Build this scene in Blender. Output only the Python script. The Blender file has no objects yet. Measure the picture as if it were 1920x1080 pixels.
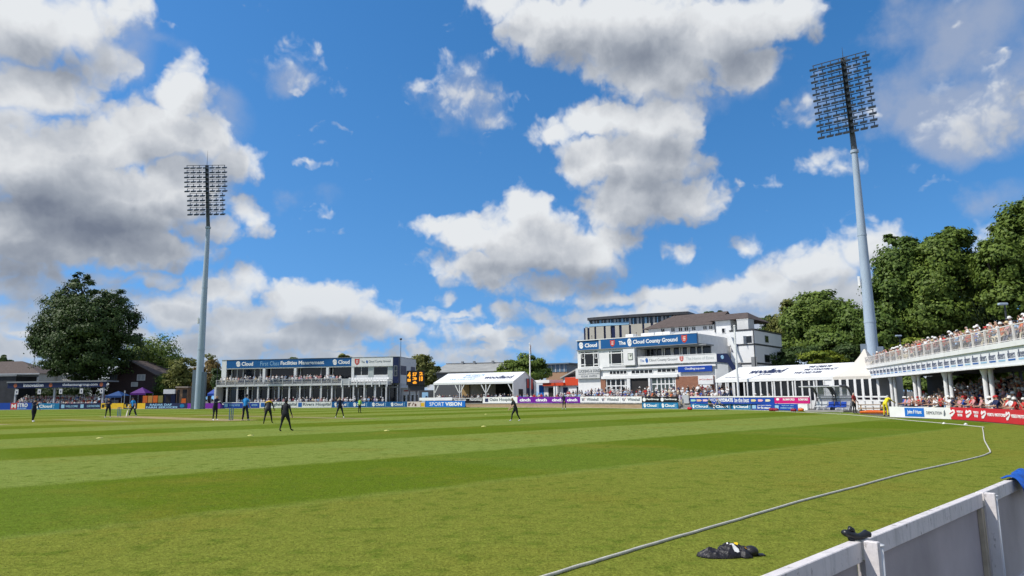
import bpy, math, random
import numpy as np
from mathutils import Vector, Matrix
R = math.radians
random.seed(7)
rng = np.random.default_rng(7)
SC = bpy.context.scene
COL = SC.collection

# ------------------------------------------------------------------ camera
F_PX, HORIZ, ROLL, EYE = 1304.0, 742.0, 0.012, 1.85
PITCH = math.atan((HORIZ - 540) / F_PX)
CR, SR = math.cos(ROLL), math.sin(ROLL)
CP, SP = math.cos(PITCH), math.sin(PITCH)
R0, U0, W0 = Vector((1, 0, 0)), Vector((0, -SP, CP)), Vector((0, CP, SP))
cam_data = bpy.data.cameras.new('camera')
cam = bpy.data.objects.new('camera', cam_data); COL.objects.link(cam)
cx = CR * R0 - SR * U0; cy = SR * R0 + CR * U0; cz = -W0
cam.matrix_world = Matrix(((cx.x, cy.x, cz.x, 0), (cx.y, cy.y, cz.y, 0), (cx.z, cy.z, cz.z, EYE), (0, 0, 0, 1)))
cam_data.sensor_width = 36; cam_data.lens = 36 * F_PX / 1920
cam_data.clip_start = 0.05; cam_data.clip_end = 6000
SC.camera = cam

def ray(px, py):
    x, y = px - 960.0, 540.0 - py
    x, y = CR * x + SR * y, -SR * x + CR * y
    return R0 * (x / F_PX) + U0 * (y / F_PX) + W0
def gnd(px, py, z=0.0):
    d = ray(px, py); t = (z - EYE) / d.z
    return Vector((d.x * t, d.y * t, z))
def at(px, py, Y):
    d = ray(px, py); t = Y / d.y
    return Vector((d.x * t, Y, EYE + d.z * t))
def plan(px, Y):
    p = at(px, HORIZ - 0.012 * (px - 960), Y); return Vector((p.x, p.y, 0))

# ------------------------------------------------------------------ light
SUN_EL, SUN_AZ = 50.0, 256.0           # azimuth clockwise from +Y: the sun stands to the left
sd = Vector((math.sin(R(SUN_AZ)) * math.cos(R(SUN_EL)), math.cos(R(SUN_AZ)) * math.cos(R(SUN_EL)), math.sin(R(SUN_EL))))
sun_data = bpy.data.lights.new('sun', 'SUN'); sun_data.energy = 3.5; sun_data.angle = R(0.53); sun_data.color = (1, 0.955, 0.88)
sun = bpy.data.objects.new('sun', sun_data); COL.objects.link(sun)
sun.rotation_euler = sd.to_track_quat('Z', 'Y').to_euler(); sun.location = (-60, 0, 80)
SC.view_settings.view_transform = 'Standard'; SC.view_settings.look = 'None'
SC.view_settings.exposure = 0.32; SC.view_settings.gamma = 1
SC.render.engine = 'CYCLES'
SC.cycles.max_bounces = 6; SC.cycles.diffuse_bounces = 2; SC.cycles.glossy_bounces = 2
SC.cycles.transparent_max_bounces = 8; SC.cycles.transmission_bounces = 3
SC.cycles.use_denoising = True
SC.cycles.use_adaptive_sampling = True; SC.cycles.adaptive_threshold = 0.012

# ------------------------------------------------------------------ sky: physical sky with a cumulus layer mapped by azimuth and elevation
# cloud lobes: (x, y, rx, ry, height, group)  -  read off the photograph, turned into azimuth / elevation
LOBES = [
 # upper left bank
 (30,40,150,95,.9),(150,50,95,70,.7),(225,15,55,38,.5),(60,165,140,65,.8),(195,115,65,70,.6),(20,225,120,45,.6),
 # left tower and its dark base
 (355,128,38,34,.5),(345,180,62,55,.8),(300,245,105,66,1.),(190,268,120,55,.9),(385,255,55,62,.7),(60,310,150,80,1.),
 (430,305,62,36,.7),(472,318,26,22,.4),(170,375,230,85,1.),(340,350,95,70,.9),(60,445,200,65,1.),(240,460,170,42,.9),(450,395,42,30,.6),(478,425,28,22,.5),(385,430,70,30,.6),
 # low left
 (30,540,120,32,.55),(50,590,130,34,.55),(180,600,120,36,.6),(290,520,50,22,.5),(330,585,95,48,.7),(400,540,80,38,.7),(470,525,48,30,.6),(450,610,90,55,.8),
 (560,575,80,50,.9),(630,565,68,40,.9),(690,605,60,38,.8),(590,630,120,38,.8),(745,570,18,16,.3),(755,620,50,28,.5),
 (60,620,220,36,.5),(200,560,160,34,.5),(20,500,150,30,.6),(110,530,180,30,.5),
 (120,660,190,34,.55),(380,665,180,28,.5),(640,672,180,26,.5),(860,668,160,24,.45),(880,632,80,24,.4),(1010,640,90,34,.5),
 (845,557,20,14,.45),(893,587,20,13,.42),(945,580,30,20,.5),(1005,590,50,24,.55),
 # middle pile
 (820,428,52,26,.7),(880,445,72,42,.9),(985,395,62,42,.9),(1000,455,110,66,1.),(910,500,110,34,.8),(1085,480,85,58,.9),(1030,535,110,26,.6),(1150,450,60,45,.7),
 (1045,250,55,34,.7),(1125,225,80,38,.9),(1225,225,95,42,.9),(1110,300,75,50,.9),(1215,300,110,75,1.),(1292,265,36,60,.7),(1170,380,90,62,.9),(1275,375,85,50,.8),(1330,385,40,28,.5),
 # top bank
 (935,5,62,34,.7),(1030,45,105,62,1.),(1160,60,165,80,1.),(1235,130,130,58,.9),(1345,60,150,72,1.),(1465,35,85,52,.9),(1400,125,70,45,.7),(1130,125,60,45,.6),(1270,175,90,24,.4),
 # right, thin and lilac
 (1865,215,120,64,.30),(1775,235,70,40,.16),(1560,300,55,26,.32),(1515,195,30,18,.03),
 # low right
 (1268,475,40,20,.38),(1408,460,24,17,.25),(1150,560,95,22,.6),(1270,552,110,26,.75),(1360,548,60,26,.75),(1440,535,70,38,.8),(1520,500,90,42,.75),(1610,470,70,40,.7),(1540,560,190,55,.75),(1180,600,210,30,.6),(1660,455,45,35,.6),(1890,440,70,30,.3),
 (1370,610,150,30,.5),
 # wisps
 (858,128,36,26,.22),(868,185,52,34,.2),(922,222,42,18,.2),(812,165,38,14,.16),(566,135,18,12,.01),
]
DARKS = [(110,420,260,95,.80),(300,470,200,50,.5),(40,520,200,60,.5),(1180,95,190,75,.34),(1330,110,130,60,.28),(1230,330,90,75,.32),(1180,400,90,40,.34),(1080,530,130,32,.5),(960,515,120,26,.4),(60,570,230,60,.6),(220,560,120,40,.5),(60,640,200,30,.3),(640,615,90,24,.55),(540,610,60,24,.45),(1440,590,260,36,.3),(700,660,1000,34,.42),(300,600,200,40,.35),(1000,600,250,30,.3),(1850,200,160,110,.22),(1760,90,160,110,.35),(60,110,120,50,.2),(380,320,90,40,.25)]

VEIL = [(1700,65,105,85,.65),(1830,65,150,110,.75),(1690,170,75,120,.55),(1850,210,150,95,1.),(1765,225,100,75,.9),(1910,130,110,100,.8),(1860,378,80,32,.5),(1525,195,60,42,.5),(1320,160,120,50,.5),(240,60,60,110,.5),(420,230,60,60,.5),(1480,560,200,80,.6),(1250,180,80,60,.5),(590,370,60,24,.25),(310,75,50,18,.25),(540,145,60,30,.3),(870,180,80,75,.35)]
def azel(px, py):
    d = ray(px, py).normalized(); return math.atan2(d.x, d.y), math.asin(d.z)
W = bpy.data.worlds.new('World'); SC.world = W; W.use_nodes = True
W.cycles.sampling_method = 'MANUAL'; W.cycles.sample_map_resolution = 512
def build_world():
    nt = W.node_tree; nt.nodes.clear(); N = nt.nodes; L = nt.links
    def nd(t, tree, **kw):
        n = tree.nodes.new(t)
        for k, v in kw.items(): setattr(n, k, v)
        return n
    def put(tree, s, v):
        if isinstance(v, bpy.types.NodeSocket): tree.links.new(v, s)
        else: s.default_value = v
    def m(tree, op, a, b=None, c=None, clamp=False):
        n = tree.nodes.new('ShaderNodeMath'); n.operation = op; n.use_clamp = clamp
        for i, v in enumerate((a, b, c)):
            if v is not None: put(tree, n.inputs[i], v)
        return n.outputs[0]
    def vm(tree, op, a, b=None, c=None):
        n = tree.nodes.new('ShaderNodeVectorMath'); n.operation = op
        for i, v in enumerate((a, b, c)):
            if v is not None: put(tree, n.inputs[i], v)
        return n.outputs['Value'] if op in ('LENGTH', 'DOT_PRODUCT') else n.outputs[0]
    def lobe_sum(tree, p, lobes, k):
        acc = None
        for lb in lobes:
            px, py, rx, ry, hgt = lb
            a, e = azel(px, py)
            ra = abs(azel(px + rx, py)[0] - azel(px - rx, py)[0]) / 2; re = abs(azel(px, py - ry)[1] - azel(px, py + ry)[1]) / 2
            ra *= 1.12; re *= 1.12
            q = vm(tree, 'MULTIPLY_ADD', p, (1 / ra, 1 / re, 0), (-a / ra, -e / re, 0))
            d2 = vm(tree, 'DOT_PRODUCT', q, q)
            v = m(tree, 'MULTIPLY_ADD', d2, -hgt, hgt)
            acc = m(tree, 'MAXIMUM', v, -2.0) if acc is None else m(tree, 'SMOOTH_MAX', acc, v, k)
        return acc
    def group(name):
        g = bpy.data.node_groups.new(name, 'ShaderNodeTree')
        g.interface.new_socket('P', in_out='INPUT', socket_type='NodeSocketVector')
        g.interface.new_socket('D', in_out='OUTPUT', socket_type='NodeSocketFloat')
        g.interface.new_socket('S', in_out='OUTPUT', socket_type='NodeSocketFloat')
        g.interface.new_socket('B', in_out='OUTPUT', socket_type='NodeSocketFloat')
        gi = g.nodes.new('NodeGroupInput'); go = g.nodes.new('NodeGroupOutput')
        return g, gi.outputs[0], go
    # density of the cloud layer at (azimuth, elevation)
    g, p, gout = group('cloud_density'); out = gout.inputs[0]
    warp = nd('ShaderNodeTexNoise', g); warp.noise_dimensions = '2D'; warp.inputs['Scale'].default_value = 14; warp.inputs['Detail'].default_value = 4; warp.inputs['Roughness'].default_value = .6
    g.links.new(p, warp.inputs['Vector'])
    off = vm(g, 'MULTIPLY_ADD', warp.outputs['Color'], (.055, .045, 0), (-.0275, -.0225, 0))
    pw = vm(g, 'ADD', p, off)
    base = lobe_sum(g, pw, LOBES, .13)
    n1 = nd('ShaderNodeTexNoise', g); n1.noise_dimensions = '2D'; n1.inputs['Scale'].default_value = 22; n1.inputs['Detail'].default_value = 9; n1.inputs['Roughness'].default_value = .53; n1.inputs['Distortion'].default_value = .35
    g.links.new(p, n1.inputs['Vector'])
    vo = nd('ShaderNodeTexVoronoi', g); vo.voronoi_dimensions = '2D'; vo.feature = 'SMOOTH_F1'; vo.inputs['Scale'].default_value = 30; vo.inputs['Detail'].default_value = 2.0; vo.inputs['Roughness'].default_value = .55; vo.inputs['Smoothness'].default_value = .45
    g.links.new(pw, vo.inputs['Vector'])
    bil = m(g, 'MULTIPLY_ADD', vo.outputs['Distance'], -.8, .38)
    nn = m(g, 'MULTIPLY_ADD', n1.outputs[0], 1.9, -.95)
    nn = m(g, 'ADD', nn, bil)
    # low broken layer towards the horizon
    hz = nd('ShaderNodeTexNoise', g); hz.noise_dimensions = '2D'; hz.inputs['Scale'].default_value = 1; hz.inputs['Detail'].default_value = 3
    g.links.new(vm(g, 'MULTIPLY', pw, (9, 30, 1)), hz.inputs['Vector'])
    sxy = nd('ShaderNodeSeparateXYZ', g); g.links.new(p, sxy.inputs[0])
    mk = nd('ShaderNodeMapRange', g); mk.interpolation_type = 'SMOOTHSTEP'; g.links.new(sxy.outputs[1], mk.inputs[0])
    for i, v in enumerate((.06, .17, 1., 0.)): mk.inputs[i + 1].default_value = v
    hb = m(g, 'MULTIPLY_ADD', hz.outputs[0], 2.6, -.88)
    hb = m(g, 'ADD', hb, m(g, 'MULTIPLY_ADD', mk.outputs[0], 1.0, -1.0))
    base = m(g, 'SMOOTH_MAX', base, hb, .15)
    D = m(g, 'MULTIPLY_ADD', nn, .58, m(g, 'ADD', base, .17))
    # cloud added over the unseen rest of the sky to make shade less blue
    far = nd('ShaderNodeTexNoise', g); far.noise_dimensions = '2D'; far.inputs['Scale'].default_value = 3.2; far.inputs['Detail'].default_value = 5
    g.links.new(p, far.inputs['Vector'])
    ax_ = m(g, 'ABSOLUTE', sxy.outputs[0]); om = m(g, 'MAXIMUM', m(g, 'SUBTRACT', ax_, .78), m(g, 'SUBTRACT', sxy.outputs[1], .64))
    om = m(g, 'MULTIPLY', om, 8, None, True)
    fb = m(g, 'MULTIPLY_ADD', far.outputs[0], 3.2, -1.25)
    D = m(g, 'MAXIMUM', D, m(g, 'ADD', fb, m(g, 'MULTIPLY_ADD', om, 2.0, -2.0)))
    g.links.new(D, out)
    # smoother density, used only to find the sunlit and shaded sides
    n2 = nd('ShaderNodeTexNoise', g); n2.noise_dimensions = '2D'; n2.inputs['Scale'].default_value = 17; n2.inputs['Detail'].default_value = 2.5; n2.inputs['Roughness'].default_value = .42
    g.links.new(pw, n2.inputs['Vector'])
    g.links.new(base, gout.inputs[2])
    g.links.new(m(g, 'MULTIPLY_ADD', m(g, 'MULTIPLY_ADD', n2.outputs[0], 1.9, m(g, 'MULTIPLY_ADD', bil, .5, -.95)), .36, base), gout.inputs[1])
    gd, pd, god = group('cloud_shadow'); outd = god.inputs[0]
    dk = lobe_sum(gd, pd, DARKS, .2)
    gd.links.new(dk, outd)
    gv, pv, gvo = group('thin_cloud')
    wv = nd('ShaderNodeTexNoise', gv); wv.noise_dimensions = '2D'; wv.inputs['Scale'].default_value = 13; wv.inputs['Detail'].default_value = 5; wv.inputs['Roughness'].default_value = .55
    gv.links.new(pv, wv.inputs['Vector'])
    pvw = vm(gv, 'ADD', pv, vm(gv, 'MULTIPLY_ADD', wv.outputs['Color'], (.06, .05, 0), (-.03, -.025, 0)))
    gv.links.new(m(gv, 'MULTIPLY_ADD', wv.outputs[0], 1.5, m(gv, 'ADD', lobe_sum(gv, pvw, VEIL, .25), -.75)), gvo.inputs[0])
    # main tree
    tc = nd('ShaderNodeTexCoord', nt)
    dirv = vm(nt, 'NORMALIZE', tc.outputs['Generated'])
    sx = nd('ShaderNodeSeparateXYZ', nt); L.new(dirv, sx.inputs[0])
    az = m(nt, 'ARCTAN2', sx.outputs[0], sx.outputs[1]); el = m(nt, 'ARCSINE', sx.outputs[2])
    cb = nd('ShaderNodeCombineXYZ', nt); L.new(az, cb.inputs[0]); L.new(el, cb.inputs[1])
    p = cb.outputs[0]
    def use(gr, v):
        n = nd('ShaderNodeGroup', nt); n.node_tree = gr; L.new(v, n.inputs[0]); return n
    G0 = use(g, p); D0 = G0.outputs[0]
    S0 = G0.outputs[1]; S1 = use(g, vm(nt, 'ADD', p, (-.024, .040, 0))).outputs[1]
    dk = use(gd, p).outputs[0]
    def sstep(v, a, b):
        n = nd('ShaderNodeMapRange', nt); n.interpolation_type = 'SMOOTHSTEP'; L.new(v, n.inputs[0])
        n.inputs[1].default_value = a; n.inputs[2].default_value = b; n.inputs[3].default_value = 0; n.inputs[4].default_value = 1
        return n.outputs[0]
    alpha = m(nt, 'MULTIPLY', sstep(D0, -.06, .42), m(nt, 'MULTIPLY_ADD', sstep(D0, .1, .75), .55, .45))
    alpha = m(nt, 'MAXIMUM', alpha, sstep(G0.outputs[2], .25, .62))
    relief = m(nt, 'SUBTRACT', S0, S1)
    lit = m(nt, 'MULTIPLY_ADD', relief, .38, .79)
    thick = sstep(D0, .35, 1.25)
    lit = m(nt, 'MULTIPLY_ADD', thick, -.16, lit)
    dks = m(nt, 'MAXIMUM', dk, 0)
    lit = m(nt, 'MULTIPLY_ADD', dks, -.43, lit)
    ramp = nd('ShaderNodeValToRGB', nt); L.new(lit, ramp.inputs[0])
    cr = ramp.color_ramp; cr.elements[0].position = 0; cr.elements[0].color = (.12, .145, .20, 1)
    cr.elements[1].position = 1; cr.elements[1].color = (.87, .90, .93, 1)
    for pos, c in ((.25, (.20, .235, .31, 1)), (.5, (.36, .40, .47, 1)), (.72, (.60, .635, .69, 1)), (.86, (.77, .795, .83, 1))):
        e = cr.elements.new(pos); e.color = c
    cs = m(nt, 'MULTIPLY', 1.0, 1.0)
    sky = nd('ShaderNodeTexSky', nt); sky.sky_type = 'NISHITA'; sky.sun_disc = False
    sky.sun_elevation = R(SUN_EL); sky.sun_rotation = R(SUN_AZ); sky.air_density = 1.0; sky.dust_density = 0.35; sky.ozone_density = 2.2
    lift = vm(nt, 'MULTIPLY_ADD', dirv, (1, 1, .85), (0, 0, .19))
    L.new(vm(nt, 'NORMALIZE', lift), sky.inputs[0])
    hs = nd('ShaderNodeHueSaturation', nt); hs.inputs['Saturation'].default_value = 1.33; hs.inputs['Value'].default_value = 1.0
    L.new(sky.outputs[0], hs.inputs['Color'])
    bg1 = nd('ShaderNodeBackground', nt); L.new(hs.outputs[0], bg1.inputs[0]); bg1.inputs[1].default_value = 0.138
    bg2 = nd('ShaderNodeBackground', nt); far_mix = nd('ShaderNodeMix', nt); far_mix.data_type = 'RGBA'
    hzf = nd('ShaderNodeMapRange', nt); L.new(el, hzf.inputs[0]); hzf.inputs[1].default_value = .03; hzf.inputs[2].default_value = .19; hzf.inputs[3].default_value = .5; hzf.inputs[4].default_value = 0.
    L.new(hzf.outputs[0], far_mix.inputs[0]); L.new(ramp.outputs[0], far_mix.inputs[6]); far_mix.inputs[7].default_value = (.56, .635, .74, 1)
    L.new(far_mix.outputs[2], bg2.inputs[0]); bg2.inputs[1].default_value = 0.73
    veil = m(nt, 'MULTIPLY', sstep(use(gv, p).outputs[0], -.05, .95), .62)
    bg3 = nd('ShaderNodeBackground', nt); bg3.inputs[0].default_value = (.56, .60, .70, 1); bg3.inputs[1].default_value = .66
    mv = nd('ShaderNodeMixShader', nt); L.new(veil, mv.inputs[0]); L.new(bg1.outputs[0], mv.inputs[1]); L.new(bg3.outputs[0], mv.inputs[2])
    mx = nd('ShaderNodeMixShader', nt); L.new(alpha, mx.inputs[0]); L.new(mv.outputs[0], mx.inputs[1]); L.new(bg2.outputs[0], mx.inputs[2])
    ow = nd('ShaderNodeOutputWorld', nt); L.new(mx.outputs[0], ow.inputs[0])
build_world()
# ------------------------------------------------------------------ materials
MATS = {}
def mat(name, col, rough=.6, var=.12, scale=3.0, spec=.3, metal=0., bump=0., bscale=None, emit=0., detail=4):
    """principled material whose colour wanders a little with two sizes of noise (wear, dirt, weave)"""
    if name in MATS: return MATS[name]
    m = bpy.data.materials.new(name); m.use_nodes = True; nt = m.node_tree; N = nt.nodes; L = nt.links
    b = N['Principled BSDF']; b.inputs['Roughness'].default_value = rough; b.inputs['Metallic'].default_value = metal
    b.inputs['Specular IOR Level'].default_value = spec
    tc = N.new('ShaderNodeTexCoord'); no = N.new('ShaderNodeTexNoise'); no.inputs['Scale'].default_value = scale; no.inputs['Detail'].default_value = detail
    L.new(tc.outputs['Object'], no.inputs['Vector'])
    mp = N.new('ShaderNodeMapRange'); L.new(no.outputs[0], mp.inputs[0]); mp.inputs[1].default_value = .3; mp.inputs[2].default_value = .7
    mp.inputs[3].default_value = 1 - var; mp.inputs[4].default_value = 1 + var * .6
    mu = N.new('ShaderNodeVectorMath'); mu.operation = 'SCALE'; mu.inputs[0].default_value = col[:3]; L.new(mp.outputs[0], mu.inputs['Scale'])
    L.new(mu.outputs[0], b.inputs['Base Color'])
    if bump:
        n2 = N.new('ShaderNodeTexNoise'); n2.inputs['Scale'].default_value = bscale or scale * 6; L.new(tc.outputs['Object'], n2.inputs['Vector'])
        bp = N.new('ShaderNodeBump'); bp.inputs['Strength'].default_value = bump; bp.inputs['Distance'].default_value = .02; L.new(n2.outputs[0], bp.inputs['Height']); L.new(bp.outputs[0], b.inputs['Normal'])
    if emit:
        L.new(mu.outputs[0], b.inputs['Emission Color']); b.inputs['Emission Strength'].default_value = emit
    MATS[name] = m; return m
def brick(name, c1, c2, mortar, sc=1.0):
    if name in MATS: return MATS[name]
    m = mat(name, c1, .85, 0); nt = m.node_tree; N = nt.nodes; L = nt.links
    tc = N.new('ShaderNodeTexCoord'); mp = N.new('ShaderNodeMapping'); mp.inputs['Rotation'].default_value = (R(90), 0, 0); L.new(tc.outputs['Object'], mp.inputs[0])
    b = N.new('ShaderNodeTexBrick'); b.inputs['Scale'].default_value = sc; b.inputs['Brick Width'].default_value = .44; b.inputs['Row Height'].default_value = .15; b.inputs['Mortar Size'].default_value = .012
    b.inputs['Color1'].default_value = (*c1, 1); b.inputs['Color2'].default_value = (*c2, 1); b.inputs['Mortar'].default_value = (*mortar, 1)
    L.new(mp.outputs[0], b.inputs['Vector']); L.new(b.outputs[0], N['Principled BSDF'].inputs['Base Color']); return m
def glassy(name, col, rough=.08, spec=.5):
    return mat(name, col, rough, .25, .35, spec)
def clear(name, tint, opac):
    if name in MATS: return MATS[name]
    m = bpy.data.materials.new(name); m.use_nodes = True; nt = m.node_tree; N = nt.nodes; L = nt.links; N.clear()
    o = N.new('ShaderNodeOutputMaterial'); t = N.new('ShaderNodeBsdfTransparent'); t.inputs[0].default_value = (*tint, 1)
    g = N.new('ShaderNodeBsdfPrincipled'); g.inputs['Base Color'].default_value = (.55, .57, .6, 1); g.inputs['Roughness'].default_value = .15
    tc = N.new('ShaderNodeTexCoord'); no = N.new('ShaderNodeTexNoise'); no.inputs['Scale'].default_value = 2.5; L.new(tc.outputs['Object'], no.inputs[0])
    mp = N.new('ShaderNodeMapRange'); L.new(no.outputs[0], mp.inputs[0]); mp.inputs[3].default_value = opac * .6; mp.inputs[4].default_value = opac * 1.4
    x = N.new('ShaderNodeMixShader'); L.new(mp.outputs[0], x.inputs[0]); L.new(t.outputs[0], x.inputs[1]); L.new(g.outputs[0], x.inputs[2]); L.new(x.outputs[0], o.inputs[0])
    MATS[name] = m; return m

WHITE = mat('white_paint', (.80, .80, .79), .5, .08, 1.2)
OFFW = mat('weathered_white', (.66, .66, .65), .6, .14, .9)
PVC = mat('white_pvc', (.83, .83, .82), .45, .06, .8, bump=.15, bscale=1.5)
GREYP = mat('pale_grey_cladding', (.50, .515, .53), .5, .12, .7)
MIDG = mat('mid_grey_paint', (.25, .26, .27), .5, .15, 1)
DARKG = mat('dark_grey', (.06, .062, .068), .5, .2, 1)
BLACK = mat('black_paint', (.012, .012, .014), .4, .2, 2)
GLASS = glassy('dark_glass', (.012, .014, .018))
GLASSG = glassy('greenish_glass', (.06, .085, .08), .1)
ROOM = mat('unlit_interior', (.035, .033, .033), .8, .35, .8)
BLUE = mat('sign_blue', (.012, .105, .30), .4, .06, .6)
TEAL = mat('board_teal', (.010, .17, .36), .4, .06, .6)
ROYAL = mat('board_royal', (.012, .06, .36), .4, .08, .6)
NAVY = mat('navy', (.014, .022, .075), .4, .1, .8)
CANOPYP = mat('canopy_purple_shaded', (.085, .010, .17), .6)  # purple darkened to stand in for the shade of the big tree
PURPLE = mat('board_purple', (.16, .012, .30), .4, .06, .6)
PINK = mat('board_pink', (.55, .012, .17), .4, .06, .6)
RED = mat('board_red', (.60, .016, .03), .4, .06, .6)
ORANGE = mat('orange', (.75, .16, .02), .5, .1, 2)
YELLOW = mat('yellow', (.72, .45, .02), .5, .1, 2)
TXTW = mat('letter_white', (.85, .85, .85), .5, .03)
TXTB = mat('letter_blue', (.02, .12, .42), .5, .05)
TXTD = mat('letter_grey', (.13, .15, .17), .5, .05)
TXTN = mat('letter_navy', (.02, .03, .09), .5, .05)
CRESTR = mat('crest_red', (.55, .06, .035), .5, .05)
PALEB = mat('pale_blue_print', (.30, .52, .72), .5, .06)
STEEL = mat('galvanised_steel', (.36, .44, .53), .5, .10, .35, .4, .0)
STEELD = mat('dark_steel', (.035, .038, .045), .5, .2, 2)
CONC = mat('concrete', (.30, .29, .27), .85, .2, .8, bump=.3)
BRICKT = brick('tan_brick', (.42, .29, .17), (.34, .22, .12), (.45, .38, .30))
BRICKR = brick('red_brick', (.33, .13, .07), (.26, .10, .055), (.34, .25, .2))
BRICKD = brick('shaded_brown_brick', (.075, .045, .045), (.055, .036, .04), (.09, .07, .07))  # dark tone carries the shade lying on the house wall
BRICKG = brick('grey_brick', (.20, .19, .18), (.16, .15, .145), (.24, .23, .22))
ROOFB = mat('brown_roof_tile', (.105, .082, .074), .85, .25, 2.5, bump=.4)
ROOFG = mat('grey_roof_sheet', (.33, .33, .31), .7, .18, .4)
RENDER = mat('cream_render', (.55, .53, .47), .8, .1, .6)
WOODT = mat('timber', (.36, .24, .12), .7, .25, 4)

# ------------------------------------------------------------------ objects and tags
def link(o, parent=None):
    COL.objects.link(o)
    if parent is not None: o.parent = parent
    return o
def tag(o, label=None, cat=None, group=None, kind=None):
    if label: o['label'] = label
    if cat: o['category'] = cat
    if group: o['group'] = group
    if kind: o['kind'] = kind
    return o
def thing(name, label, cat, loc=(0, 0, 0), rz=0., group=None):
    o = link(bpy.data.objects.new(name, None)); o.location = loc; o.rotation_euler = (0, 0, rz); o.empty_display_size = .2
    return tag(o, label, cat, group)
def copy_tree(o, parent=None):
    c = o.copy(); COL.objects.link(c)
    if parent is not None: c.parent = parent
    for ch in [q for q in o.children]: copy_tree(ch, c)
    return c

class MB:
    def __init__(s): s.v = []; s.f = []; s.mi = []; s.m = 0
    def add(s, vs, fs, m=None):
        n = len(s.v); s.v.extend([tuple(p) for p in vs]); s.f.extend([tuple(i + n for i in q) for q in fs]); s.mi.extend([s.m if m is None else m] * len(fs)); return s
    def box(s, x0, x1, y0, y1, z0, z1, m=None):
        return s.add([(x0,y0,z0),(x1,y0,z0),(x1,y1,z0),(x0,y1,z0),(x0,y0,z1),(x1,y0,z1),(x1,y1,z1),(x0,y1,z1)],
                     [(0,3,2,1),(4,5,6,7),(0,1,5,4),(1,2,6,5),(2,3,7,6),(3,0,4,7)], m)
    def bbox(s, x0, x1, y0, y1, z0, z1, b=.01, m=None):
        """box with chamfered vertical-section edges"""
        vs = []
        for z, i in ((z0, b), (z0 + b, 0), (z1 - b, 0), (z1, b)):
            vs += [(x0 + i + b*0, y0 + i, z), (x1 - i, y0 + i, z), (x1 - i, y1 - i, z), (x0 + i, y1 - i, z)]
        fs = [(3,2,1,0), (12,13,14,15)]
        for k in range(3):
            for j in range(4): a = 4*k + j; c = 4*k + (j+1) % 4; fs.append((a, c, c+4, a+4))
        return s.add(vs, fs, m)
    def prism(s, poly, y0, y1, m=None):
        """polygon in x,z extruded along y"""
        n = len(poly); vs = [(x, y0, z) for x, z in poly] + [(x, y1, z) for x, z in poly]
        return s.add(vs, [tuple(range(n)), tuple(range(2*n - 1, n - 1, -1))] + [(i, i + n, (i+1) % n + n, (i+1) % n) for i in range(n)], m)
    def slab(s, quad, th, m=None):
        """four corners thickened along the normal"""
        a, b, c, d = [Vector(q) for q in quad]; n = (b - a).cross(d - a).normalized() * th
        return s.add([a, b, c, d, a - n, b - n, c - n, d - n], [(0,1,2,3), (7,6,5,4), (0,4,5,1), (1,5,6,2), (2,6,7,3), (3,7,4,0)], m)
    def tube(s, p, q, r0, r1=None, n=8, m=None):
        p = Vector(p); q = Vector(q); r1 = r0 if r1 is None else r1; d = (q - p).normalized()
        a = d.orthogonal().normalized(); b = d.cross(a)
        vs = []
        for c, r in ((p, r0), (q, r1)):
            for i in range(n): t = 2 * math.pi * i / n; vs.append(c + a * (r * math.cos(t)) + b * (r * math.sin(t)))
        return s.add(vs, [(i, (i+1) % n, (i+1) % n + n, i + n) for i in range(n)] + [tuple(range(n - 1, -1, -1)), tuple(range(n, 2*n))], m)
    def path(s, pts, r, n=8, m=None, flat=1.):
        pts = [Vector(p) for p in pts]; vs = []; fs = []; K = len(pts)
        for k, p in enumerate(pts):
            d = (pts[min(k+1, K-1)] - pts[max(k-1, 0)]).normalized(); a = d.cross(Vector((0, 0, 1)))
            a = a.normalized() if a.length > 1e-4 else d.orthogonal().normalized(); b = a.cross(d); rr = r[k] if isinstance(r, (list, tuple)) else r
            for i in range(n): t = 2 * math.pi * i / n; vs.append(p + a * (rr * math.cos(t)) + b * (rr * flat * math.sin(t)))
        for k in range(K - 1):
            for i in range(n): fs.append((k*n + i, k*n + (i+1) % n, (k+1)*n + (i+1) % n, (k+1)*n + i))
        fs += [tuple(range(n - 1, -1, -1)), tuple(range((K-1)*n, K*n))]
        return s.add(vs, fs, m)
    def ell(s, c, r, nu=10, nv=6, m=None):
        vs = [(c[0], c[1], c[2] - r[2])]; fs = []
        for j in range(1, nv):
            t = math.pi * j / nv - math.pi / 2
            for i in range(nu): u = 2 * math.pi * i / nu; vs.append((c[0] + r[0]*math.cos(t)*math.cos(u), c[1] + r[1]*math.cos(t)*math.sin(u), c[2] + r[2]*math.sin(t)))
        vs.append((c[0], c[1], c[2] + r[2])); T = len(vs) - 1
        for i in range(nu):
            k = (i+1) % nu; fs.append((0, 1 + k, 1 + i)); fs.append((T, T - nu + i, T - nu + k))
            for j in range(nv - 2): a = 1 + j*nu; fs.append((a + i, a + k, a + nu + k, a + nu + i))
        return s.add(vs, fs, m)
    def mesh(s, name, mats, smooth=False):
        me = bpy.data.meshes.new(name); me.from_pydata(s.v, [], s.f)
        for q in (mats if isinstance(mats, (list, tuple)) else [mats]): me.materials.append(q)
        me.polygons.foreach_set('material_index', s.mi)
        if smooth: me.polygons.foreach_set('use_smooth', [True] * len(s.f))
        me.update(); return me
    def build(s, name, mats, parent=None, smooth=False, loc=None, rz=None):
        o = link(bpy.data.objects.new(name, s.mesh(name, mats, smooth)), parent)
        if loc is not None: o.location = loc
        if rz is not None: o.rotation_euler = (0, 0, rz)
        return o
def part(name, m, parent, x0, x1, y0, y1, z0, z1): return MB().box(x0, x1, y0, y1, z0, z1).build(name, m, parent)

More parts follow.
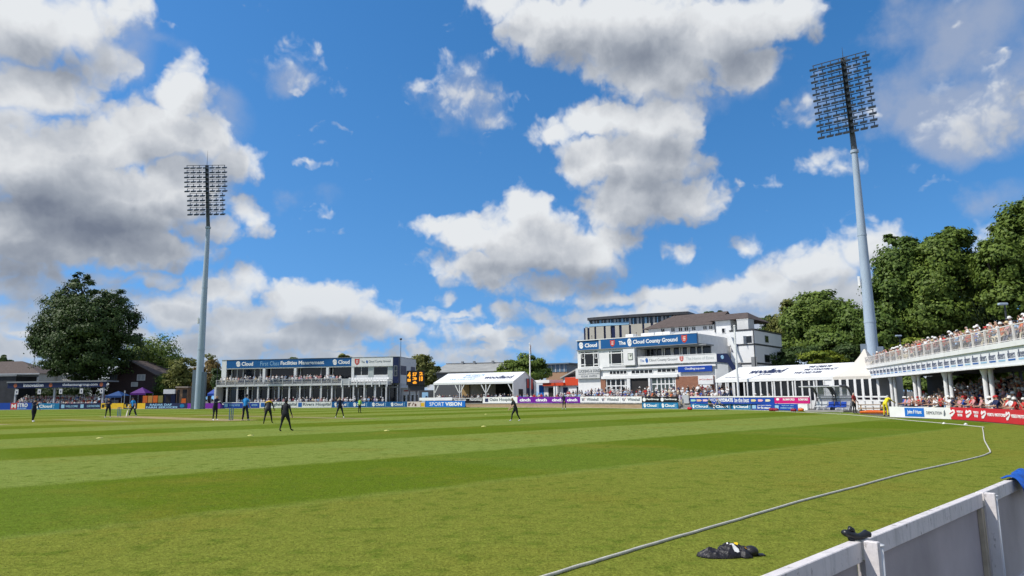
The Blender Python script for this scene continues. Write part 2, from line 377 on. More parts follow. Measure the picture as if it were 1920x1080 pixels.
class Fr:
    """a vertical plane standing in the place: origin on the ground, local x to the right along it, local y away from the field, z up"""
    def __init__(s, O, t):
        s.O = Vector((O[0], O[1], 0)); s.t = Vector((t[0], t[1], 0)).normalized(); s.n = Vector((-s.t.y, s.t.x, 0)); s.rz = math.atan2(s.t.y, s.t.x)
    def uz(s, px, py, off=0.):
        d = ray(px, py); P = s.O + s.n * off; k = (P - Vector((0, 0, 0))).dot(s.n) / d.dot(s.n)
        q = Vector((d.x * k, d.y * k, EYE + d.z * k)); return (q - s.O).dot(s.t), q.z
    def rect(s, x0, y0, x1, y1, off=0.):
        ym = (y0 + y1) / 2; xm = (x0 + x1) / 2
        return s.uz(x0, ym, off)[0], s.uz(x1, ym, off)[0], s.uz(xm, y1, off)[1], s.uz(xm, y0, off)[1]
    def w(s, u, y=0., z=0.): p = s.O + s.t * u + s.n * y; return Vector((p.x, p.y, z))
    def thing(s, name, label, cat, u=0., y=0., z=0., group=None): return thing(name, label, cat, s.w(u, y, z), s.rz, group)

# ------------------------------------------------------------------ lettering and marks (flat raised shapes, mapped on an origin and two edge vectors)
_txt = {}
def txt_mesh(s, bold):
    k = (s, bold)
    if k not in _txt:
        cu = bpy.data.curves.new('t', 'FONT'); cu.body = s; cu.size = 1; cu.offset = bold; cu.resolution_u = 2; cu.extrude = 0
        o = bpy.data.objects.new('t', cu); me = o.to_mesh()
        vs = [v.co.copy() for v in me.vertices]; fs = [tuple(p.vertices) for p in me.polygons]
        o.to_mesh_clear(); bpy.data.objects.remove(o); bpy.data.curves.remove(cu); _txt[k] = (vs, fs)
    return _txt[k]
def flat_mark(vs, fs, O, U, V, m, parent, name, th=.012):
    O, U, V = Vector(O), Vector(U), Vector(V); n = U.cross(V).normalized() * th
    b = MB(); K = len(vs); P = [O + U * x + V * y for x, y in vs]
    edge = {}
    for f in fs:
        for a, c in zip(f, f[1:] + f[:1]): edge[(a, c)] = edge.get((a, c), 0) + 1
    side = [(c, a, a + K, c + K) for (a, c) in edge if (c, a) not in edge]
    b.add([p + n for p in P] + [p - n * .2 for p in P], list(fs) + [(d_, c_, b_, a_) for (a_, b_, c_, d_) in side])
    return b.build(name, m, parent)
def letter_on(s, O, U, V, m, parent, bold=.02, name='lettering'):
    """text stretched over the parallelogram O, O+U, O+V"""
    vs, fs = txt_mesh(s, bold)
    if not vs: return None
    x0 = min(v.x for v in vs); x1 = max(v.x for v in vs); y0 = min(v.y for v in vs); y1 = max(v.y for v in vs)
    return flat_mark([((v.x - x0) / (x1 - x0), (v.y - y0) / (y1 - y0)) for v in vs], fs, O, U, V, m, parent, name)
def letter(s, u0, u1, z0, z1, y, m, parent, bold=.02, name='lettering'):
    return letter_on(s, (u0, y - .006, z0), (u1 - u0, 0, 0), (0, 0, z1 - z0), m, parent, bold, name)
def poly_mark(polys, u0, u1, z0, z1, y, m, parent, name):
    vs = []; fs = []
    for p in polys:
        n = len(vs); vs += p; fs.append(tuple(range(n, n + len(p))))
    return flat_mark(vs, fs, (u0, y - .006, z0), (u1 - u0, 0, 0), (0, 0, z1 - z0), m, parent, name)
def arc(cx, cy, r, a0, a1, n=10): return [(cx + r * math.cos(R(a0 + (a1 - a0) * i / n)), cy + r * math.sin(R(a0 + (a1 - a0) * i / n))) for i in range(n + 1)]
SWIRL = []
def _ring(cx, cy, ro, ri, a0, a1, dx, dy, n=12):
    o = arc(cx, cy, ro, a0, a1, n); q = arc(cx + dx, cy + dy, ri, a0, a1, n)
    return [[o[i], o[i+1], q[i+1], q[i]] for i in range(n)]
SWIRL += _ring(.47, .60, .40, .20, -45, 215, .05, -.06) + _ring(.53, .38, .38, .16, 135, 385, -.05, .08)
SWIRL += [[(.30, .62), (.62, .72), (.70, .40), (.40, .30)]]
SWIRL = [p if sum(p[i][0]*p[(i+1) % len(p)][1] - p[(i+1) % len(p)][0]*p[i][1] for i in range(len(p))) > 0 else p[::-1] for p in SWIRL]
SHIELD = [[(0, 1), (0, .42), (.2, .14), (.5, 0), (.8, .14), (1, .42), (1, 1), (.5, .93)]]
BARS = [[(.2, z), (.72, z), (.84, z + .10), (.2, z + .085)] for z in (.24, .46, .68)]
def swirl(u0, u1, z0, z1, y, m, parent): return poly_mark(SWIRL, u0, u1, z0, z1, y, m, parent, 'swirl_emblem')
def crest(u0, u1, z0, z1, y, parent):
    o = poly_mark(SHIELD, u0, u1, z0, z1, y, CRESTR, parent, 'crest'); w = u1 - u0; h = z1 - z0
    poly_mark(BARS, u0 + .1*w, u1 - .1*w, z0 + .1*h, z1 - .05*h, y - .014, TXTW, parent, 'crest_blades'); return o

# ------------------------------------------------------------------ foliage
def leafmat(name, dark, light, trans=.28):
    if name in MATS: return MATS[name]
    m = bpy.data.materials.new(name); m.use_nodes = True; nt = m.node_tree; N = nt.nodes; L = nt.links; N.clear()
    ge = N.new('ShaderNodeNewGeometry'); tc = N.new('ShaderNodeTexCoord'); no = N.new('ShaderNodeTexNoise'); no.inputs['Scale'].default_value = .35; no.inputs['Detail'].default_value = 3
    L.new(tc.outputs['Object'], no.inputs[0])
    ad = N.new('ShaderNodeMath'); ad.operation = 'MULTIPLY_ADD'; L.new(ge.outputs['Random Per Island'], ad.inputs[0]); ad.inputs[1].default_value = .55
    s2 = N.new('ShaderNodeMath'); s2.operation = 'MULTIPLY_ADD'; L.new(no.outputs[0], s2.inputs[0]); s2.inputs[1].default_value = 1.1; s2.inputs[2].default_value = -.33; L.new(s2.outputs[0], ad.inputs[2])
    rp = N.new('ShaderNodeValToRGB'); L.new(ad.outputs[0], rp.inputs[0]); e = rp.color_ramp.elements; e[0].color = (*dark, 1); e[1].color = (*light, 1)
    d = N.new('ShaderNodeBsdfPrincipled'); d.inputs['Roughness'].default_value = .55; d.inputs['Specular IOR Level'].default_value = .25; L.new(rp.outputs[0], d.inputs['Base Color'])
    t = N.new('ShaderNodeBsdfTranslucent'); L.new(rp.outputs[0], t.inputs[0])
    x = N.new('ShaderNodeMixShader'); x.inputs[0].default_value = trans; L.new(d.outputs[0], x.inputs[1]); L.new(t.outputs[0], x.inputs[2])
    o = N.new('ShaderNodeOutputMaterial'); L.new(x.outputs[0], o.inputs[0]); MATS[name] = m; return m
BARK = mat('bark', (.07, .055, .04), .9, .3, 3, bump=.5)
def leaf_mesh(name, P, Nn, size, mt):
    n = len(P); a = np.cross(Nn, rng.normal(size=(n, 3))); a /= np.linalg.norm(a, axis=1)[:, None] + 1e-9; b = np.cross(Nn, a)
    s = (size * rng.uniform(.6, 1.35, n))[:, None]; w = s * rng.uniform(.45, .75, n)[:, None]
    V = np.empty((n, 4, 3)); bend = Nn * s * .18
    V[:, 0] = P - a * s - bend; V[:, 1] = P - b * w; V[:, 2] = P + a * s - bend; V[:, 3] = P + b * w
    me = bpy.data.meshes.new(name); me.vertices.add(4*n); me.vertices.foreach_set('co', V.reshape(-1).astype(np.float32))
    me.loops.add(4*n); me.loops.foreach_set('vertex_index', np.arange(4*n, dtype=np.int32))
    me.polygons.add(n); me.polygons.foreach_set('loop_start', np.arange(0, 4*n, 4, dtype=np.int32))
    me.update(calc_edges=True); me.materials.append(mt); return me
def crown_points(lobes, n, clump=.22, inner=.12):
    """leaves gathered in clumps on the shells of several lobes"""
    w = np.array([l[1][0] * l[1][2] for l in lobes]); cnt = np.maximum(8, (n * w / w.sum()).astype(int)); P = []; Q = []
    for (c, r), k in zip(lobes, cnt):
        c = np.array(c); r = np.array(r); nc = max(9, int(k / 150))
        d = rng.normal(size=(nc, 3)); d[:, 2] += .12; d /= np.linalg.norm(d, axis=1)[:, None]
        rad = rng.uniform(.58, .95, nc)[:, None]; cc = d * rad
        i = rng.integers(0, nc, k); off = np.clip(rng.normal(size=(k, 3)), -1.7, 1.7) * clump * rng.uniform(.5, 1.0, nc)[i][:, None]
        off[:, 2] = off[:, 2] * .62
        p = cc[i] + off; nn = d[i] * .55 + off / clump * .5 + rng.normal(size=(k, 3)) * .30; nn[:, 2] += .30
        j = rng.random(k) < inner; p[j] *= rng.uniform(.2, .8, j.sum())[:, None]
        P.append(c + p * r); Q.append(nn / np.linalg.norm(nn, axis=1)[:, None])
    return np.concatenate(P), np.concatenate(Q)
def tree(name, label, px_lobes, base, Y, n, size, mt, group=None, trunk_r=.45, cat='tree', limbs=True, clump=.26, flatten=1.):
    """px_lobes: (px, py, rx, ry, dy) read off the photograph; base: px of the trunk; the tree stands Y metres out with its own depth"""
    b = plan(base, Y); t = thing(name, label, cat, b, 0, group); lobes = []
    for q in px_lobes:
        px, py, rx, ry = q[:4]; dy = q[4] if len(q) > 4 else 0.
        c = at(px, py, Y + dy); k = (Y + dy) / F_PX
        lobes.append(((c.x - b.x, c.y - b.y, c.z), (rx * k, max(rx, ry) * k * .9 * flatten, ry * k)))
    P, Q = crown_points(lobes, n, clump); P[:, 2] = np.maximum(P[:, 2], .15)
    link(bpy.data.objects.new('crown', leaf_mesh('crown', P, Q, size, mt)), t)
    m = MB(); top = max(l[0][2] for l in lobes); lo = min(l[0][2] - l[1][2] for l in lobes); h = max(lo + .6, min(top * .55, top - .4))
    m.path([(0, 0, -.05), (.02 * h, .01 * h, h * .3), (-.01 * h, 0, h * .7), (0, 0, h)], [trunk_r * 1.25, trunk_r, trunk_r * .8, trunk_r * .6], 10)
    if limbs:
        for c, r in lobes:
            c = Vector(c); s = Vector((0, 0, min(h * .75, max(.3, c.z * .5)))); mid = s.lerp(c, .5) + Vector((0, 0, .06 * (c - s).length))
            m.path([s, mid, c, c + Vector((r[0] * .25, 0, r[2] * .5))], [trunk_r * .5, trunk_r * .34, trunk_r * .2, trunk_r * .06], 6)
    m.build('trunk', BARK, t, True); return t
# ------------------------------------------------------------------ ground, field, pitch
def bY(px): return float(np.interp(px, [-60, 0, 190, 352, 420, 600, 770, 870, 910, 1080, 1200, 1293, 1500, 1590, 1668, 1778, 1920, 2100], [164, 163, 157, 146, 139, 136, 130.5, 122, 119, 105, 93, 86, 71, 64, 50, 45.4, 36.6, 25]))
def sheet(name, pts, z, m, kind='structure'):
    me = bpy.data.meshes.new(name); me.from_pydata([(p[0], p[1], z) for p in pts], [], [tuple(range(len(pts)))]); me.materials.append(m)
    return tag(link(bpy.data.objects.new(name, me)), kind=kind)
GROUND = mat('park_ground', (.135, .125, .105), .95, .3, .25)
sheet('ground', [(-2600, -300), (2600, -300), (2600, 3200), (-2600, 3200)], 0, GROUND)
def grass_material():
    m = bpy.data.materials.new('mown_grass'); m.use_nodes = True; nt = m.node_tree; N = nt.nodes; L = nt.links; b = N['Principled BSDF']
    b.inputs['Roughness'].default_value = .75; b.inputs['Specular IOR Level'].default_value = .0
    def mth(op, a, c=None, d=None):
        n = N.new('ShaderNodeMath'); n.operation = op
        for i, v in enumerate((a, c, d)):
            if v is None: continue
            if isinstance(v, bpy.types.NodeSocket): L.new(v, n.inputs[i])
            else: n.inputs[i].default_value = v
        return n.outputs[0]
    def ss(v, a, c):
        n = N.new('ShaderNodeMapRange'); n.interpolation_type = 'SMOOTHSTEP'; L.new(v, n.inputs[0]); n.inputs[1].default_value = a; n.inputs[2].default_value = c; return n.outputs[0]
    tc = N.new('ShaderNodeTexCoord'); P = tc.outputs['Object']
    def noise(sc, det=4, rough=.55, vec=None):
        n = N.new('ShaderNodeTexNoise'); n.inputs['Scale'].default_value = sc; n.inputs['Detail'].default_value = det; n.inputs['Roughness'].default_value = rough; L.new(vec or P, n.inputs[0]); return n.outputs[0]
    def dot(v):
        n = N.new('ShaderNodeVectorMath'); n.operation = 'DOT_PRODUCT'; L.new(P, n.inputs[0]); n.inputs[1].default_value = v; return n.outputs['Value']
    def mix(f, a, c):
        n = N.new('ShaderNodeMix'); n.data_type = 'RGBA'
        L.new(f, n.inputs[0])
        for i, v in ((6, a), (7, c)):
            if isinstance(v, bpy.types.NodeSocket): L.new(v, n.inputs[i])
            else: n.inputs[i].default_value = (*v, 1)
        return n.outputs[2]
    wob = noise(.9, 3)
    v = mth('ADD', dot((-.655, .755, 0)), mth('MULTIPLY_ADD', wob, .8, -.4))
    f = mth('FRACT', mth('MULTIPLY_ADD', v, 1 / 15.6, -11.8 / 15.6 + 4))
    stripe = mth('MULTIPLY', ss(f, 0, .05), mth('SUBTRACT', 1, ss(f, .44, .49)))
    u = mth('ADD', dot((.755, .655, 0)), mth('MULTIPLY_ADD', wob, .8, -.4))
    f2 = mth('FRACT', mth('MULTIPLY_ADD', u, 1 / 17., 5.32))
    cross = mth('MULTIPLY', ss(f2, 0, .05), mth('SUBTRACT', 1, ss(f2, .48, .53)))
    c = mix(stripe, (.160, .200, .044), (.090, .132, .012))
    c = mix(mth('MULTIPLY', cross, .13), c, (.160, .220, .058))
    # outfield beyond the last mown strip: rougher, more olive
    rough = mth('SUBTRACT', 1, ss(v, 11.7, 12.4))
    c = mix(mth('MULTIPLY', rough, .8), c, (.146, .162, .024))
    # the square, dry and brownish
    sq = N.new('ShaderNodeVectorMath'); sq.operation = 'SUBTRACT'; L.new(P, sq.inputs[0]); sq.inputs[1].default_value = (-38, 72, 0)
    sl = N.new('ShaderNodeVectorMath'); sl.operation = 'LENGTH'; L.new(sq.outputs[0], sl.inputs[0])
    dry = mth('SUBTRACT', 1, ss(mth('ADD', sl.outputs['Value'], mth('MULTIPLY', noise(.12, 3), 14)), 16, 34))
    c = mix(mth('MULTIPLY', dry, .5), c, (.185, .172, .034))
    # mottling: big patches, hand-sized tufts, blades
    big = noise(.22, 5, .62); med = noise(2.2, 5, .65); fin = noise(26, 4, .7); vfin = noise(95, 2, .6)
    c = mix(mth('MULTIPLY', ss(big, .48, .70), .55), c, (.160, .148, .024))
    c = mix(mth('MULTIPLY', ss(med, .48, .70), .75), c, (.075, .115, .014))
    k = mth('ADD', mth('MULTIPLY_ADD', fin, 2.3, -.15), mth('MULTIPLY_ADD', vfin, 1.5, -.75))
    k = mth('MULTIPLY', k, mth('MULTIPLY_ADD', noise(7, 5, .7), 1.2, .53))
    s = N.new('ShaderNodeVectorMath'); s.operation = 'SCALE'; L.new(c, s.inputs[0]); L.new(k, s.inputs['Scale']); L.new(s.outputs[0], b.inputs['Base Color'])
    bp = N.new('ShaderNodeBump'); bp.inputs['Strength'].default_value = .5; bp.inputs['Distance'].default_value = .025
    L.new(mth('ADD', fin, mth('MULTIPLY', vfin, .5)), bp.inputs['Height']); L.new(bp.outputs[0], b.inputs['Normal'])
    return m
GRASS = grass_material()
edge = [plan(px, bY(px)) for px in (-60, 190, 400, 600, 770, 870, 910, 1080, 1200, 1293, 1400, 1500, 1590, 1668, 1778, 1920, 2100)]
sheet('cricket_field', [(-190, 60), (-190, 164)] + [(p.x, p.y) for p in edge] + [(22, 14), (5.6, 7.1), (2.1, 4.05), (-6, -4), (-60, -20)][0:], .004, GRASS)
PITCH_M = mat('rolled_pitch', (.30, .235, .105), .9, .2, .8)
def strip(name, a, b, w, m, z=.008):
    a = Vector(a); b = Vector(b); d = (b - a).normalized(); n = Vector((-d.y, d.x)) * w / 2; e = d * 2.2; a = a - e; b = b + e
    return sheet(name, [a + n, a - n, b - n, b + n], z, m)
strip('cricket_pitch', (-46, 82.3), (-25, 62.6), 3.2, PITCH_M)
DRY = mat('worn_pitch', (.21, .19, .055), .9, .25, .5)
strip('worn_strip', (-44.5, 70.5), (-35.5, 63.0), 2.0, DRY)
strip('worn_strip', (-48, 60.5), (-43.8, 58.5), 2.2, PITCH_M)
strip('worn_strip', (-36, 83), (-14, 63), 2.4, DRY)
for p, l in (((187, 822), 'yellow fielding disc on the light stripe, far left of the outfield'), ((470, 817), 'yellow fielding disc lying left of the near dark umpire'), ((725, 808), 'yellow fielding disc lying right of the near dark umpire'), ((907, 800), 'pale fielding disc lying left of the walking fielder'), ((911, 777), 'white fielding disc far out towards the marquee')):
    q = gnd(*p); m = MB(); m.tube((0, 0, 0), (0, 0, .03), .17, .13, 14); m.tube((0, 0, .0305), (0, 0, .05), .09, .06, 12)
    tag(m.build('marker_disc', mat('disc_yellow', (.62, .60, .18), .5), None, True, (q.x, q.y, .004)), l, 'marker disc', 'fielding restriction discs')

# ------------------------------------------------------------------ advertising boards round the boundary
def board(px0, px1, yt, yb, m, label, group=None, yt1=None, yb1=None, back=0., thick=.09, name='advertising_board'):
    """one panel between two pixels columns on the boundary curve; returns thing, width, z0, z1"""
    a = plan(px0, bY(px0) + back); b = plan(px1, bY(px1) + back); F = Fr(a, b - a)
    z1 = F.uz((px0 + px1) / 2, yt)[1]; z0 = max(.02, F.uz((px0 + px1) / 2, yb)[1]); w = (b - a).length
    t = F.thing(name, label, 'advertising board', group=group)
    part('panel', m, t, .015, w - .015, 0, thick, z0, z1)
    m2 = MB()
    for x in np.linspace(.3, w - .3, max(2, int(w / 2.5))): m2.box(x - .03, x + .03, thick, thick + .06, 0, z1 - .05)
    m2.build('support', MIDG, t)
    return t, w, z0, z1, F
def cloud_mark(t, u0, u1, z0, z1, fig=True, y=0.):
    h = z1 - z0; s = h * .72; cz = (z0 + z1) / 2
    swirl(u0, u0 + s * .95, cz - s / 2, cz + s / 2, y, TXTW, t)
    letter('Cloud', u0 + s * 1.08, u1 - (s * .75 if fig else 0), cz - s * .33, cz + s * .36, y, TXTW, t, .03)
    if fig:
        f = u1 - s * .5
        poly_mark([[(.3, 0), (.5, 0), (.62, .55), (.4, .6)], [(.55, 0), (.72, 0), (.62, .5), (.5, .45)], [(.62, .52), (1, .75), (.92, .85), (.5, .66)], [(.4, .6), (.1, .8), (.05, .7), (.35, .48)], arc(.55, .86, .13, 0, 324, 9)], f, f + s * .42, cz - s / 2, cz + s / 2, y, PALEB, t, 'player_figure')
GB = 'boards along the far left boundary'
t, w, z0, z1, F = board(-40, 60, 755.5, 768.5, ROYAL, 'royal blue board with a red square and METRO BANK lettering at the left frame edge', GB)
def U(F, px): return F.uz(px, 760)[0]
part('red_square', CRESTR, t, U(F, 20), U(F, 32), -.02, -.001, z0 + .08, z1 - .05)
letter('M', U(F, 22), U(F, 30), z0 + .35, z1 - .3, -.021, TXTW, t); letter('ETRO', U(F, 33), U(F, 52), z0 + .58, z1 - .14, 0, TXTW, t, .03); letter('BANK', U(F, 33), U(F, 51), z0 + .12, z0 + .48, 0, PALEB, t)
t, w, z0, z1, F = board(60, 112, 756, 767.5, TEAL, 'teal board lettered Cloud beneath the left terrace crowd', GB); cloud_mark(t, U(F, 66), U(F, 103), z0, z1)
t, w, z0, z1, F = board(112, 190, 756.2, 767, NAVY, 'navy board with small pale lettering below the left terrace', GB)
part('code_square', PALEB, t, U(F, 115), U(F, 121), -.02, -.001, z0 + .25, z1 - .25); letter('WELCOME', U(F, 123), U(F, 146), z0 + .4, z1 - .4, 0, PALEB, t); part('code_square', PALEB, t, U(F, 151), U(F, 157), -.02, -.001, z0 + .25, z1 - .25); letter('OUR PARTNERS', U(F, 163), U(F, 187), z0 + .4, z1 - .4, 0, PALEB, t)
for a, b_, mm, lab, tx in ((190, 211, YELLOW, 'narrow yellow board with a dark R behind the bowler', 'R'), (211, 232.5, YELLOW, 'plain yellow board behind the left stumps', ''), (232.5, 258, BLACK, 'black board with yellow lettering between two yellow ones', 'LEA'), (258, 273, YELLOW, 'small yellow board right of the light blue batter', '')):
    t, w, z0, z1, F = board(a, b_, 756, 766.5, mm, lab, GB)
    if tx: letter(tx, .3, w - .3, z0 + .25, z1 - .25, 0, YELLOW if mm is BLACK else BLACK, t, .03)
t, w, z0, z1, F = board(273, 352, 756, 766.3, NAVY, 'dark navy board in two lines of pale capitals left of the floodlight foot', GB)
letter('RADAR DAF', U(F, 281), U(F, 322), (z0 + z1) / 2 + .05, z1 - .1, 0, PALEB, t, .03); letter('FARM SERVICES', U(F, 274), U(F, 333), z0 + .12, (z0 + z1) / 2 - .08, 0, PALEB, t, .03)
poly_mark([arc(.5, .5, .5, 0, 330, 11)], U(F, 337), U(F, 346), z0 + .2, z1 - .2, 0, TEAL, t, 'round_badge')
t, w, z0, z1, F = board(352, 418, 756, 766, PURPLE, 'deep purple board at the foot of the left floodlight', GB); letter('cinch', U(F, 358), U(F, 376), z0 + .35, z1 - .35, 0, TXTW, t)
t, w, z0, z1, F = board(418, 487, 754, 765, ROYAL, 'royal blue board with a white top edge behind the batters', GB)
part('top_edge', WHITE, t, .02, w - .02, -.02, -.001, z1 - .16, z1 - .02); part('code_square', PALEB, t, U(F, 421), U(F, 427), -.02, -.001, z0 + .2, z1 - .3); letter('OFFICIAL PARTNER', U(F, 430), U(F, 450), z0 + .35, z1 - .4, 0, PALEB, t); letter('MEMBERS', U(F, 472), U(F, 483), z0 + .35, z1 - .4, 0, PALEB, t)
t, w, z0, z1, F = board(487, 557, 753.5, 764.5, WHITE, 'white Springfield Hospital board partly hidden by the bending umpire', GB)
part('cross_badge', TXTB, t, U(F, 489), U(F, 496), -.02, -.001, z0 + .2, z1 - .15); letter('Springfield Hospital', U(F, 498), U(F, 556), z0 + .2, z1 - .15, 0, TXTD, t)
t, w, z0, z1, F = board(557, 622, 753.5, 764.3, WHITE, 'white Rivers Hospital board with a blue square badge', GB)
part('cross_badge', TXTB, t, U(F, 559), U(F, 566), -.02, -.001, z0 + .15, z1 - .12); letter('Rivers Hospital', U(F, 568), U(F, 620), z0 + .2, z1 - .15, 0, TXTD, t)
for k, lab in enumerate(('blue Cloud board, leftmost of four, behind the stooping fielder', 'blue Cloud board just left of the green topped umpire', 'blue Cloud board, third of four under the left stand', 'blue Cloud board next to the brown patterned one')):
    a = 622.5 + 35.2 * k; t, w, z0, z1, F = board(a, a + 35.2, 753.2, 763.9, BLUE, lab, 'four blue boards below the two storey stand'); cloud_mark(t, .5, w - .35, z0, z1)
t, w, z0, z1, F = board(763.5, 797, 753, 763.6, mat('board_cream', (.6, .53, .48), .5, .1), 'cream board printed with brown shapes and a yellow patch', GB)
poly_mark([[(0, 0), (.12, 0), (.12, .9), (0, .9)], [(.12, .5), (.25, .9), (.2, 1), (.1, .8)], [(.3, 0), (.36, .1), (.5, .9), (.42, 1)], [(.55, 0), (.7, 0), (.7, .5), (.55, .8)]], .3, w * .72, z0 + .15, z1 - .15, 0, mat('print_brown', (.12, .05, .04), .5), t, 'printed_shapes')
part('yellow_patch', YELLOW, t, w * .76, w - .2, -.02, -.001, z0 + .1, z1 - .25)
t, w, z0, z1, F = board(798, 872, 751.8, 763.3, mat('board_azure', (.012, .15, .55), .4, .05), 'bright blue SPORT VISION board standing on the grass by the marquee', back=-2.5)
letter('SPORT', U(F, 805.5), U(F, 833), z0 + .2, z1 - .2, 0, TXTW, t, 0); letter('VISION', U(F, 835), U(F, 866), z0 + .2, z1 - .2, 0, TXTW, t, .035)
# brick kerb wall with a second tier of boards on it, right of the marquee
GM = 'boards on the brick kerb wall'
for a, b_ in ((874, 1000), (1000, 1203)):
    A = plan(a, bY(a) + .25); B = plan(b_, bY(b_) + .25); F = Fr(A, B - A); w = (B - A).length
    t = F.thing('kerb_wall', 'low tan brick kerb wall under the ' + ('white Oaks Hospital board' if a == 874 else 'purple and white boards'), 'wall')
    part('brickwork', BRICKT, t, 0, w, 0, .3, 0, .56); part('coping', CONC, t, 0, w, -.05, .35, .56, .63)
t, w, z0, z1, F = board(786, 848, 745.5, 751, WHITE, 'low white wall board behind the bright blue board', GM, back=-1.2)
t, w, z0, z1, F = board(848, 905, 746.2, 755.6, BLACK, 'black board with white lettering left of the Oaks Hospital board', GM, back=.4)
letter('FanGroup', U(F, 851), U(F, 874), z0 + .3, z1 - .15, 0, TXTW, t, .03); letter('FanGroup', U(F, 881), U(F, 904), z0 + .3, z1 - .15, 0, TXTW, t, .03); part('top_edge', WHITE, t, .02, w - .02, -.02, -.001, z1 - .1, z1 - .01)
t, w, z0, z1, F = board(905, 970, 744.5, 755.8, WHITE, 'white Oaks Hospital board with a navy square badge', GM, back=.3)
part('cross_badge', TXTN, t, U(F, 909.5), U(F, 915.5), -.02, -.001, z0 + .2, z1 - .2); letter('Oaks Hospital', U(F, 918), U(F, 962), z0 + .2, z1 - .15, 0, TXTD, t)
for k, (a, b_, lab) in enumerate(((970, 1000, 'purple cinch board right behind the walking fielder'), (1000, 1031, 'purple cinch board second from the Oaks Hospital board'), (1031, 1059, 'purple cinch board behind the distant dark fielder'), (1059, 1087.5, 'purple cinch board beside the first Whitehall board'))):
    t, w, z0, z1, F = board(a, b_, 744.2, 755.3, PURPLE, lab, 'purple boards on the kerb wall', back=.25); letter('cinch', w * .14, w * .82, z0 + .22, z1 - .22, 0, TXTW, t, .045)
for k, (a, b_, lab) in enumerate(((1087.5, 1125, 'white Whitehall board next to the purple boards'), (1125, 1163, 'white Whitehall board, middle of the three'), (1163, 1203, 'white Whitehall board beside the black board'))):
    t, w, z0, z1, F = board(a, b_, 743.5, 754.8 + .2 * k, WHITE, lab, 'white boards on the kerb wall', back=.25)
    poly_mark([[(0, .8), (.25, 0), (.42, .1), (.2, 1)], [(.4, .9), (.6, 0), (.72, .1), (.6, 1)]], w * .08, w * .25, z0 + .2, z1 - .2, 0, TXTN, t, 'letter_mark'); poly_mark([[(0, 0), (.3, .4), (1, 1), (.5, 1)]], w * .2, w * .27, z0 + .3, z1 - .2, -.002, CRESTR, t, 'red_flash')
    letter('Whitehall', w * .34, w * .92, z0 + .24, z1 - .2, 0, TXTD, t)
for k in range(2):
    a = 1203 + 33.7 * k
    t, w, z0, z1, F = board(a, a + 33.7, 743.6, 754.6, BLACK, 'black board with white lettering above the blue Cloud board, ' + ('left' if k == 0 else 'right') + ' one by the steps', 'black boards by the pavilion steps', back=.15)
    poly_mark([arc(.5, .5, .5, 0, 330, 11)], .15, .15 + (z1 - z0) * .75, z0 + .12, z1 - .12, 0, TXTW, t, 'round_badge'); letter('FanGroup', .3 + (z1 - z0) * .75, w - .15, z0 + .25, z1 - .22, 0, TXTW, t, .035)
    t, w, z0, z1, F = board(a, a + 33.7, 754.8, 766.1 + .3 * k, TEAL, 'teal Cloud board on the grass, ' + ('left' if k == 0 else 'right') + ' of the pair before the steps', 'teal boards by the pavilion steps'); cloud_mark(t, .25, w - .2, z0, z1)
# wall of boards in front of the right hand marquee
GW = 'boards in front of the right marquee'
t, w, z0, z1, F = board(1293, 1451, 743.2, 757, ROYAL, 'long royal blue WOW HYDRATE board under a white rail', GW, back=.12)
part('top_edge', WHITE, t, .02, w - .02, -.03, -.001, z1 - .12, z1 + .02)
letter('WOW', U(F, 1331), U(F, 1349), z0 + .22, z1 - .22, 0, TXTW, t, 0); letter('HYDRATE', U(F, 1349), U(F, 1375), z0 + .2, z1 - .22, 0, TXTW, t, .045)
letter('be the best', U(F, 1378), U(F, 1405), z0 + .16, z1 - .16, 0, TXTW, t, .01)
for k, (a, c_) in enumerate(((1296, (.35, .6, .5)), (1307, (.7, .45, .3)), (1318.5, (.75, .5, .6)), (1409, (.7, .6, .3)), (1422, (.75, .4, .5)), (1436, (.7, .65, .5)))):
    poly_mark([[(0, .1), (.72, .1), (.95, .35), (1, .5), (.95, .65), (.72, .9), (0, .9)]], U(F, a), U(F, a + 9.5), z0 + .22, z1 - .3, 0, mat('bottle_print_%d' % k, c_, .5, .05), t, 'bottle_print')
for k, lab in enumerate(('teal Cloud board behind the red bag by the steps', 'teal Cloud board behind the reclining figure', 'teal Cloud board left of the blue ticket board')):
    a = 1294 + 38 * k; t, w, z0, z1, F = board(a, a + 38, 757.2, 769.2 + .5 * k, TEAL, lab, GW); cloud_mark(t, .25, w - .2, z0, z1)
t, w, z0, z1, F = board(1408, 1451, 757.2, 770.3, ROYAL, 'royal blue board with a pale square and two lines of small lettering', GW)
part('code_square', PALEB, t, U(F, 1410.5), U(F, 1417.5), -.02, -.001, z0 + .12, z1 - .15); letter('Get your tickets', U(F, 1420), U(F, 1446), z0 + .42, z1 - .1, 0, TXTW, t); letter('for the season', U(F, 1420), U(F, 1444), z0 + .12, z0 + .38, 0, TXTW, t)
t, w, z0, z1, F = board(1451, 1517, 743, 756.5, PINK, 'magenta board with white lettering left of the dugout', GW, back=.1)
part('top_edge', WHITE, t, .02, w - .02, -.03, -.001, z1 - .1, z1 + .02); poly_mark([arc(.5, .5, .5, 0, 330, 11)], U(F, 1456), U(F, 1462), z0 + .3, z1 - .18, 0, TXTW, t, 'round_badge'); letter('ROMFORD', U(F, 1469), U(F, 1491), z0 + .3, z1 - .22, 0, TXTW, t, .03); letter('ROMFORD', U(F, 1498), U(F, 1516), z0 + .3, z1 - .22, 0, TXTW, t, .03)
t, w, z0, z1, F = board(1451, 1494, 757.2, 771.5, ROYAL, 'royal blue board with small pale lettering behind the red bags', GW)
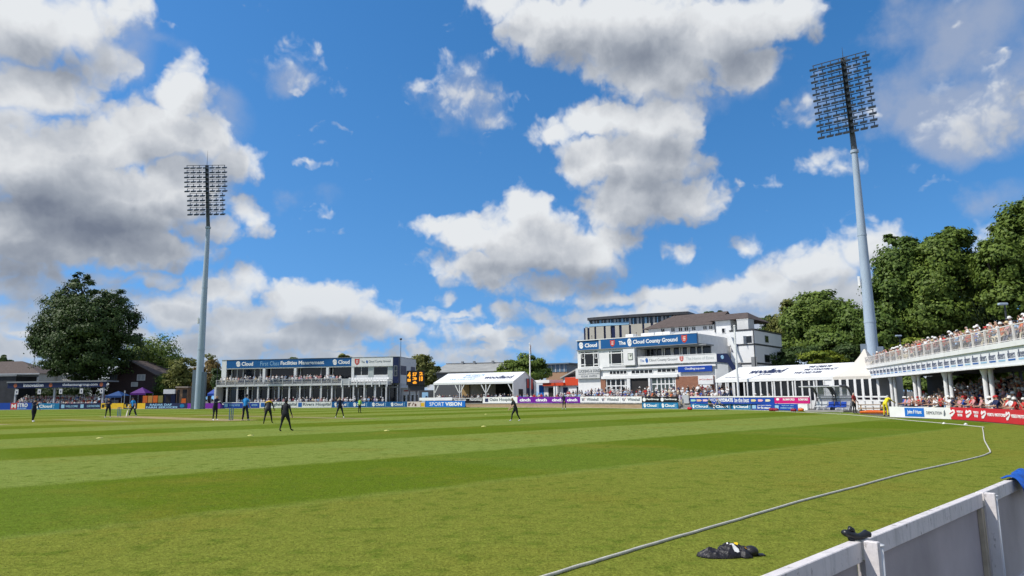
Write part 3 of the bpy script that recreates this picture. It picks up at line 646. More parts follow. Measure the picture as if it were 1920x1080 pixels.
part('code_square', PALEB, t, U(F, 1453), U(F, 1460), -.02, -.001, z0 + .12, z1 - .15); letter('Book your seats', U(F, 1466), U(F, 1488), z0 + .42, z1 - .1, 0, PALEB, t); letter('online today', U(F, 1463), U(F, 1488), z0 + .12, z0 + .36, 0, PALEB, t)
t, w, z0, z1, F = board(1494, 1512, 758, 772, WHITE, 'blank white board end beside the dugout', GW)
# right hand boards, nearest to the camera
GR = 'boards in front of the right stand'
t, w, z0, z1, F = board(1664, 1778, 763, 784.5, WHITE, 'white board with a bright blue John F Hunt patch by the stand columns', GR)
z0, z1 = .05, .74
t.children[0].data = MB().box(.01, w - .01, 0, .09, .03, .76).mesh('panel', WHITE)
ua, ub = F.uz(1696.5, 770)[0], F.uz(1732.5, 770)[0]
part('blue_patch', mat('board_azure', (.012, .15, .55)), t, ua, ub, -.02, -.001, .12, .70); letter('John F Hunt', ua + .25, ub - .2, .24, .56, -.021, TXTW, t, .02); letter('DEMOLITION', ub + .2, F.uz(1766, 772)[0], .3, .5, 0, TXTD, t, 0)
poly_mark([[(0, .1), (.5, 0), (1, .4), (.6, 1), (.2, .8)]], F.uz(1769, 772)[0], F.uz(1773, 772)[0], .2, .6, 0, TXTD, t, 'shield_mark')
for k, (a, b_, two, lab) in enumerate(((1778, 1806, 1, 'red board with white lettering touching the white board'), (1806, 1835, 1, 'red board with two lines of lettering, second from the white board'), (1835, 1881, 0, 'red board with one line of lettering beneath the near column'), (1881, 1960, 0, 'red board at the right frame edge'))):
    t, w, z0, z1, F = board(a, b_, 765, 787, RED, lab, 'red boards in front of the right stand'); t.children[0].data = MB().box(.0, w, 0, .09, .03, .79).mesh('panel', RED); z0, z1 = .03, .79
    g = lambda p: F.uz(p, 780)[0]
    x = g(a + (2 if k == 0 else 5)); s = .42 * (1.4 if k < 2 else 1.2)
    poly_mark([[(.1, 0), (.45, 0), (1, .55), (.95, .95), (.62, 1), (.5, .8), (.2, 1), (0, .7), (.1, .4)]], x, x + s * 1.25, .2, .66, 0, TXTW, t, 'leaf_mark'); poly_mark([[(0, 0), (1, .75), (.9, 1), (0, .3)]], x + s * .2, x + s, .34, .54, -.016, RED, t, 'leaf_vein')
    if two: letter('VERTU', x + s * 1.6, w - .3, .46, .60, 0, TXTW, t, .03); letter('MOTORS', x + s * 1.75, w - .4, .24, .40, 0, TXTW, t, .03)
    else: letter('VERTU MOTORS', x + s * 1.5, x + s * 1.5 + 2.1, .36, .54, 0, TXTW, t, .03)
# ------------------------------------------------------------------ helpers for facades
def window(F, t, px0, py0, px1, py1, y=0., cols=1, rows=1, fw=.07, glass=None, frame=None, bars=None, name='window'):
    """a framed window laid proud of the wall; frame is the part, pane its sub-part"""
    u0, u1, z0, z1 = F.rect(px0, py0, px1, py1, y)
    return window_uz(t, u0, u1, z0, z1, y, cols, rows, fw, glass, frame, bars, name)
def window_uz(t, u0, u1, z0, z1, y=0., cols=1, rows=1, fw=.07, glass=None, frame=None, bars=None, name='window'):
    m = MB(); xs = bars[0] if bars else [i / cols for i in range(1, cols)]; zs = bars[1] if bars else [i / rows for i in range(1, rows)]
    m.box(u0, u1, y - .06, y + .02, z0, z0 + fw); m.box(u0, u1, y - .06, y + .02, z1 - fw, z1)
    m.box(u0, u0 + fw, y - .06, y + .02, z0 + fw, z1 - fw); m.box(u1 - fw, u1, y - .06, y + .02, z0 + fw, z1 - fw)
    for x in xs: c = u0 + (u1 - u0) * x; m.box(c - fw / 2, c + fw / 2, y - .055, y + .02, z0 + fw, z1 - fw)
    for q in zs: c = z0 + (z1 - z0) * q; m.box(u0 + fw, u1 - fw, y - .05, y + .02, c - fw / 2, c + fw / 2)
    f = m.build(name, frame or WHITE, t); part('pane', glass or GLASS, f, u0 + fw * .5, u1 - fw * .5, y - .02, y - .008, z0 + fw * .5, z1 - fw * .5); return f

# ------------------------------------------------------------------ two storey stand, left of centre
S = Fr((-60.5, 146), (36.5, -5.4))
t = S.thing('two_storey_stand', 'long two storey stand with a blue First Class Facilities Management fascia and a white balcony', 'stand')
uL = S.uz(417, 690)[0]; uF0 = S.uz(426, 685)[0]; uF1 = S.uz(659.8, 682)[0]; uW1 = S.uz(737.3, 680)[0]; uE = S.uz(748, 690)[0]
zt = 9.85; zf = 8.2
mm = MB(); mm.box(uL, uE, .02, 12, zt - .22, zt - .02); mm.box(uL, uE, 11.7, 12, 0, zt - .22); mm.box(uL, uE, .8, 11.7, 4.35, 4.62); mm.box(uL, uL + .25, .02, 11.7, 0, zt - .22); mm.box(uE - .35, uE - .01, .9, 11.7, .01, zt - .23)
mm.build('shell', GREYP, t)
part('back_room', ROOM, t, uL + .3, uE - .4, 4.2, 4.4, .05, 9.5)
part('end_pillar', WHITE, t, uL, uF0, -.25, .01, 4.7, zt)
fa = part('fascia', BLUE, t, uF0, uF1, -.25, .0, zf, zt)
part('name_panel', WHITE, t, uF1 + .01, uW1, -.27, .0, zf - .15, zt)
part('roof_edge', MIDG, t, uL - .05, uE + .03, -.32, 12.05, zt + .005, zt + .09)
part('sill_band', WHITE, t, uF0, uF1, -.2, -.02, zf - .2, zf - .005)
def uu(px, py=685): return S.uz(px, py, -.25)[0]
swirl(uu(442), uu(451.5), 8.45, 9.62, -.25, TXTW, fa); letter('Cloud', uu(453), uu(474.5), 8.62, 9.45, -.25, TXTW, fa, .035)
letter('First Class', uu(488), uu(523.5), 8.6, 9.45, -.25, PALEB, fa, 0); letter('Facilities Management', uu(526), uu(607.5), 8.45, 9.45, -.25, TXTW, fa, .03)
swirl(uu(623), uu(632.5), 8.45, 9.62, -.25, TXTW, fa); letter('Cloud', uu(634), uu(655.5), 8.62, 9.45, -.25, TXTW, fa, .035)
crest(uu(665), uu(674), 8.35, 9.65, -.27, t); letter('The', uu(677.5), uu(684), 8.75, 9.2, -.27, TXTD, t, 0); swirl(uu(686), uu(690), 8.65, 9.3, -.27, TXTB, t); letter('Cloud County Ground', uu(691), uu(732), 8.7, 9.25, -.27, TXTD, t, 0)
# upper floor glazing
gl = part('upper_glazing', GLASS, t, uF0, uF1, 1.2, 1.26, 4.65, zf + .05)
for px, wd in ((428, .25), (438.5, .16), (449.5, .16), (471.5, .16), (482, .2), (502, .16), (547, .2), (558, .2), (597, .12), (608, .12), (619, .2), (655, .2)):
    u = uu(px, 700); part('mullion', OFFW, t, u - wd / 2, u + wd / 2, 1.05, 1.19, 4.65, zf)
for px in (494.5, 553, 613.5, 661): u = uu(px, 700); part('pillar', WHITE, t, u - .27, u + .27, -.2, .35, 4.63, zf - .005)
# right hand white block with two windows
for a_, b_ in ((uF1 + .05, uu(663)), (uu(690.5), uu(699.5)), (uu(727), uW1)): part('wall_pier', mat('grey_green_panel', (.46, .50, .49), .5), t, a_, b_, 0, .3, 4.63, zf - .16)
window_uz(t, uu(663), uu(690.5), 6.25, 8.0, .1, 2, 1, .08, GLASS, WHITE); window_uz(t, uu(699.5), uu(727), 6.25, 8.0, .1, 1, 1, .08, GLASS, WHITE)
part('window_apron', WHITE, t, uu(663), uu(690), -.02, .09, 4.63, 6.24); part('window_apron', WHITE, t, uu(700), uu(727), -.02, .09, 4.63, 6.24)
cp = part('corner_panel', NAVY, t, uW1 + .01, uE, -.26, .85, 4.6, zt); window_uz(cp, uW1 + .25, uE - .25, 6.0, 8.1, -.26, 1, 2, .08, GLASS, MIDG, None, 'corner_window')
# balcony
b0 = S.uz(405.5, 720, -2.6)[0]; b1 = S.uz(727, 720, -2.6)[0]; bm = S.uz(640, 720, -2.6)[0]
MB().box(b0, b1, -2.6, .0, 4.30, 4.62).box(b0, b1, -2.66, -2.58, 4.36, 4.74).build('balcony_slab', OFFW, t)
m = MB(); m.box(b0, bm, -2.66, -2.60, 5.62, 5.70); m.box(b0, bm, -2.64, -2.62, 5.15, 5.18); m.box(b0, bm, -2.64, -2.62, 4.95, 4.98)
m.build('railing', OFFW, t)
for x in np.linspace(b0 + .04, bm, 14): part('railing_post', OFFW, t, x - .05, x + .05, -2.70, -2.60, 4.66, 5.75)
part('railing_panel', clear('rail_infill', (.93, .94, .96), .10), t, b0, bm, -2.632, -2.626, 4.75, 5.6)
MB().box(bm + .1, bm + 2., -2.68, -2.60, 4.66, 5.6).build('gate_panel', GREYP, t)
m = MB(); m.box(bm, b1, -2.66, -2.60, 5.30, 5.36); m.box(b0, b0 + .06, -2.6, 0, 5.62, 5.70); m.box(b1 - .06, b1, -2.6, 0, 5.3, 5.38); m.build('railing', OFFW, t)
for x in np.linspace(bm + .1, b1 - .1, 7): part('bracket', WHITE, t, x - .09, x + .09, -2.75, -2.60, 3.95, 5.3)
for x in np.linspace(S.uz(425.5, 740, -2.4)[0], S.uz(724, 740, -2.4)[0], 16): part('column', OFFW, t, x - .14, x + .14, -2.5, -2.22, 0, 4.3)
# ground floor
part('ground_glazing', GLASS, t, uL + .1, uE - .1, .3, .36, .9, 4.3); part('ground_dado', GREYP, t, uL + .1, uE - .1, .2, .29, 0, .95)
for x in np.linspace(uL + .3, uE - .3, 24): part('mullion', OFFW if int(x * 7) % 3 else MIDG, t, x - .09, x + .09, .15, .28, .96, 4.29)
part('transom', MIDG, t, uL + .1, uE - .1, .1, .14, 3.75, 3.95)
MB().box(uL - .1, uL + .35, -2.4, .0, 0, 4.3).build('end_wall', OFFW, t)
# end wall facing right
E_ = Fr(S.w(uE, .9), S.n); zz = lambda px, py: E_.uz(px, py)[1]
for a, b_, c, d in ((751, 686, 761.5, 703), (770, 688, 778, 697)):
    u0, u1, z0, z1 = E_.rect(a, b_, c, d); q = MB().box(uE, uE + .05, u0 + .9, u1 + .9, z0, z1).build('end_window', NAVY, t)
MB().box(uE - .005, uE + .03, .92, 11.9, 4.6, zt - .03).build('end_cladding', mat('end_cladding_white', (.62, .63, .64), .5, .1), t)
m = MB().box(uE + .0, uE + 3.6, 2.2, 6, 0, 3.6); m.box(uE - .1, uE + 3.7, 1.6, 6, 3.6, 3.75); m.build('entrance_lobby', WHITE, t)
for k in range(4): window_uz(t, uE + .25 + .85 * k, uE + .85 + .85 * k, .35 if k % 2 else .9, 2.3, 2.2, 1, 1, .07, GLASS, WHITE, None, 'lobby_window')
part('lobby_sign', CRESTR, t, uE + .4, uE + 3.3, 2.1, 2.19, 3.0, 3.2)
m = MB(); m.tube((uE - .3, 2, zt), (uE - .3, 2, zt + 3.6), .06, .04); m.ell((uE - .3, 2, zt + 3.75), (.28, .28, .2)); m.build('roof_mast', STEELD, t)
# white seats on the right part of the balcony
seat = MB(); seat.bbox(-.22, .22, -.2, .2, .36, .42, .02); seat.slab([(-.22, .2, .4), (.22, .2, .4), (.22, .28, .82), (-.22, .28, .82)], .04); seat.box(-.18, -.14, -.15, .15, 0, .36); seat.box(.14, .18, -.15, .15, 0, .36)
seatm = seat.mesh('seat', WHITE)
for r_ in range(2):
    for k in range(15):
        o = link(bpy.data.objects.new('white_chair', seatm)); o.location = S.w(bm + 1.0 + k * (b1 - bm - 1.6) / 14, -1.9 + r_ * .85, 4.62 + r_ * .38); o.rotation_euler = (0, 0, S.rz)
        tag(o, 'empty white chair, ' + ('front' if r_ == 0 else 'rear') + ' row, right end of the left stand balcony', 'chair', 'white balcony chairs, ' + ('front' if r_ == 0 else 'rear') + ' row')
tag(MB().box(bm + .5, b1 - .1, -1.45, -.1, 4.63, 4.99).build('seat_step', OFFW, None, False, S.O, S.rz), 'white step under the rear row of balcony seats', 'step')
# electronic scoreboard
Bd = Fr(plan(762, 139), plan(796, 138) - plan(762, 139))
t = Bd.thing('scoreboard', 'black three column scoreboard with orange digits at the end of the left stand', 'scoreboard')
LED = mat('orange_led', (.95, .36, .02), .5, .25, 1.5, emit=.55)
for a, b_, txts in ((763.5, 770.5, ((697, 709, '4'), (710, 716, '1'))), (773, 782.5, ((698, 706, '57'), (707, 713, '3'), (714, 720, '6'))), (785.5, 793.5, ((697, 704, '2'), (705, 715, '18')))):
    u0, u1, z0, z1 = Bd.rect(a, 695, b_, 722); q = part('display_column', BLACK, t, u0 - .15, u1 + .1, 0, .4, z0, z1)
    for y0, y1, s in txts: v0, v1, w0, w1 = Bd.rect(a, y0, b_, y1); letter(s, v0 + .06, v1 - .06, w0 + .04, w1 - .04, 0, LED, q, .05, 'digits')
m = MB(); u0 = Bd.uz(763, 740)[0]; u1 = Bd.uz(794, 740)[0]
for x in (u0 + .3, (u0 + u1) / 2, u1 - .3): m.box(x - .1, x + .1, .45, .65, 0, 5.4)
m.box(u0, u1, .42, .52, 3.0, 5.6); m.build('support_frame', DARKG, t)
t = Fr(plan(786, 136), plan(815, 135) - plan(786, 136)).thing('notice_fence', 'dark boarded fence with a pale poster between the scoreboard and the marquee', 'fence')
part('boarding', DARKG, t, 0, 3.0, 0, .12, 0, 3.1); part('poster', PALEB, t, .6, 1.9, -.03, -.001, .9, 2.7); part('poster_figure', NAVY, t, 1.35, 1.75, -.05, -.031, .95, 2.0)

# ------------------------------------------------------------------ pavilion
P = Fr((10.85, 115), (.78, -.62))
t = P.thing('pavilion', 'white two storey pavilion with blue The Cloud County Ground signs above a brick ground floor', 'pavilion')
pu = lambda px, py=670, y=0.: P.uz(px, py, y)[0]
pz = lambda px, py, y=0.: P.uz(px, py, y)[1]
xL = pu(1083); xR = pu(1341); xr0 = pu(1195); xr1 = pu(1323)
zs0 = pz(1106, 655.5); ztop = pz(1106, 638.5); zb1 = pz(1270, 667.5); zb0 = pz(1270, 680)   # sign band, balcony front
zfl = pz(1250, 683)
m = MB(); m.box(xL, xR, 0, 11, 0, zfl); m.box(xL, xr0, .0, 11, zfl, ztop - .05); m.box(xr0, xr1 - .2, 2.8, 11, zfl, zs0); m.box(xr0, xr1 - .9, .05, 11, zs0, ztop - .1); m.build('walls', WHITE, t)
q = part('left_sign', BLUE, t, pu(1083.5, 647), pu(1124, 647), -.18, -.001, zs0, ztop)
swirl(pu(1086, 647), pu(1095.5, 647), zs0 + .2, ztop - .2, -.18, TXTW, q); letter('Cloud', pu(1097.5, 648), pu(1120.5, 648), zs0 + .36, ztop - .45, -.18, TXTW, q, .035)
part('sign_gap', GREYP, t, pu(1124.3, 647), pu(1128, 647), -.26, -.001, zs0 - .1, ztop + .12)
xs0 = pu(1128.5, 647); xs1 = pu(1308, 634)
q = part('main_sign', BLUE, t, xs0, xs1, -.32, -.001, zs0, ztop)
def su(px): return P.uz(px, 640, -.32)[0]
crest(su(1144), su(1152.5), zs0 + .22, ztop - .18, -.32, q)
letter('The', su(1160), su(1173), zs0 + .42, ztop - .45, -.32, TXTW, q, .035); swirl(su(1175.5), su(1185), zs0 + .12, ztop - .12, -.32, TXTW, q); letter('Cloud County Ground', su(1186.5), su(1270.5), zs0 + .26, ztop - .4, -.32, TXTW, q, .03)
crest(su(1278), su(1288.5), zs0 + .15, ztop - .12, -.32, q)
part('sign_soffit', MIDG, t, xL, xs1 + .05, -.34, .0, zs0 - .12, zs0 - .01); part('sign_capping', WHITE, t, xL - .05, xs1 + .05, -.36, .0, ztop + .005, ztop + .12)
# grey return of the sign band running back on the right
MB().box(xs1 - .2, xs1 - .02, 0, 10.5, zs0, ztop - .02).build('sign_return', mat('return_grey', (.47, .485, .50), .5, .08), t)
# first floor windows left
window(P, t, 1088, 657.5, 1123, 689, 0, bars=([.25, .72], [.18, .84]), fw=.16, glass=GLASS); window(P, t, 1091, 662, 1096.5, 672, -.08, 1, 1, .08, name='casement'); window(P, t, 1115.5, 662, 1121, 672, -.08, 1, 1, .08, name='casement')
part('window_opening', GLASS, t, pu(1098.5, 675), pu(1112.5, 675), -.075, -.062, pz(1105, 684), pz(1105, 666))
window(P, t, 1141, 656.5, 1171.5, 686, 0, bars=([.18, .83], [.12, .82]), fw=.15, glass=GLASSG); part('window_opening', GLASS, t, pu(1147.5, 672), pu(1164.5, 672), -.075, -.062, pz(1156, 680), pz(1156, 663))
q = part('clock_bay', WHITE, t, pu(1171.8, 670), pu(1193, 670), -.55, -.001, pz(1182, 685), pz(1182, 654.5))
u0, u1, z0, z1 = P.rect(1177.5, 662, 1186.5, 674.5, -.55); c = part('clock', mat('clock_face', (.70, .74, .66), .4), q, u0, u1, -.60, -.551, z0, z1)
poly_mark([[(.45, .45), (.55, .45), (.56, .9), (.46, .9)], [(.46, .5), (.54, .44), (.86, .74), (.80, .82)], [(.0, 0), (1, 0), (1, .06), (0, .06)], [(0, .94), (1, .94), (1, 1), (0, 1)], [(0, .06), (.07, .06), (.07, .94), (0, .94)], [(.93, .06), (1, .06), (1, .94), (.93, .94)]], u0, u1, z0, z1, -.60, DARKG, c, 'clock_hands')
MB().box(pu(1193.2), xr0, .0, .3, zfl, zs0 - .13).build('recess_jamb', GREYP, t)
# balcony recess glazing
gz = part('recess_glazing', GLASS, t, xr0 + .05, xr1 - .3, 2.66, 2.72, zfl, zs0 - .3)
for px in (1196, 1205, 1212, 1220, 1231, 1242, 1246, 1259, 1262, 1275, 1279, 1290, 1293, 1306, 1317):
    u = P.uz(px, 660, 2.6)[0]; part('mullion', WHITE if px > 1240 else MIDG, t, u - .09, u + .09, 2.5, 2.65, zfl, zs0 - .3)
part('recess_soffit', MIDG, t, xr0, xr1 + .2, -.1, 2.8, zs0 - .32, zs0 - .13)
part('balcony_floor', OFFW, t, xr0, xR, -.05, 2.8, zfl - .1, zfl + .02)
q = part('balcony_sign', WHITE, t, pu(1196, 678, -.35), pu(1343.5, 670, -.35), -.35, -.2, zb0 - .1, zb1 + .05)
def bu(px): return P.uz(px, 674, -.35)[0]
letter('The', bu(1200), bu(1208), zb0 + .3, zb1 - .3, -.35, TXTB, q, 0); swirl(bu(1209.5), bu(1215.5), zb0 + .15, zb1 - .12, -.35, TXTB, q); letter('Cloud County Ground', bu(1217), bu(1270), zb0 + .22, zb1 - .26, -.35, TXTD, q, .0); crest(bu(1274.5), bu(1281.5), zb0 + .12, zb1 - .08, -.35, q); letter('The Home of Essex', bu(1286), bu(1339), zb0 + .3, zb1 - .26, -.35, mat('letter_pale', (.50, .55, .55), .5), q, 0)
part('balcony_rail', WHITE, t, bu(1196), bu(1343), -.4, -.3, zb1 + .06, zb1 + .14)
MB().box(xL - .1, xR + .1, -.28, -.001, pz(1200, 691.5), pz(1200, 688)).build('ledge', WHITE, t)
part('ledge_shade_strip', MIDG, t, pu(1130), xR, -.1, -.001, pz(1200, 688) + .01, pz(1200, 688) + .16)  # solid grey strip, coloured to stand in for shade above the ledge
q = part('sponsor_sign', OFFW, t, pu(1082, 700), pu(1127, 700), -.45, -.29, pz(1105, 709.5), pz(1105, 690.8))
v0, v1, w0, w1 = P.rect(1084, 691, 1125, 709.5, -.45); h = w1 - w0
letter('LUCKING & SONS', v0 + .1, v1 - .1, w0 + h * .60, w0 + h * .9, -.45, TXTD, q, .02); letter('BUILDING CONTRACTORS', v0 + .1, v1 - .1, w0 + h * .40, w0 + h * .52, -.45, TXTD, q, 0); letter('01245 350722', v0 + .6, v1 - .6, w0 + h * .12, w0 + h * .32, -.45, TXTD, q, .01)
# strip windows under the ledge
window(P, t, 1142.5, 694.3, 1176, 702.3, 0, 5, 1, .1); window(P, t, 1183.5, 692.6, 1224.5, 701, 0, 5, 1, .1); window(P, t, 1232, 690.3, 1267.5, 698.5, 0, 4, 1, .1)
u0, u1, z0, z1 = P.rect(1273, 686.2, 1337, 697.2); q = part('blue_sign', ROYAL, t, u0, u1, -.36, -.29, z0, z1); letter('Cloudfmgroup.com', u0 + 1.1, u1 - 1.1, z0 + .26, z1 - .2, -.36, TXTW, q, .02)
part('ground_lintel', WHITE, t, pu(1128), pu(1270), -.35, -.001, pz(1200, 709), pz(1200, 703.5))
# ground floor: brick piers, white glazed doors, dark entrance
part('brick_pier', BRICKR, t, pu(1127.5, 720), pu(1136.5, 720), -.2, -.001, 0, pz(1132, 709))
window_uz(t, pu(1137, 720), pu(1177, 720), .2, pz(1157, 709.5), -.02, bars=([.22, .46, .7, .9], [.72]), fw=.17, name='glazed_doors')
MB().box(pu(1177.2, 720), pu(1183, 720), -.3, -.001, 0, pz(1180, 709)).build('white_pier', WHITE, t)
part('entrance', ROOM, t, pu(1183.3, 720), pu(1217, 720), -.06, -.001, .02, pz(1200, 709.2))
MB().box(pu(1217.3, 720), pu(1221, 720), -.3, -.001, 0, pz(1219, 708)).build('white_pier', WHITE, t)
window_uz(t, pu(1221.3, 720), pu(1267.5, 720), .2, pz(1244, 706), -.02, bars=([.25, .42, .58, .74, .9], [.74]), fw=.17, glass=GLASSG, name='glazed_doors')
part('brick_panel', BRICKR, t, pu(1268, 720), pu(1340, 720), -.12, -.001, 0, pz(1290, 705.5))
u0, u1, z0, z1 = P.rect(1309, 704, 1337, 720.5, -.6); q = part('hanging_sign', WHITE, t, u0, u1, -.6, -.45, z0, z1); letter('Cinders', u0 + .5, u1 - .1, z0 + .6, z1 - .45, -.6, CRESTR, q, 0)
poly_mark([[(0, .3), (1, .7), (1, 1), (0, .6)], [(0, 0), (1, .4), (1, .6), (0, .2)]], u0 + .15, u0 + .45, z0 + .6, z1 - .5, -.6, CRESTR, q, 'slash_mark')
u0, u1, z0, z1 = P.rect(1313.5, 720.7, 1332, 726.5, -.55); part('lower_sign', WHITE, t, u0, u1, -.55, -.47, z0, z1)
# roof clutter
for px0, px1 in ((1173, 1187), (1202, 1226), (1228, 1256)): u0 = pu(px0, 632, 3); u1 = pu(px1, 632, 3); MB().bbox(u0, u1, 3, 4.6, ztop - .06, ztop + .85, .05).build('roof_unit', WHITE, t)
for px in (1092, 1106, 1143, 1190, 1240, 1290): u = pu(px, 635); MB().tube((u, .6, ztop - .05), (u, .6, ztop + .75), .03).ell((u, .6, ztop + .8), (.1, .1, .08), 6, 4).build('roof_light', STEELD, t)
# right flank: grey-blue wall, white stair, blue banner
xw = xR - .02
MB().box(xw, xw + .3, .0, 11, 0, zfl - .02).build('flank_wall', GREYP, t)
st = Fr(P.w(xw + .3, 0), P.t)
bl = MB(); A = st.w(0, -.2); u2 = P.uz(1364, 670, -.2)[0]; u3 = P.uz(1379, 690, -.2)[0]
bl.prism([(xR + .1, zb0 - .1), (xR + .1, zb1 + .05), (u2, zb1 + .02), (u3, zb1 - 1.9), (u3, zb1 - 3.1), (u2, zb0 - .35)], -.3, -.12); bl.build('stair_banner', NAVY, t)
swirl(P.uz(1351, 672, -.3)[0], P.uz(1358, 672, -.3)[0], zb0 + .25, zb1 - .2, -.3, PALEB, t)
m = MB(); m.prism([(u2, zfl), (u2 + .5, zfl), (P.uz(1374, 650, 4)[0], ztop - .6), (P.uz(1374, 650, 4)[0] - .6, ztop - .6)], 3.6, 4.6); m.build('upper_stair', WHITE, t)
MB().box(xR + .3, u2, -.1, 2.6, zfl - .2, zfl).box(xR + .3, u2, -.11, .1, 0, zfl - .2).build('stair_landing', GREYP, t)

# ------------------------------------------------------------------ white building with brown roofs and the white tower behind the pavilion
Q = Fr(P.w(0, 15), P.t)
t = Q.thing('white_house', 'long white building with a brown tiled roof rising behind the pavilion', 'building')
q0 = Q.uz(1208, 617)[0]; q1 = Q.uz(1342, 608)[0]; q2 = Q.uz(1372, 602)[0]; ze = Q.uz(1342, 607)[1]; ze2 = Q.uz(1372, 600)[1]
MB().box(q0 + .6, q1, .4, 9, 0, ze).build('wall', WHITE, t)
m = MB(); rz = ze + 2.5
m.add([(q0 - .3, -.2, ze - .05), (q1 + .4, -.2, ze - .05), (q1 + .4, 9.6, ze - .05), (q0 - .3, 9.6, ze - .05), (q0 + 3.5, 4.7, rz), (q1 + .4, 4.7, rz)], [(0, 1, 5, 4), (1, 2, 5), (2, 3, 4, 5), (3, 0, 4), (3, 2, 1, 0)]); m.build('roof', ROOFB, t)
for px in (1243, 1262, 1276, 1287, 1301, 1322, 1333): window(Q, t, px - 4, 615.5 - (px - 1243) * .06, px + 4, 624 - (px - 1243) * .06, .4, 2, 1, .08)
MB().box(q1 + .02, q2, -.6, 9, 0, ze2).build('wall', WHITE, t); window(Q, t, 1353, 615, 1360, 625, -.6, 1, 1, .08)
m = MB(); m.add([(q1 - .8, -1.2, ze2 - .03), (q2 + 3.2, -1.2, ze2 - .03), (q2 + 3.2, 9.6, ze2 - .03), (q1 - .8, 9.6, ze2 - .03), (q1 + .6, 3.6, ze2 + 1.45), (q2 + 1.4, 3.6, ze2 + 1.45)], [(0, 1, 5, 4), (1, 2, 5), (2, 3, 4, 5), (3, 0, 4), (3, 2, 1, 0)]); m.build('roof', ROOFB, t)
MB().tube((q1 + .1, -.7, ze - 1.5), (q1 + .1, -.7, ze2 - .1), .07).build('drainpipe', BLACK, t)
T = Fr(plan(1422, 106) , (.78, -.62))
t = T.thing('white_tower', 'white square stair tower with dark bands and an open window right of the pavilion', 'tower')
a0 = T.uz(1369, 640)[0]; zt_ = T.uz(1421, 617)[1]; B2 = Fr(T.O, T.n); b1_ = B2.uz(1465.5, 640)[0]; zb_ = T.uz(1421, 645)[1]; zc_ = T.uz(1421, 681)[1]
MB().box(a0, 0, 0, b1_, 0, zt_).build('wall', mat('tower_white', (.82, .82, .81), .6, .04, .5), t)
m = MB()
for z in (zt_ - .02, zb_, zc_): m.box(a0 - .03, .04, -.05, b1_ + .03, z - .12, z + .14)
m.build('band', DARKG, t)
MB().tube((-.15, -.1, zc_ - 2), (-.15, -.1, zt_), .07).build('drainpipe', DARKG, t)
f = window(T, t, 1396, 629, 1411, 644.5, 0, 1, 1, .09, GLASS, WHITE); u0, u1, z0, z1 = T.rect(1393, 630, 1399, 645); MB().slab([(u0 + .3, -.6, z0), (u0 + .55, -.03, z0), (u0 + .55, -.03, z1), (u0 + .3, -.6, z1)], .05).build('open_sash', GREYP, f)
for a, b_, c, d in ((1434, 629.5, 1440.5, 642.5), (1433.5, 665, 1443, 680)):
    u0, u1, z0, z1 = B2.rect(a, b_, c, d); fm = MB().box(.0, .05, u0, u1, z0, z1).build('window', MIDG, t); MB().box(.052, .06, u0 + .1, u1 - .1, z0 + .1, z1 - .1).build('pane', GLASS, fm)
u0, u1, z0, z1 = T.rect(1409, 669, 1419.5, 688); part('louvre', MIDG, t, u0, u1, -.06, -.001, z0, z1)
u0, u1, z0, z1 = T.rect(1382, 599.5, 1403, 621, 1.); MB().box(u0, u1, 1., 3.6, zt_ + .13, z1).box(u0 - .05, u1 + .05, .95, 3.65, z1, z1 + .12).build('lift_housing', OFFW, t)
u0, u1, z0, z1 = T.rect(1371.5, 645.5, 1384, 659.5); q = part('flag_panel', NAVY, t, u0, u1, -.12, -.001, z0, z1); crest(u0 + .35, u1 - .3, z0 + .2, z1 - .15, -.12, q)

# ------------------------------------------------------------------ curved apartment block, warehouse, office, red kiosk, far houses
A0 = plan(1098, 232); A1 = plan(1300, 215); G = Fr(A0, A1 - A0)
t = G.thing('apartment_block', 'tall grey apartment block with a dark curved top floor behind the pavilion', 'building')
w = (A1 - A0).length; z1 = G.uz(1150, 612)[1]; z2 = G.uz(1150, 598)[1]
MB().box(0, w, 0, 14, 0, z1).build('wall', NAVY, t)
for px0, px1 in ((1098.5, 1102), (1106, 1115), (1118.5, 1132.5), (1136.5, 1145.5), (1154, 1161.5), (1166.5, 1180), (1184, 1205), (1209, 1221), (1226, 1240), (1246, 1262)):
    u0 = G.uz(px0, 620)[0]; u1 = G.uz(px1, 620)[0]; part('cladding_panel', mat('stone_panel', (.50, .47, .40), .7, .1, .3), t, u0, u1, -.35, -.001, 0, z1 + .3)
pts = []
for i in range(13):
    x = 1.5 + (w - 2) * i / 12; pts.append((x, -.2 + 2.2 * (1 - math.sin(math.pi * (.15 + .85 * i / 12))) ))
def ring(z0, z1_, grow, name, m_):
    q = [(x, y - grow) for x, y in pts]; n = len(q); vs = [(x, y, z0) for x, y in q] + [(w, 13, z0), (1.5, 13, z0)] + [(x, y, z1_) for x, y in q] + [(w, 13, z1_), (1.5, 13, z1_)]; N2 = n + 2
    b = MB(); b.add(vs, [tuple(range(N2 - 1, -1, -1)), tuple(range(N2, 2 * N2))] + [(i, (i+1) % N2, (i+1) % N2 + N2, i + N2) for i in range(N2)]); return b.build(name, m_, t)
ring(z1 + .02, z2, 0, 'penthouse', GLASS); ring(z2 + .01, z2 + .9, 1.3, 'roof_canopy', DARKG)
for i in range(26):
    x = 2 + (w - 3) * i / 25; y = float(np.interp(x, [p[0] for p in pts], [p[1] for p in pts])); part('penthouse_mullion', GREYP if i % 3 else PALEB, t, x - .35, x + .35 * (i % 2), y - .12, y - .02, z1 + .1, z2 - .1)
part('terrace_rail', PALEB, t, .2, w * .45, -.45, -.38, z1 + .32, z1 + 1.2)
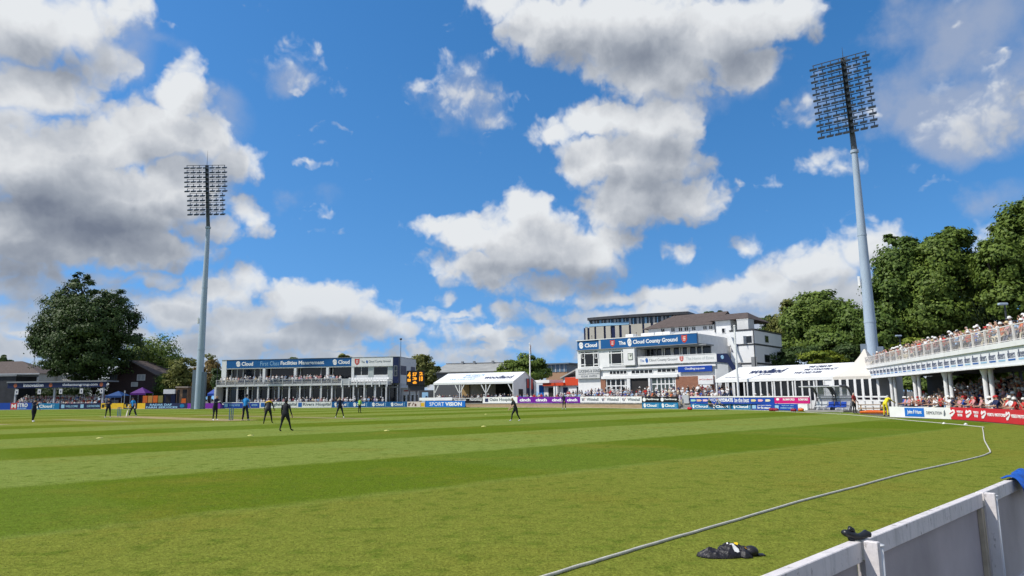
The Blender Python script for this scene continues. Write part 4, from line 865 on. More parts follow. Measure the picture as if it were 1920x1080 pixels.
def block(name, label, px0, px1, Y0, Y1, dep, zt_px, m_w, cat='building'):
    a = plan(px0, Y0); b = plan(px1, Y1); F = Fr(a, b - a); t = F.thing(name, label, cat); w = (b - a).length; z = F.uz((px0 + px1) / 2, zt_px)[1]
    return t, F, w, z
t, F, w, z = block('warehouse', 'long low warehouse with a pale grey sloping roof behind the small marquee', 815, 950, 205, 200, 20, 696, GREYP)
part('wall', mat('shed_wall', (.12, .125, .13), .6), t, 0, w, 0, 22, 0, z)
zr = F.uz(880, 680, 6)[1]; m = MB(); m.slab([(-.5, -.6, z - .1), (w + .5, -.6, z - .1), (w + .5, 12, zr), (-.5, 12, zr)], .3); m.slab([(-.5, 12.02, zr), (w + .5, 12.02, zr), (w + .5, 24, z), (-.5, 24, z)], .3); m.build('roof', ROOFG, t); part('ridge_cap', MIDG, t, -.5, w + .5, 11.6, 12.4, zr + .02, zr + .25)
for px in (845, 868, 905): u = F.uz(px, 700)[0]; part('vent', MIDG, t, u - .3, u + .3, 11, 12, z, zr + .7)
t, F, w, z = block('office_block', 'small blue grey glass office with a flat overhanging roof beside the round tree', 1022, 1064, 210, 206, 10, 681, GREYP)
part('wall', mat('office_stone', (.42, .26, .16), .7), t, .5, w, 0, 12, 0, z - 2.6); part('glazing', mat('office_glass', (.13, .2, .28), .15, .3), t, .4, w, -.1, 12, z - 2.6, z - .4); part('roof', mat('office_roof', (.14, .17, .2), .5), t, -1, w + 1.2, -1, 13, z - .39, z)
for k in range(5): part('glazing_bar', GREYP, t, .8 + k * w / 5.2, 1.1 + k * w / 5.2, -.2, -.11, z - 2.6, z - .4)
t, F, w, z = block('snack_kiosk', 'white kiosk with a bright red fascia and roof left of the pavilion', 1020, 1094, 132, 126, 5, 723, WHITE)
part('wall', WHITE, t, 0, w, 0, 4, 0, z); zr = F.uz(1060, 711.5)[1]
part('white_canopy', WHITE, t, -2.1, w * .25, -1.2, 3, z + .55, z + 1.1); part('red_fascia', mat('kiosk_red', (.62, .07, .025), .45, .08), t, w * .05, w * .58, -.9, 4, z, z + .54); part('red_roof', mat('kiosk_red'  , (.62, .07, .025)), t, w * .585, w + .1, -.4, 4, z + .0, zr + .35)
for a_, b_ in ((.12, .3), (.5, .62), (.84, .98)): part('hatch', ROOM if a_ != .5 else NAVY, t, w * a_, w * b_, -.03, -.001, .9, z - .3)
part('blue_panel', mat('board_azure', (.012, .15, .55)), t, -1.2, -.1, 0, .15, .4, z + .2); part('door_column', WHITE, t, w * .32, w * .42, -.8, -.2, 0, z - .02)
t, F, w, z = block('grey_shed', 'low shed with a grey pitched roof half hidden beside the pavilion', 1056, 1084, 140, 136, 6, 707, GREYP)
part('wall', GREYP, t, 0, w, 0, 5, 0, z); MB().prism([(-.4, z), (w + 2, z + 2.1), (w + 2, z + 1.8), (-.4, z - .25)], -.4, 5.4).build('roof', ROOFG, t)
# houses on the far left
t, F, w, z = block('hipped_house', 'cream house with a brown hipped roof at the far left', -60, 72, 214, 212, 12, 701, RENDER)
part('wall', RENDER, t, .5, w - .6, 0, 11, 0, z); zr = F.uz(35, 677, 4)[1]; m = MB(); ur = F.uz(36, 690, 4)[0]
m.add([(0, -.5, z), (w, -.5, z), (w, 11.5, z), (0, 11.5, z), (5, 5, zr), (ur, 5, zr)], [(0, 1, 5, 4), (1, 2, 5), (2, 3, 4, 5), (3, 0, 4), (3, 2, 1, 0)]); m.build('roof', ROOFB, t); part('gutter', GREYP, t, 0, w, -.62, -.5, z - .3, z + .06)
for a_, b_ in ((-10, 3), (42, 62), (66, 72)): window(F, t, a_, 703.5, b_, 714, 0, 3, 1, .1)
t, F, w, z = block('low_house', 'pale house with a grey roof between the hipped house and the big tree', 64, 130, 220, 219, 10, 702, RENDER)
part('wall', RENDER, t, 0, w, 0, 9, 0, z); m = MB(); zr = z + 3.2; m.add([(-.4, -.4, z), (w + .4, -.4, z), (w + .4, 9.4, z), (-.4, 9.4, z), (2, 4.5, zr), (w - 2, 4.5, zr)], [(0, 1, 5, 4), (1, 2, 5), (2, 3, 4, 5), (3, 0, 4), (3, 2, 1, 0)]); m.build('roof', ROOFG, t)
window(F, t, 67, 704, 86, 714, 0, 4, 1, .1)
t, F, w, z = block('brick_gable_house', 'shaded brown brick house with a gable facing the field and white windows', 202, 292, 192, 190, 10, 704, BRICKD)
zr = F.uz(243, 676)[1]; ua = F.uz(243, 680)[0]
MB().prism([(0, 0), (w, 0), (w, z), (ua, zr), (0, z)], 0, 12).build('wall', BRICKD, t)
m = MB(); m.slab([(-.4, -.5, z - .15), (ua, -.5, zr + .15), (ua, 12.5, zr + .15), (-.4, 12.5, z - .15)][::-1], -.25); m.slab([(ua + .01, -.5, zr + .15), (w + .4, -.5, z - .15), (w + .4, 12.5, z - .15), (ua + .01, 12.5, zr + .15)][::-1], -.25); m.build('roof', ROOFB, t)
window(F, t, 257, 702, 272.5, 713.5, 0, 2, 1, .18, mat('blind_white', (.5, .52, .55), .5)); window(F, t, 205.5, 702, 220, 712, 0, 3, 1, .12, mat('net_grey', (.12, .15, .2), .4), MIDG)
window(F, t, 246, 716.5, 258.5, 725, -.05, 1, 1, .15, OFFW, WHITE, None, 'hoop_board')
t, F, w, z = block('dark_brick_block', 'dark grey brick end wall beside the left terrace', -50, 26, 182, 181, 6, 706, BRICKG)
part('wall', mat('dark_end_wall', (.045, .048, .055), .8, .3, .6), t, 0, w, 0, 7, 0, z); part('roof_slab', MIDG, t, -.2, w + .3, -.3, 7.2, z, z + .5)

# ------------------------------------------------------------------ left terrace with canopy
LT = Fr(plan(12, 176), plan(197, 174) - plan(12, 176))
t = LT.thing('covered_terrace', 'low covered terrace with a navy canopy fascia lettered innovation and thekentongroup.com', 'stand'); w = (plan(197, 174) - plan(12, 176)).length
u0, u1, z0, z1 = LT.rect(13, 717, 196, 727)
fa = part('fascia', NAVY, t, 0, w, -.1, .1, z0, z1); part('canopy_roof', MIDG, t, -.2, w + .2, -.3, 4.5, z1 + .01, z1 + .35)
cu = lambda px: LT.uz(px, 722, -.1)[0]
letter('innovation', cu(44), cu(81.5), z0 + .3, z1 - .2, -.1, TXTW, fa, .02); letter('thekentongroup.com', cu(117), cu(183), z0 + .25, z1 - .25, -.1, TXTW, fa, .02)
for px in (29, 95, 190): poly_mark([arc(.5, .5, .5, 0, 330, 11)], cu(px - 3.3), cu(px + 3.3), z0 + .15, z1 - .15, -.1, mat('badge_copper', (.42, .12, .05), .5), fa, 'round_badge')
for px in (26, 99, 190): u = cu(px); part('column', GREYP, t, u - .2, u + .2, .6, 1.0, 0, z0)
m = MB()
for k in range(5): m.box(0, w, .3 + k * .9, 5.2, .001 + .4 * k, .4 * (k + 1))
m.build('terrace_step', CONC, t)
for k, px in enumerate((37, 79, 119, 157.5, 195)):
    u = cu(px); q = thing('flag_banner', ('white number board on a pole', 'white number board, second along', 'white number board in the middle of the row', 'white number board, fourth along', 'white number board at the right end')[k] + ' under the left terrace canopy', 'sign', LT.w(u, -.8), LT.rz, 'number boards under the canopy')
    z = z0 - .3; MB().tube((0, 0, 0), (0, 0, z), .05).build('pole', STEELD, q); part('panel', OFFW, q, -.42, .42, -.08, -.03, z - 1.25, z); letter('1', -.12, .12, z - .9, z - .4, -.08, TXTN, q, .03)
# stalls between the terrace and the floodlight
def gazebo(name, label, px0, px1, yt, ye, Y, m_, cat='gazebo'):
    a = plan(px0, Y); b = plan(px1, Y); t = thing(name, label, cat, a); w = (b - a).length; ze = at((px0 + px1) / 2, ye, Y).z; zt_ = at((px0 + px1) / 2, yt, Y).z
    m = MB(); m.add([(0, 0, ze), (w, 0, ze), (w, w, ze), (0, w, ze), (w / 2, w / 2, zt_)], [(0, 1, 4), (1, 2, 4), (2, 3, 4), (3, 0, 4), (3, 2, 1, 0)]); m.box(0, w, -.03, -.005, ze - .45, ze); m.build('canopy', m_, t)
    for x in (.06, w - .06):
        for y in (.06, w - .06): MB().tube((x, y, 0), (x, y, ze), .05).build('leg', STEEL, t)
    return t, w, ze
gazebo('gazebo', 'small purple pop up gazebo in front of the brick gable house', 243, 272, 726, 737, 172, CANOPYP)
gazebo('gazebo', 'shaded blue pop up gazebo right of the left terrace', 197, 228, 733, 742, 172, mat('gazebo_blue_shaded', (.012, .06, .20), .6))  # canopy blue darkened in place of the tree's shade
gazebo('gazebo', 'blue and white gazebo tucked behind the left end of the stand', 388, 406, 729, 738, 150, ROYAL)
t, F, w, z = block('hot_food_van', 'white and dark blue catering van under the trees', 308, 328, 172, 172, 3, 730, WHITE)
part('body', NAVY, t, 0, w, 0, 3, .3, z - 1.1); part('roof', WHITE, t, -.1, w + .1, -.5, 3, z - 1.09, z); part('serving_hatch', ROOM, t, .3, w * .6, -.03, -.001, 1.2, z - 1.4); MB().tube((.6, .1, .3), (.6, .35, .3), .3, n=12).build('wheel', BLACK, t); MB().tube((w - .6, .1, .3), (w - .6, .35, .3), .3, n=12).build('wheel', BLACK, t)
t, F, w, z = block('timber_hut', 'brown timber hut with dark doorways beside the floodlight foot', 330, 351, 172, 172, 3, 727, WOODT)
part('body', mat('hut_brown', (.28, .17, .10), .8, .2), t, 0, w, 0, 3, 0, z); part('roof', mat('hut_roof', (.42, .34, .28), .8), t, -.2, w + .2, -.3, 3.2, z, z + .3); part('doorway', ROOM, t, .15, w * .3, -.03, -.001, .1, z - .5); part('doorway', ROOM, t, w * .55, w * .95, -.03, -.001, .1, z - .4); part('counter_panel', ORANGE, t, w * .5, w * .9, -.1, -.04, .1, z * .45)
t = thing('banner_stall', 'row of orange banners on a rail left of the catering van', 'stall', plan(266, 171))
for k, m_ in enumerate((ORANGE, mat('banner_amber', (.6, .28, .06), .6), ORANGE, mat('banner_olive', (.3, .26, .07), .6))): part('banner', m_, t, .2 + k * 1.25, 1.3 + k * 1.25, 0, .05, 1.2, 2.9)
for x in (0, 2.6, 5.3): MB().tube((x, .1, 0), (x, .1, 3.0), .05).build('post', STEELD, t)
t = thing('notice_post', 'thin grey post standing left of the purple gazebo', 'post', plan(233, 168)); MB().tube((0, 0, 0), (0, 0, 4.2), .07).build('post_shaft', STEEL, t); part('post_cap', GREYP, t, -.15, .15, -.06, .06, 3.6, 4.1)

# ------------------------------------------------------------------ marquees
def marquee(name, label, O, tdir, L, depth, eave, ridge, bays, roofmat=PVC):
    F = Fr(O, tdir); t = F.thing(name, label, 'marquee'); h = depth / 2
    m = MB(); m.slab([(-.1, -.1, eave), (L + .1, -.1, eave), (L + .1, h, ridge), (-.1, h, ridge)], .06); m.slab([(-.1, h + .001, ridge), (L + .1, h + .001, ridge), (L + .1, depth + .1, eave), (-.1, depth + .1, eave)], .06)
    r = m.build('roof', roofmat, t)
    for x in (0.0, L - .04):
        MB().slab([(x, 0, eave - .06), (x, depth * .5 - .001, eave - .06), (x, h, ridge - .06), (x, h * .5, (eave + ridge) / 2 - .06)], .03).slab([(x, depth * .5, eave - .06), (x, depth, eave - .06), (x, h * 1.5, (eave + ridge) / 2 - .06), (x, h, ridge - .06)], .03).build('gable', roofmat, t)
    m = MB(); m.box(-.1, L + .1, -.13, -.101, eave - .35, eave + .02); m.build('valance', roofmat, t)
    for k in range(bays + 1):
        x = L * k / bays; MB().box(x - .07, x + .07, -.06, .10, 0, eave - .07).build('post', WHITE, t)
        if 0 < k < bays or True: MB().box(x - .07, x + .07, depth - .1, depth + .06, 0, eave - .07).build('post', WHITE, t)
    return F, t, r
def roof_text(r, s, u0, u1, f0, f1, h, eave, ridge, m_=None, bold=.02):
    P0 = Vector((u0, h * f0, eave + (ridge - eave) * f0)); V = Vector((0, h * (f1 - f0), (ridge - eave) * (f1 - f0))); n = Vector((1, 0, 0)).cross(V).normalized() * .03
    return letter_on(s, P0 + n, (u1 - u0, 0, 0), V, m_ or TXTN, r, bold)
a = plan(814, 127); b = plan(962, 121); LM = (b - a).length
F, t, r = marquee('small_marquee', 'open white marquee lettered woodland beside the flagpole', a, b - a, LM, 11, 4.3, 6.1, 3)
roof_text(r, 'woodland', LM * .58, LM * .93, .30, .62, 5.5, 4.3, 6.1, TXTN, .03); roof_text(r, 'WE CREATE', LM * .28, LM * .53, .66, .80, 5.5, 4.3, 6.1, PALEB, 0); roof_text(r, 'WE CONSTRUCT', LM * .28, LM * .50, .46, .60, 5.5, 4.3, 6.1, PALEB, 0); roof_text(r, 'WE DELIVER', LM * .14, LM * .48, .24, .38, 5.5, 4.3, 6.1, PALEB, 0)
for k in range(4):
    x = LM * k / 3
    for s in (-1, 1):
        if (k == 0 and s < 0) or (k == 3 and s > 0): continue
        m = MB(); m.slab([(x + s * .1, -.05, 2.5), (x + s * .22, -.05, 2.5), (x + s * 1.15, -.05, 4.2), (x + s * .95, -.05, 4.2)] if s > 0 else [(x - .22, -.05, 2.5), (x - .1, -.05, 2.5), (x - .95, -.05, 4.2), (x - 1.15, -.05, 4.2)], .08)
        m.build('brace', WHITE, t)
part('back_wall', mat('marquee_back', (.40, .38, .33), .8, .15), t, .1, LM - .1, 10.7, 10.8, 0, 4.2)
part('back_opening', ROOM, t, LM * .48, LM * .66, 10.5, 10.6, 0, 4.1); part('inner_lining', mat('lining_tan', (.45, .30, .14), .8), t, LM * .02, LM * .12, 10.4, 10.5, 0, 4.1)
g = part('side_wall', PVC, t, LM + .0, LM + .05, 0, 11, 0, 4.24); MB().box(LM + .051, LM + .08, 2.4, 4.4, 0, 3.0).build('side_door', ROOM, t)
MB().box(LM + .055, LM + .09, 6.0, 9.8, .6, 4.9).build('banner', NAVY, t); MB().box(LM + .091, LM + .1, 6.4, 7.2, 3.2, 4.8).box(LM + .091, LM + .1, 8.3, 9.2, 3.0, 4.8).build('banner_figure', CRESTR, t)
# right marquee with glazed front
a = (25.5, 88.); b = (35.0, 76.); RM = math.dist(a, b)
F, t, r = marquee('glazed_marquee', 'long white marquee lettered woodland group with dark glazed front in front of the white tower', a, (b[0] - a[0], b[1] - a[1]), RM, 10.4, 3.52, 5.15, 6)
u = lambda px, py=725: F.uz(px, py)[0]
roof_text(r, 'woodland', RM * .20, RM * .50, .38, .74, 5.2, 3.52, 5.15, TXTN, .035); roof_text(r, 'group', RM * .33, RM * .44, .22, .32, 5.2, 3.52, 5.15, TXTN, 0); roof_text(r, 'www.woodlandgroup.com', RM * .05, RM * .2, .1, .18, 5.2, 3.52, 5.15, TXTN, 0)
for s, x0, x1, f in (('WE CREATE', .66, .84, .70), ('WE CONSTRUCT', .66, .92, .48), ('WE DELIVER', .62, .84, .26)): roof_text(r, s, RM * x0, RM * x1, f, f + .14, 5.2, 3.52, 5.15, TXTN, .02)
part('back_wall', ROOM, t, .1, RM - .1, 6, 6.1, 0, 3.4); part('plinth', OFFW, t, u(1405), RM, .02, .08, 0, .55)
for k in range(1):
    part('glazing', GLASS, t, u(1404), u(1542), .04, .06, .6, 3.4)
for px in (1362, 1366, 1375, 1396, 1402, 1414.5, 1426.5, 1439, 1452.5, 1465, 1478, 1491.5, 1504.5, 1518, 1532, 1546):
    x = u(px); part('mullion', OFFW, t, x - .09, x + .09, -.09, .03, .05, 3.2)
part('entry_side', ROOM, t, u(1341), u(1404), 1.4, 1.5, .0, 3.4); part('corner_panel', PVC, t, u(1547), RM - .05, -.05, .02, 0, 3.4); part('dado', OFFW, t, u(1375), RM, -.04, -.01, .05, .95)
# pagoda tent
PA = plan(1564, 75.5); PB = plan(1648, 71.5); F = Fr(PA, PB - PA); w = (PB - PA).length
t = F.thing('pagoda_tent', 'cream pagoda tent with a tall pointed roof at the foot of the right floodlight', 'tent')
m = MB(); ze = 3.45; zp = F.uz(1630, 654, w / 2)[1]; prof = [(1, 0), (.80, .10), (.58, .26), (.37, .48), (.18, .74), (.03, 1.)]; cx_ = w / 2
vs = []; fs = []
for s_, h_ in prof:
    for sx, sy in ((-1, -1), (0, -1), (1, -1), (1, 0), (1, 1), (0, 1), (-1, 1), (-1, 0)):
        e = 1. if abs(sx) + abs(sy) == 2 else 1. - .0 * s_
        vs.append((cx_ + sx * s_ * cx_ * e, cx_ + sy * s_ * cx_ * e, ze + (zp - ze) * h_))
for k in range(len(prof) - 1):
    for i in range(8): fs.append((k*8 + i, k*8 + (i+1) % 8, (k+1)*8 + (i+1) % 8, (k+1)*8 + i))
fs.append(tuple(range(len(prof)*8 - 8, len(prof)*8))); m.add(vs, fs); CREAM = mat('tent_cream', (.62, .585, .525), .55, .06, .6)
m.build('roof', CREAM, t); MB().box(0, w, -.03, -.002, ze - .32, ze).build('valance', CREAM, t)
part('glazing', GLASS, t, .1, w - .1, .03, .06, .9, ze - .3); part('dado', WHITE, t, 0, w, -.02, .02, .0, .9)
for k in range(7): x = w * k / 6; part('post', WHITE, t, x - .13, x + .13, -.08, .02, 0, ze - .3)
part('side_wall', WHITE, t, -.02, .03, .05, w, 0, ze - .1); part('side_wall', WHITE, t, w - .03, w + .02, .05, w, 0, ze - .1)
# flagpoles and lamps
def flagpole(label, px, yt, Y, flag):
    p = plan(px, Y); t = thing('flagpole', label, 'flagpole', p); z = at(px, yt, Y).z
    MB().tube((0, 0, 0), (0, 0, z), .16, .10, 10).ell((0, 0, z + .08), (.13, .13, .1)).build('pole', WHITE, t)
    if flag:
        m = MB(); m.add([(.08, 0, z - .1), (.30, -.06, z - .3), (.26, .04, z - 1.1), (.34, -.05, z - 1.7), (.1, 0, z - 1.6)], [(0, 4, 3, 2, 1)]); q = m.build('flag', mat('flag_pale', (.7, .55, .55), .7, .2), t)
flagpole('white flagpole with a limp pale flag right of the small marquee', 994.5, 645, 128, True)
flagpole('slim white flagpole standing before the white tower', 1384.5, 612, 84, False)
def lamp(label, px, yt, Y):
    p = plan(px, Y); t = thing('lamp_post', label, 'lamp post', p); z = at(px, yt, Y).z
    MB().tube((0, 0, 0), (0, 0, z), .11, .07).build('pole', STEELD, t); MB().bbox(-.5, .2, -.15, .15, z, z + .2, .05).build('lamp_head', STEEL, t)
lamp('grey lamp post behind the upper deck near the right frame edge', 1903, 572, 58); lamp('small lamp post behind the far end of the upper deck', 1697, 631, 88); lamp('thin pole above the hipped house at the far left', 57, 652, 215); lamp('lamp post left of the two storey stand', 405, 678, 158)

# ------------------------------------------------------------------ dugout
O = Vector((28.25, 67.4, 0)); G = Fr(O, (.58, -.815)); LG = 3.5
t = G.thing('dugout', 'curved clear plastic dugout with grey ribs on the boundary before the pagoda tent', 'dugout')
prof = [(-.55, 2.36), (.35, 2.38), (.95, 2.15), (1.35, 1.65), (1.42, 1.2), (1.15, .6), (.75, .02)]
m = MB()
for x in (0, LG * .47, LG * .54, LG): m.path([(x, y, z) for y, z in prof], .115, 8)
m.build('rib', mat('rib_grey', (.10, .10, .11), .5), t)
CLR = clear('clear_plastic', (.74, .75, .79), .5)
for a_, b_ in ((.03, LG * .46), (LG * .55, LG - .03)):
    b2 = MB()
    for (y0, z0), (y1, z1) in zip(prof[1:-1], prof[2:]): b2.add([(a_, y0, z0), (b_, y0, z0), (b_, y1, z1), (a_, y1, z1)], [(0, 1, 2, 3)])
    b2.build('clear_panel', CLR, t)
m = MB()
for y, z in ((-.55, 2.36), (.35, 2.38), (1.40, 1.3)): m.tube((-.6 if y < 0 else 0, y, z), (LG, y, z), .05)
m.build('rail', GREYP, t); part('lower_panel', mat('dugout_white', (.72, .66, .68), .5), t, .05, LG - .05, 1.46, 1.49, .5, 1.5)
part('base', CONC, t, -.2, LG + .1, -.5, 1.0, 0, .16)
for k in range(5): x = .25 + k * .62; MB().bbox(x, x + .5, .35, .75, .42, .5, .02).slab([(x, .75, .5), (x + .5, .75, .5), (x + .5, .85, .95), (x, .85, .95)], .05).build('dugout_seat', ROYAL if k > 1 else GREYP, t)

# ------------------------------------------------------------------ right hand stand with upper deck
RS = Fr((28, 38), (-9.9, -36)) if False else Fr(plan(1628, 74), plan(1920, 38) - plan(1628, 74))
Lr = (plan(1920, 38) - plan(1628, 74)).length + 8.5
t = RS.thing('upper_deck_stand', 'raised spectator deck on white paired columns along the right side with a printed fascia', 'stand')
z0 = 3.25; z1 = 4.22
MB().box(0, Lr, .0, .14, z0, z1).build('fascia', mat('fascia_pale', (.80, .81, .84), .45, .06), t); fas = t.children[-1]
MB().box(-.05, Lr, -.12, .16, z1 + .003, z1 + .30).build('kerb', WHITE, t); MB().box(-.03, Lr, -.05, .15, z0 - .09, z0 - .003).build('fascia_trim', WHITE, t)
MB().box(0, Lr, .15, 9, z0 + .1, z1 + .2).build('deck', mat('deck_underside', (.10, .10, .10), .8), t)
m = MB()
for k in range(6): m.box(0, Lr, 1.5 + k * .85, 9, z1 + .21 + .32 * k, z1 + .21 + .32 * (k + 1))
m.build('upper_terrace', CONC, t)
x = .35; k = 0
while x < Lr - 1:
    letter('dkeers', x, x + 1.02, z0 + .36, z1 - .18, 0, mat('letter_slate', (.10, .12, .19), .5), fas, .0); part('print_stripe', PALEB if k % 2 else TXTB, fas, x + .06, x + 1.0, -.015, -.001, z0 + .22, z0 + .31); x += 1.36; k += 1
zr = z1 + .30
m = MB(); m.box(-.02, Lr, -.03, .03, zr + .86, zr + .92); m.box(-.02, Lr, -.02, .02, zr + .05, zr + .09)
x = .12
while x < Lr: m.box(x - .006, x + .006, -.008, .008, zr + .09, zr + .86); x += .19
RAILM = mat('rail_cream', (.72, .69, .66), .5)
m.build('railing', RAILM, t)
for x in np.arange(.0, Lr, 2.05): part('railing_post', RAILM, t, x - .05, x + .05, -.06, .05, zr, zr + .96)
for px in (1640, 1673, 1717.5, 1776, 1851): 
    u = RS.uz(px, 735, .5)[0]; m = MB(); m.tube((u - .13, .5, 0), (u - .13, .5, z0 - .12), .135, n=14); m.tube((u + .17, .75, 0), (u + .17, .75, z0 - .12), .135, n=14); m.tube((u - .13, .5, z0 - .5), (u - .13, .5, z0 - .13), .14, .24, n=14); m.box(u - .28, u + .32, .3, .95, z0 - .12, z0 - .02); m.build('column', WHITE, t, False)
u = RS.uz(1990, 735, .5)[0]; MB().tube((u - .13, .5, 0), (u - .13, .5, z0 - .1), .115, n=12).tube((u + .17, .75, 0), (u + .17, .75, z0 - .1), .115, n=12).build('column', OFFW, t)
m = MB()
for k in range(7): m.box(3, Lr, 1.0 + k * .85, 8.9, .25 * k + (.01 if k == 0 else 0), .25 * (k + 1))
m.build('lower_terrace', CONC, t)
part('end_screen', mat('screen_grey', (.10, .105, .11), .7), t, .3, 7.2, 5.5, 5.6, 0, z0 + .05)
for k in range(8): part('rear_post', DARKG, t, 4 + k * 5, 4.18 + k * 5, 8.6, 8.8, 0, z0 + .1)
# stacked timber and white rails by the pagoda tent
t = thing('picnic_table', 'timber picnic table on the grass before the pagoda tent', 'table', plan(1630, 60), R(-25)); part('top', WOODT, t, -1., 1., -.4, .4, .70, .76); part('bench', WOODT, t, -1., 1., -.95, -.65, .42, .47); part('bench', WOODT, t, -1., 1., .65, .95, .42, .47)
for x in (-.75, .75):
    for s in (-1, 1): MB().slab([(x - .04, s * .25, .7), (x + .04, s * .25, .7), (x + .04, s * .9, 0), (x - .04, s * .9, 0)], .06).build('leg', WOODT, t)
t = thing('white_rail_fence', 'white post and rail fence in front of the pagoda tent', 'fence', plan(1592, 69), math.atan2(*(lambda d: (d.y, d.x))(plan(1662, 62) - plan(1592, 69)))); Lf = (plan(1662, 62) - plan(1592, 69)).length
for z in (.5, .95, 1.3): part('rail', WHITE, t, 0, Lf, 0, .04, z, z + .14)
for x in np.linspace(.05, Lf - .05, 6): part('post', WHITE, t, x - .05, x + .05, .045, .12, 0, 1.5)
t = thing('stretcher', 'bright orange rescue stretcher lying on the grass by the boundary', 'stretcher', gnd(1637, 777), R(-30)); MB().bbox(-.95, .95, -.3, .3, .08, .2, .05).build('board', ORANGE, t); MB().path([(-.95, .27, .2), (-.3, .3, .28), (.4, .3, .27), (.95, .27, .2)], .05).path([(-.95, -.27, .2), (.95, -.27, .2)], .05).build('handle_rail', ORANGE, t); MB().box(-.6, -.5, -.31, .31, .2, .24).box(.4, .5, -.31, .31, .2, .24).build('strap', YELLOW, t)
# steps up to the pavilion, with grey gate
t = thing('boundary_steps', 'stone steps in the gap between the boards leading up to the pavilion', 'steps', plan(1271, 88), math.atan2(-.62, .78))
for k in range(4): part('step', CONC, t, 0, 2.2, k * .4, 3, .16 * k, .16 * (k + 1))
part('side_gate', GREYP, t, .1, 1.0, .9, .95, .65, 1.7); part('gate_post', WHITE, t, -.1, 0, .5, .6, 0, 1.7); part('gate_post', WHITE, t, 2.2, 2.3, 0, .1, 0, 1.7)
# raised terrace below the pavilion for the crowd there
m = MB(); d0 = plan(1080, bY(1080) + 1.2); d1 = plan(1340, bY(1340) + 2.2); TF = Fr(d0, d1 - d0); TW = (d1 - d0).length
for k in range(4): m.box(-9, TW, k * 1.0, 7, .001 + k * .38 + (.0 if k else 0), .38 * (k + 1))
tag(m.build('spectator_terrace', CONC, None, False, TF.O, TF.rz), kind='structure')

# ------------------------------------------------------------------ floodlights
def floodlight(label, base, Y, ytop_px, pxtop, rows, tdir, r0, r1, head_h, spike):
    p = plan(base, Y); t = thing('floodlight', label, 'floodlight', p, math.atan2(tdir[1], tdir[0])); H = at(pxtop, ytop_px, Y).z
    zc = H - head_h - 2.2
    m = MB(); m.tube((0, 0, 0), (0, 0, zc * .32), r0, r0 * .9 + r1 * .1, 24); m.tube((0, 0, zc * .32), (0, 0, zc), r0 * .9 + r1 * .1, r1, 24); m.tube((0, 0, zc - .2), (0, 0, zc + .15), r1 * 1.35, r1 * 1.35, 24)
    for q in (.32, .66): rr = (r0 * .9 + r1 * .1) + (r1 - (r0 * .9 + r1 * .1)) * (q - .32) / .68; m.tube((0, 0, zc * q - .12), (0, 0, zc * q + .12), rr * 1.06, rr * 1.06, 24)
    m.build('mast', STEEL, t, False)
    m = MB(); lean = lambda z: -(z - zc) * .17; m.tube((0, 0, zc + .15), (0, lean(zc + 2.2), zc + 2.2), r1 * 1.0, r1 * .9, 8); m.slab([(-.27, lean(zc + 2) - .25, zc + 2.0), (.27, lean(zc + 2) - .25, zc + 2.0), (.27, lean(H) - .25, H), (-.27, lean(H) - .25, H)], .5); m.build('head_spine', mat('spine_grey', (.10, .115, .13), .5), t)
    for z in (zc * .13, zc * .3):
        pass
    m = MB(); m.box(-r0 - .55, -r0 * .8, -.4, .4, 0, 7.6); m.box(r0 * .8, r0 + .55, -.4, .4, 0, 7.2); m.build('base_cabinet', mat('cabinet_bluegrey', (.16, .20, .25), .5), t)
    m = MB(); m.box(-.9 * r0 - .25, -.9 * r0, -.5, -.2, zc * .46, zc * .46 + 1.2); m.build('camera_box', WHITE, t)
    step = head_h / len(rows)
    lm = MB(); lm.add([(-.36, -.42, -.20), (.36, -.42, -.20), (.36, .30, .10), (-.36, .30, .10), (-.36, -.34, -.42), (.36, -.34, -.42), (.30, .34, -.16), (-.30, .34, -.16)], [(0, 1, 2, 3), (7, 6, 5, 4), (0, 4, 5, 1), (1, 5, 6, 2), (2, 6, 7, 3), (3, 7, 4, 0)]); lm.v = [(x * 1.12, y * 1.1, z * 1.15) for x, y, z in lm.v]; lm.box(-.05, .05, -.05, .05, .02, .30)
    lmesh = lm.mesh('lamp', mat('lamp_slate', (.06, .075, .10), .35, .2))
    for k, xs in enumerate(rows):
        z = H - .1 - k * step
        m = MB(); m.box(min(xs) - .1, max(xs) + .1, lean(z) - .55, lean(z) - .47, z - .03, z + .05); m.box(-.06, .06, lean(z) - .5, lean(z), z - .04, z + .02); m.build('crossarm', STEELD, t)
        for x in xs: o = link(bpy.data.objects.new('lamp', lmesh), t); o.location = (x, lean(z) - .52, z - .36)
    if spike: MB().tube((0, lean(H), H), (0, lean(H), H + spike), .05, .015, 6).build('lightning_rod', STEELD, t)
    return t
seven = [-3.8, -2.55, -1.3, 0, 1.3, 2.55, 3.8]; six = [-3.3, -2.0, -.75, .75, 2.0, 3.3]
floodlight('tall steel floodlight with eleven rows of lamps left of the two storey stand', 372, 138, 317, 392, [seven] * 6 + [six] * 5, (1, .0), .70, .40, 10.2, 3.4)
floodlight('tall steel floodlight with twelve rows of lamps at the right, nearer the camera', 1643, 85, 121, 1576, [[-3.5, -2.45, -1.42, -.48, .52, 1.55, 2.7][0:7]] * 12, (.80, -.60), .69, .36, 9.6, 1.6)
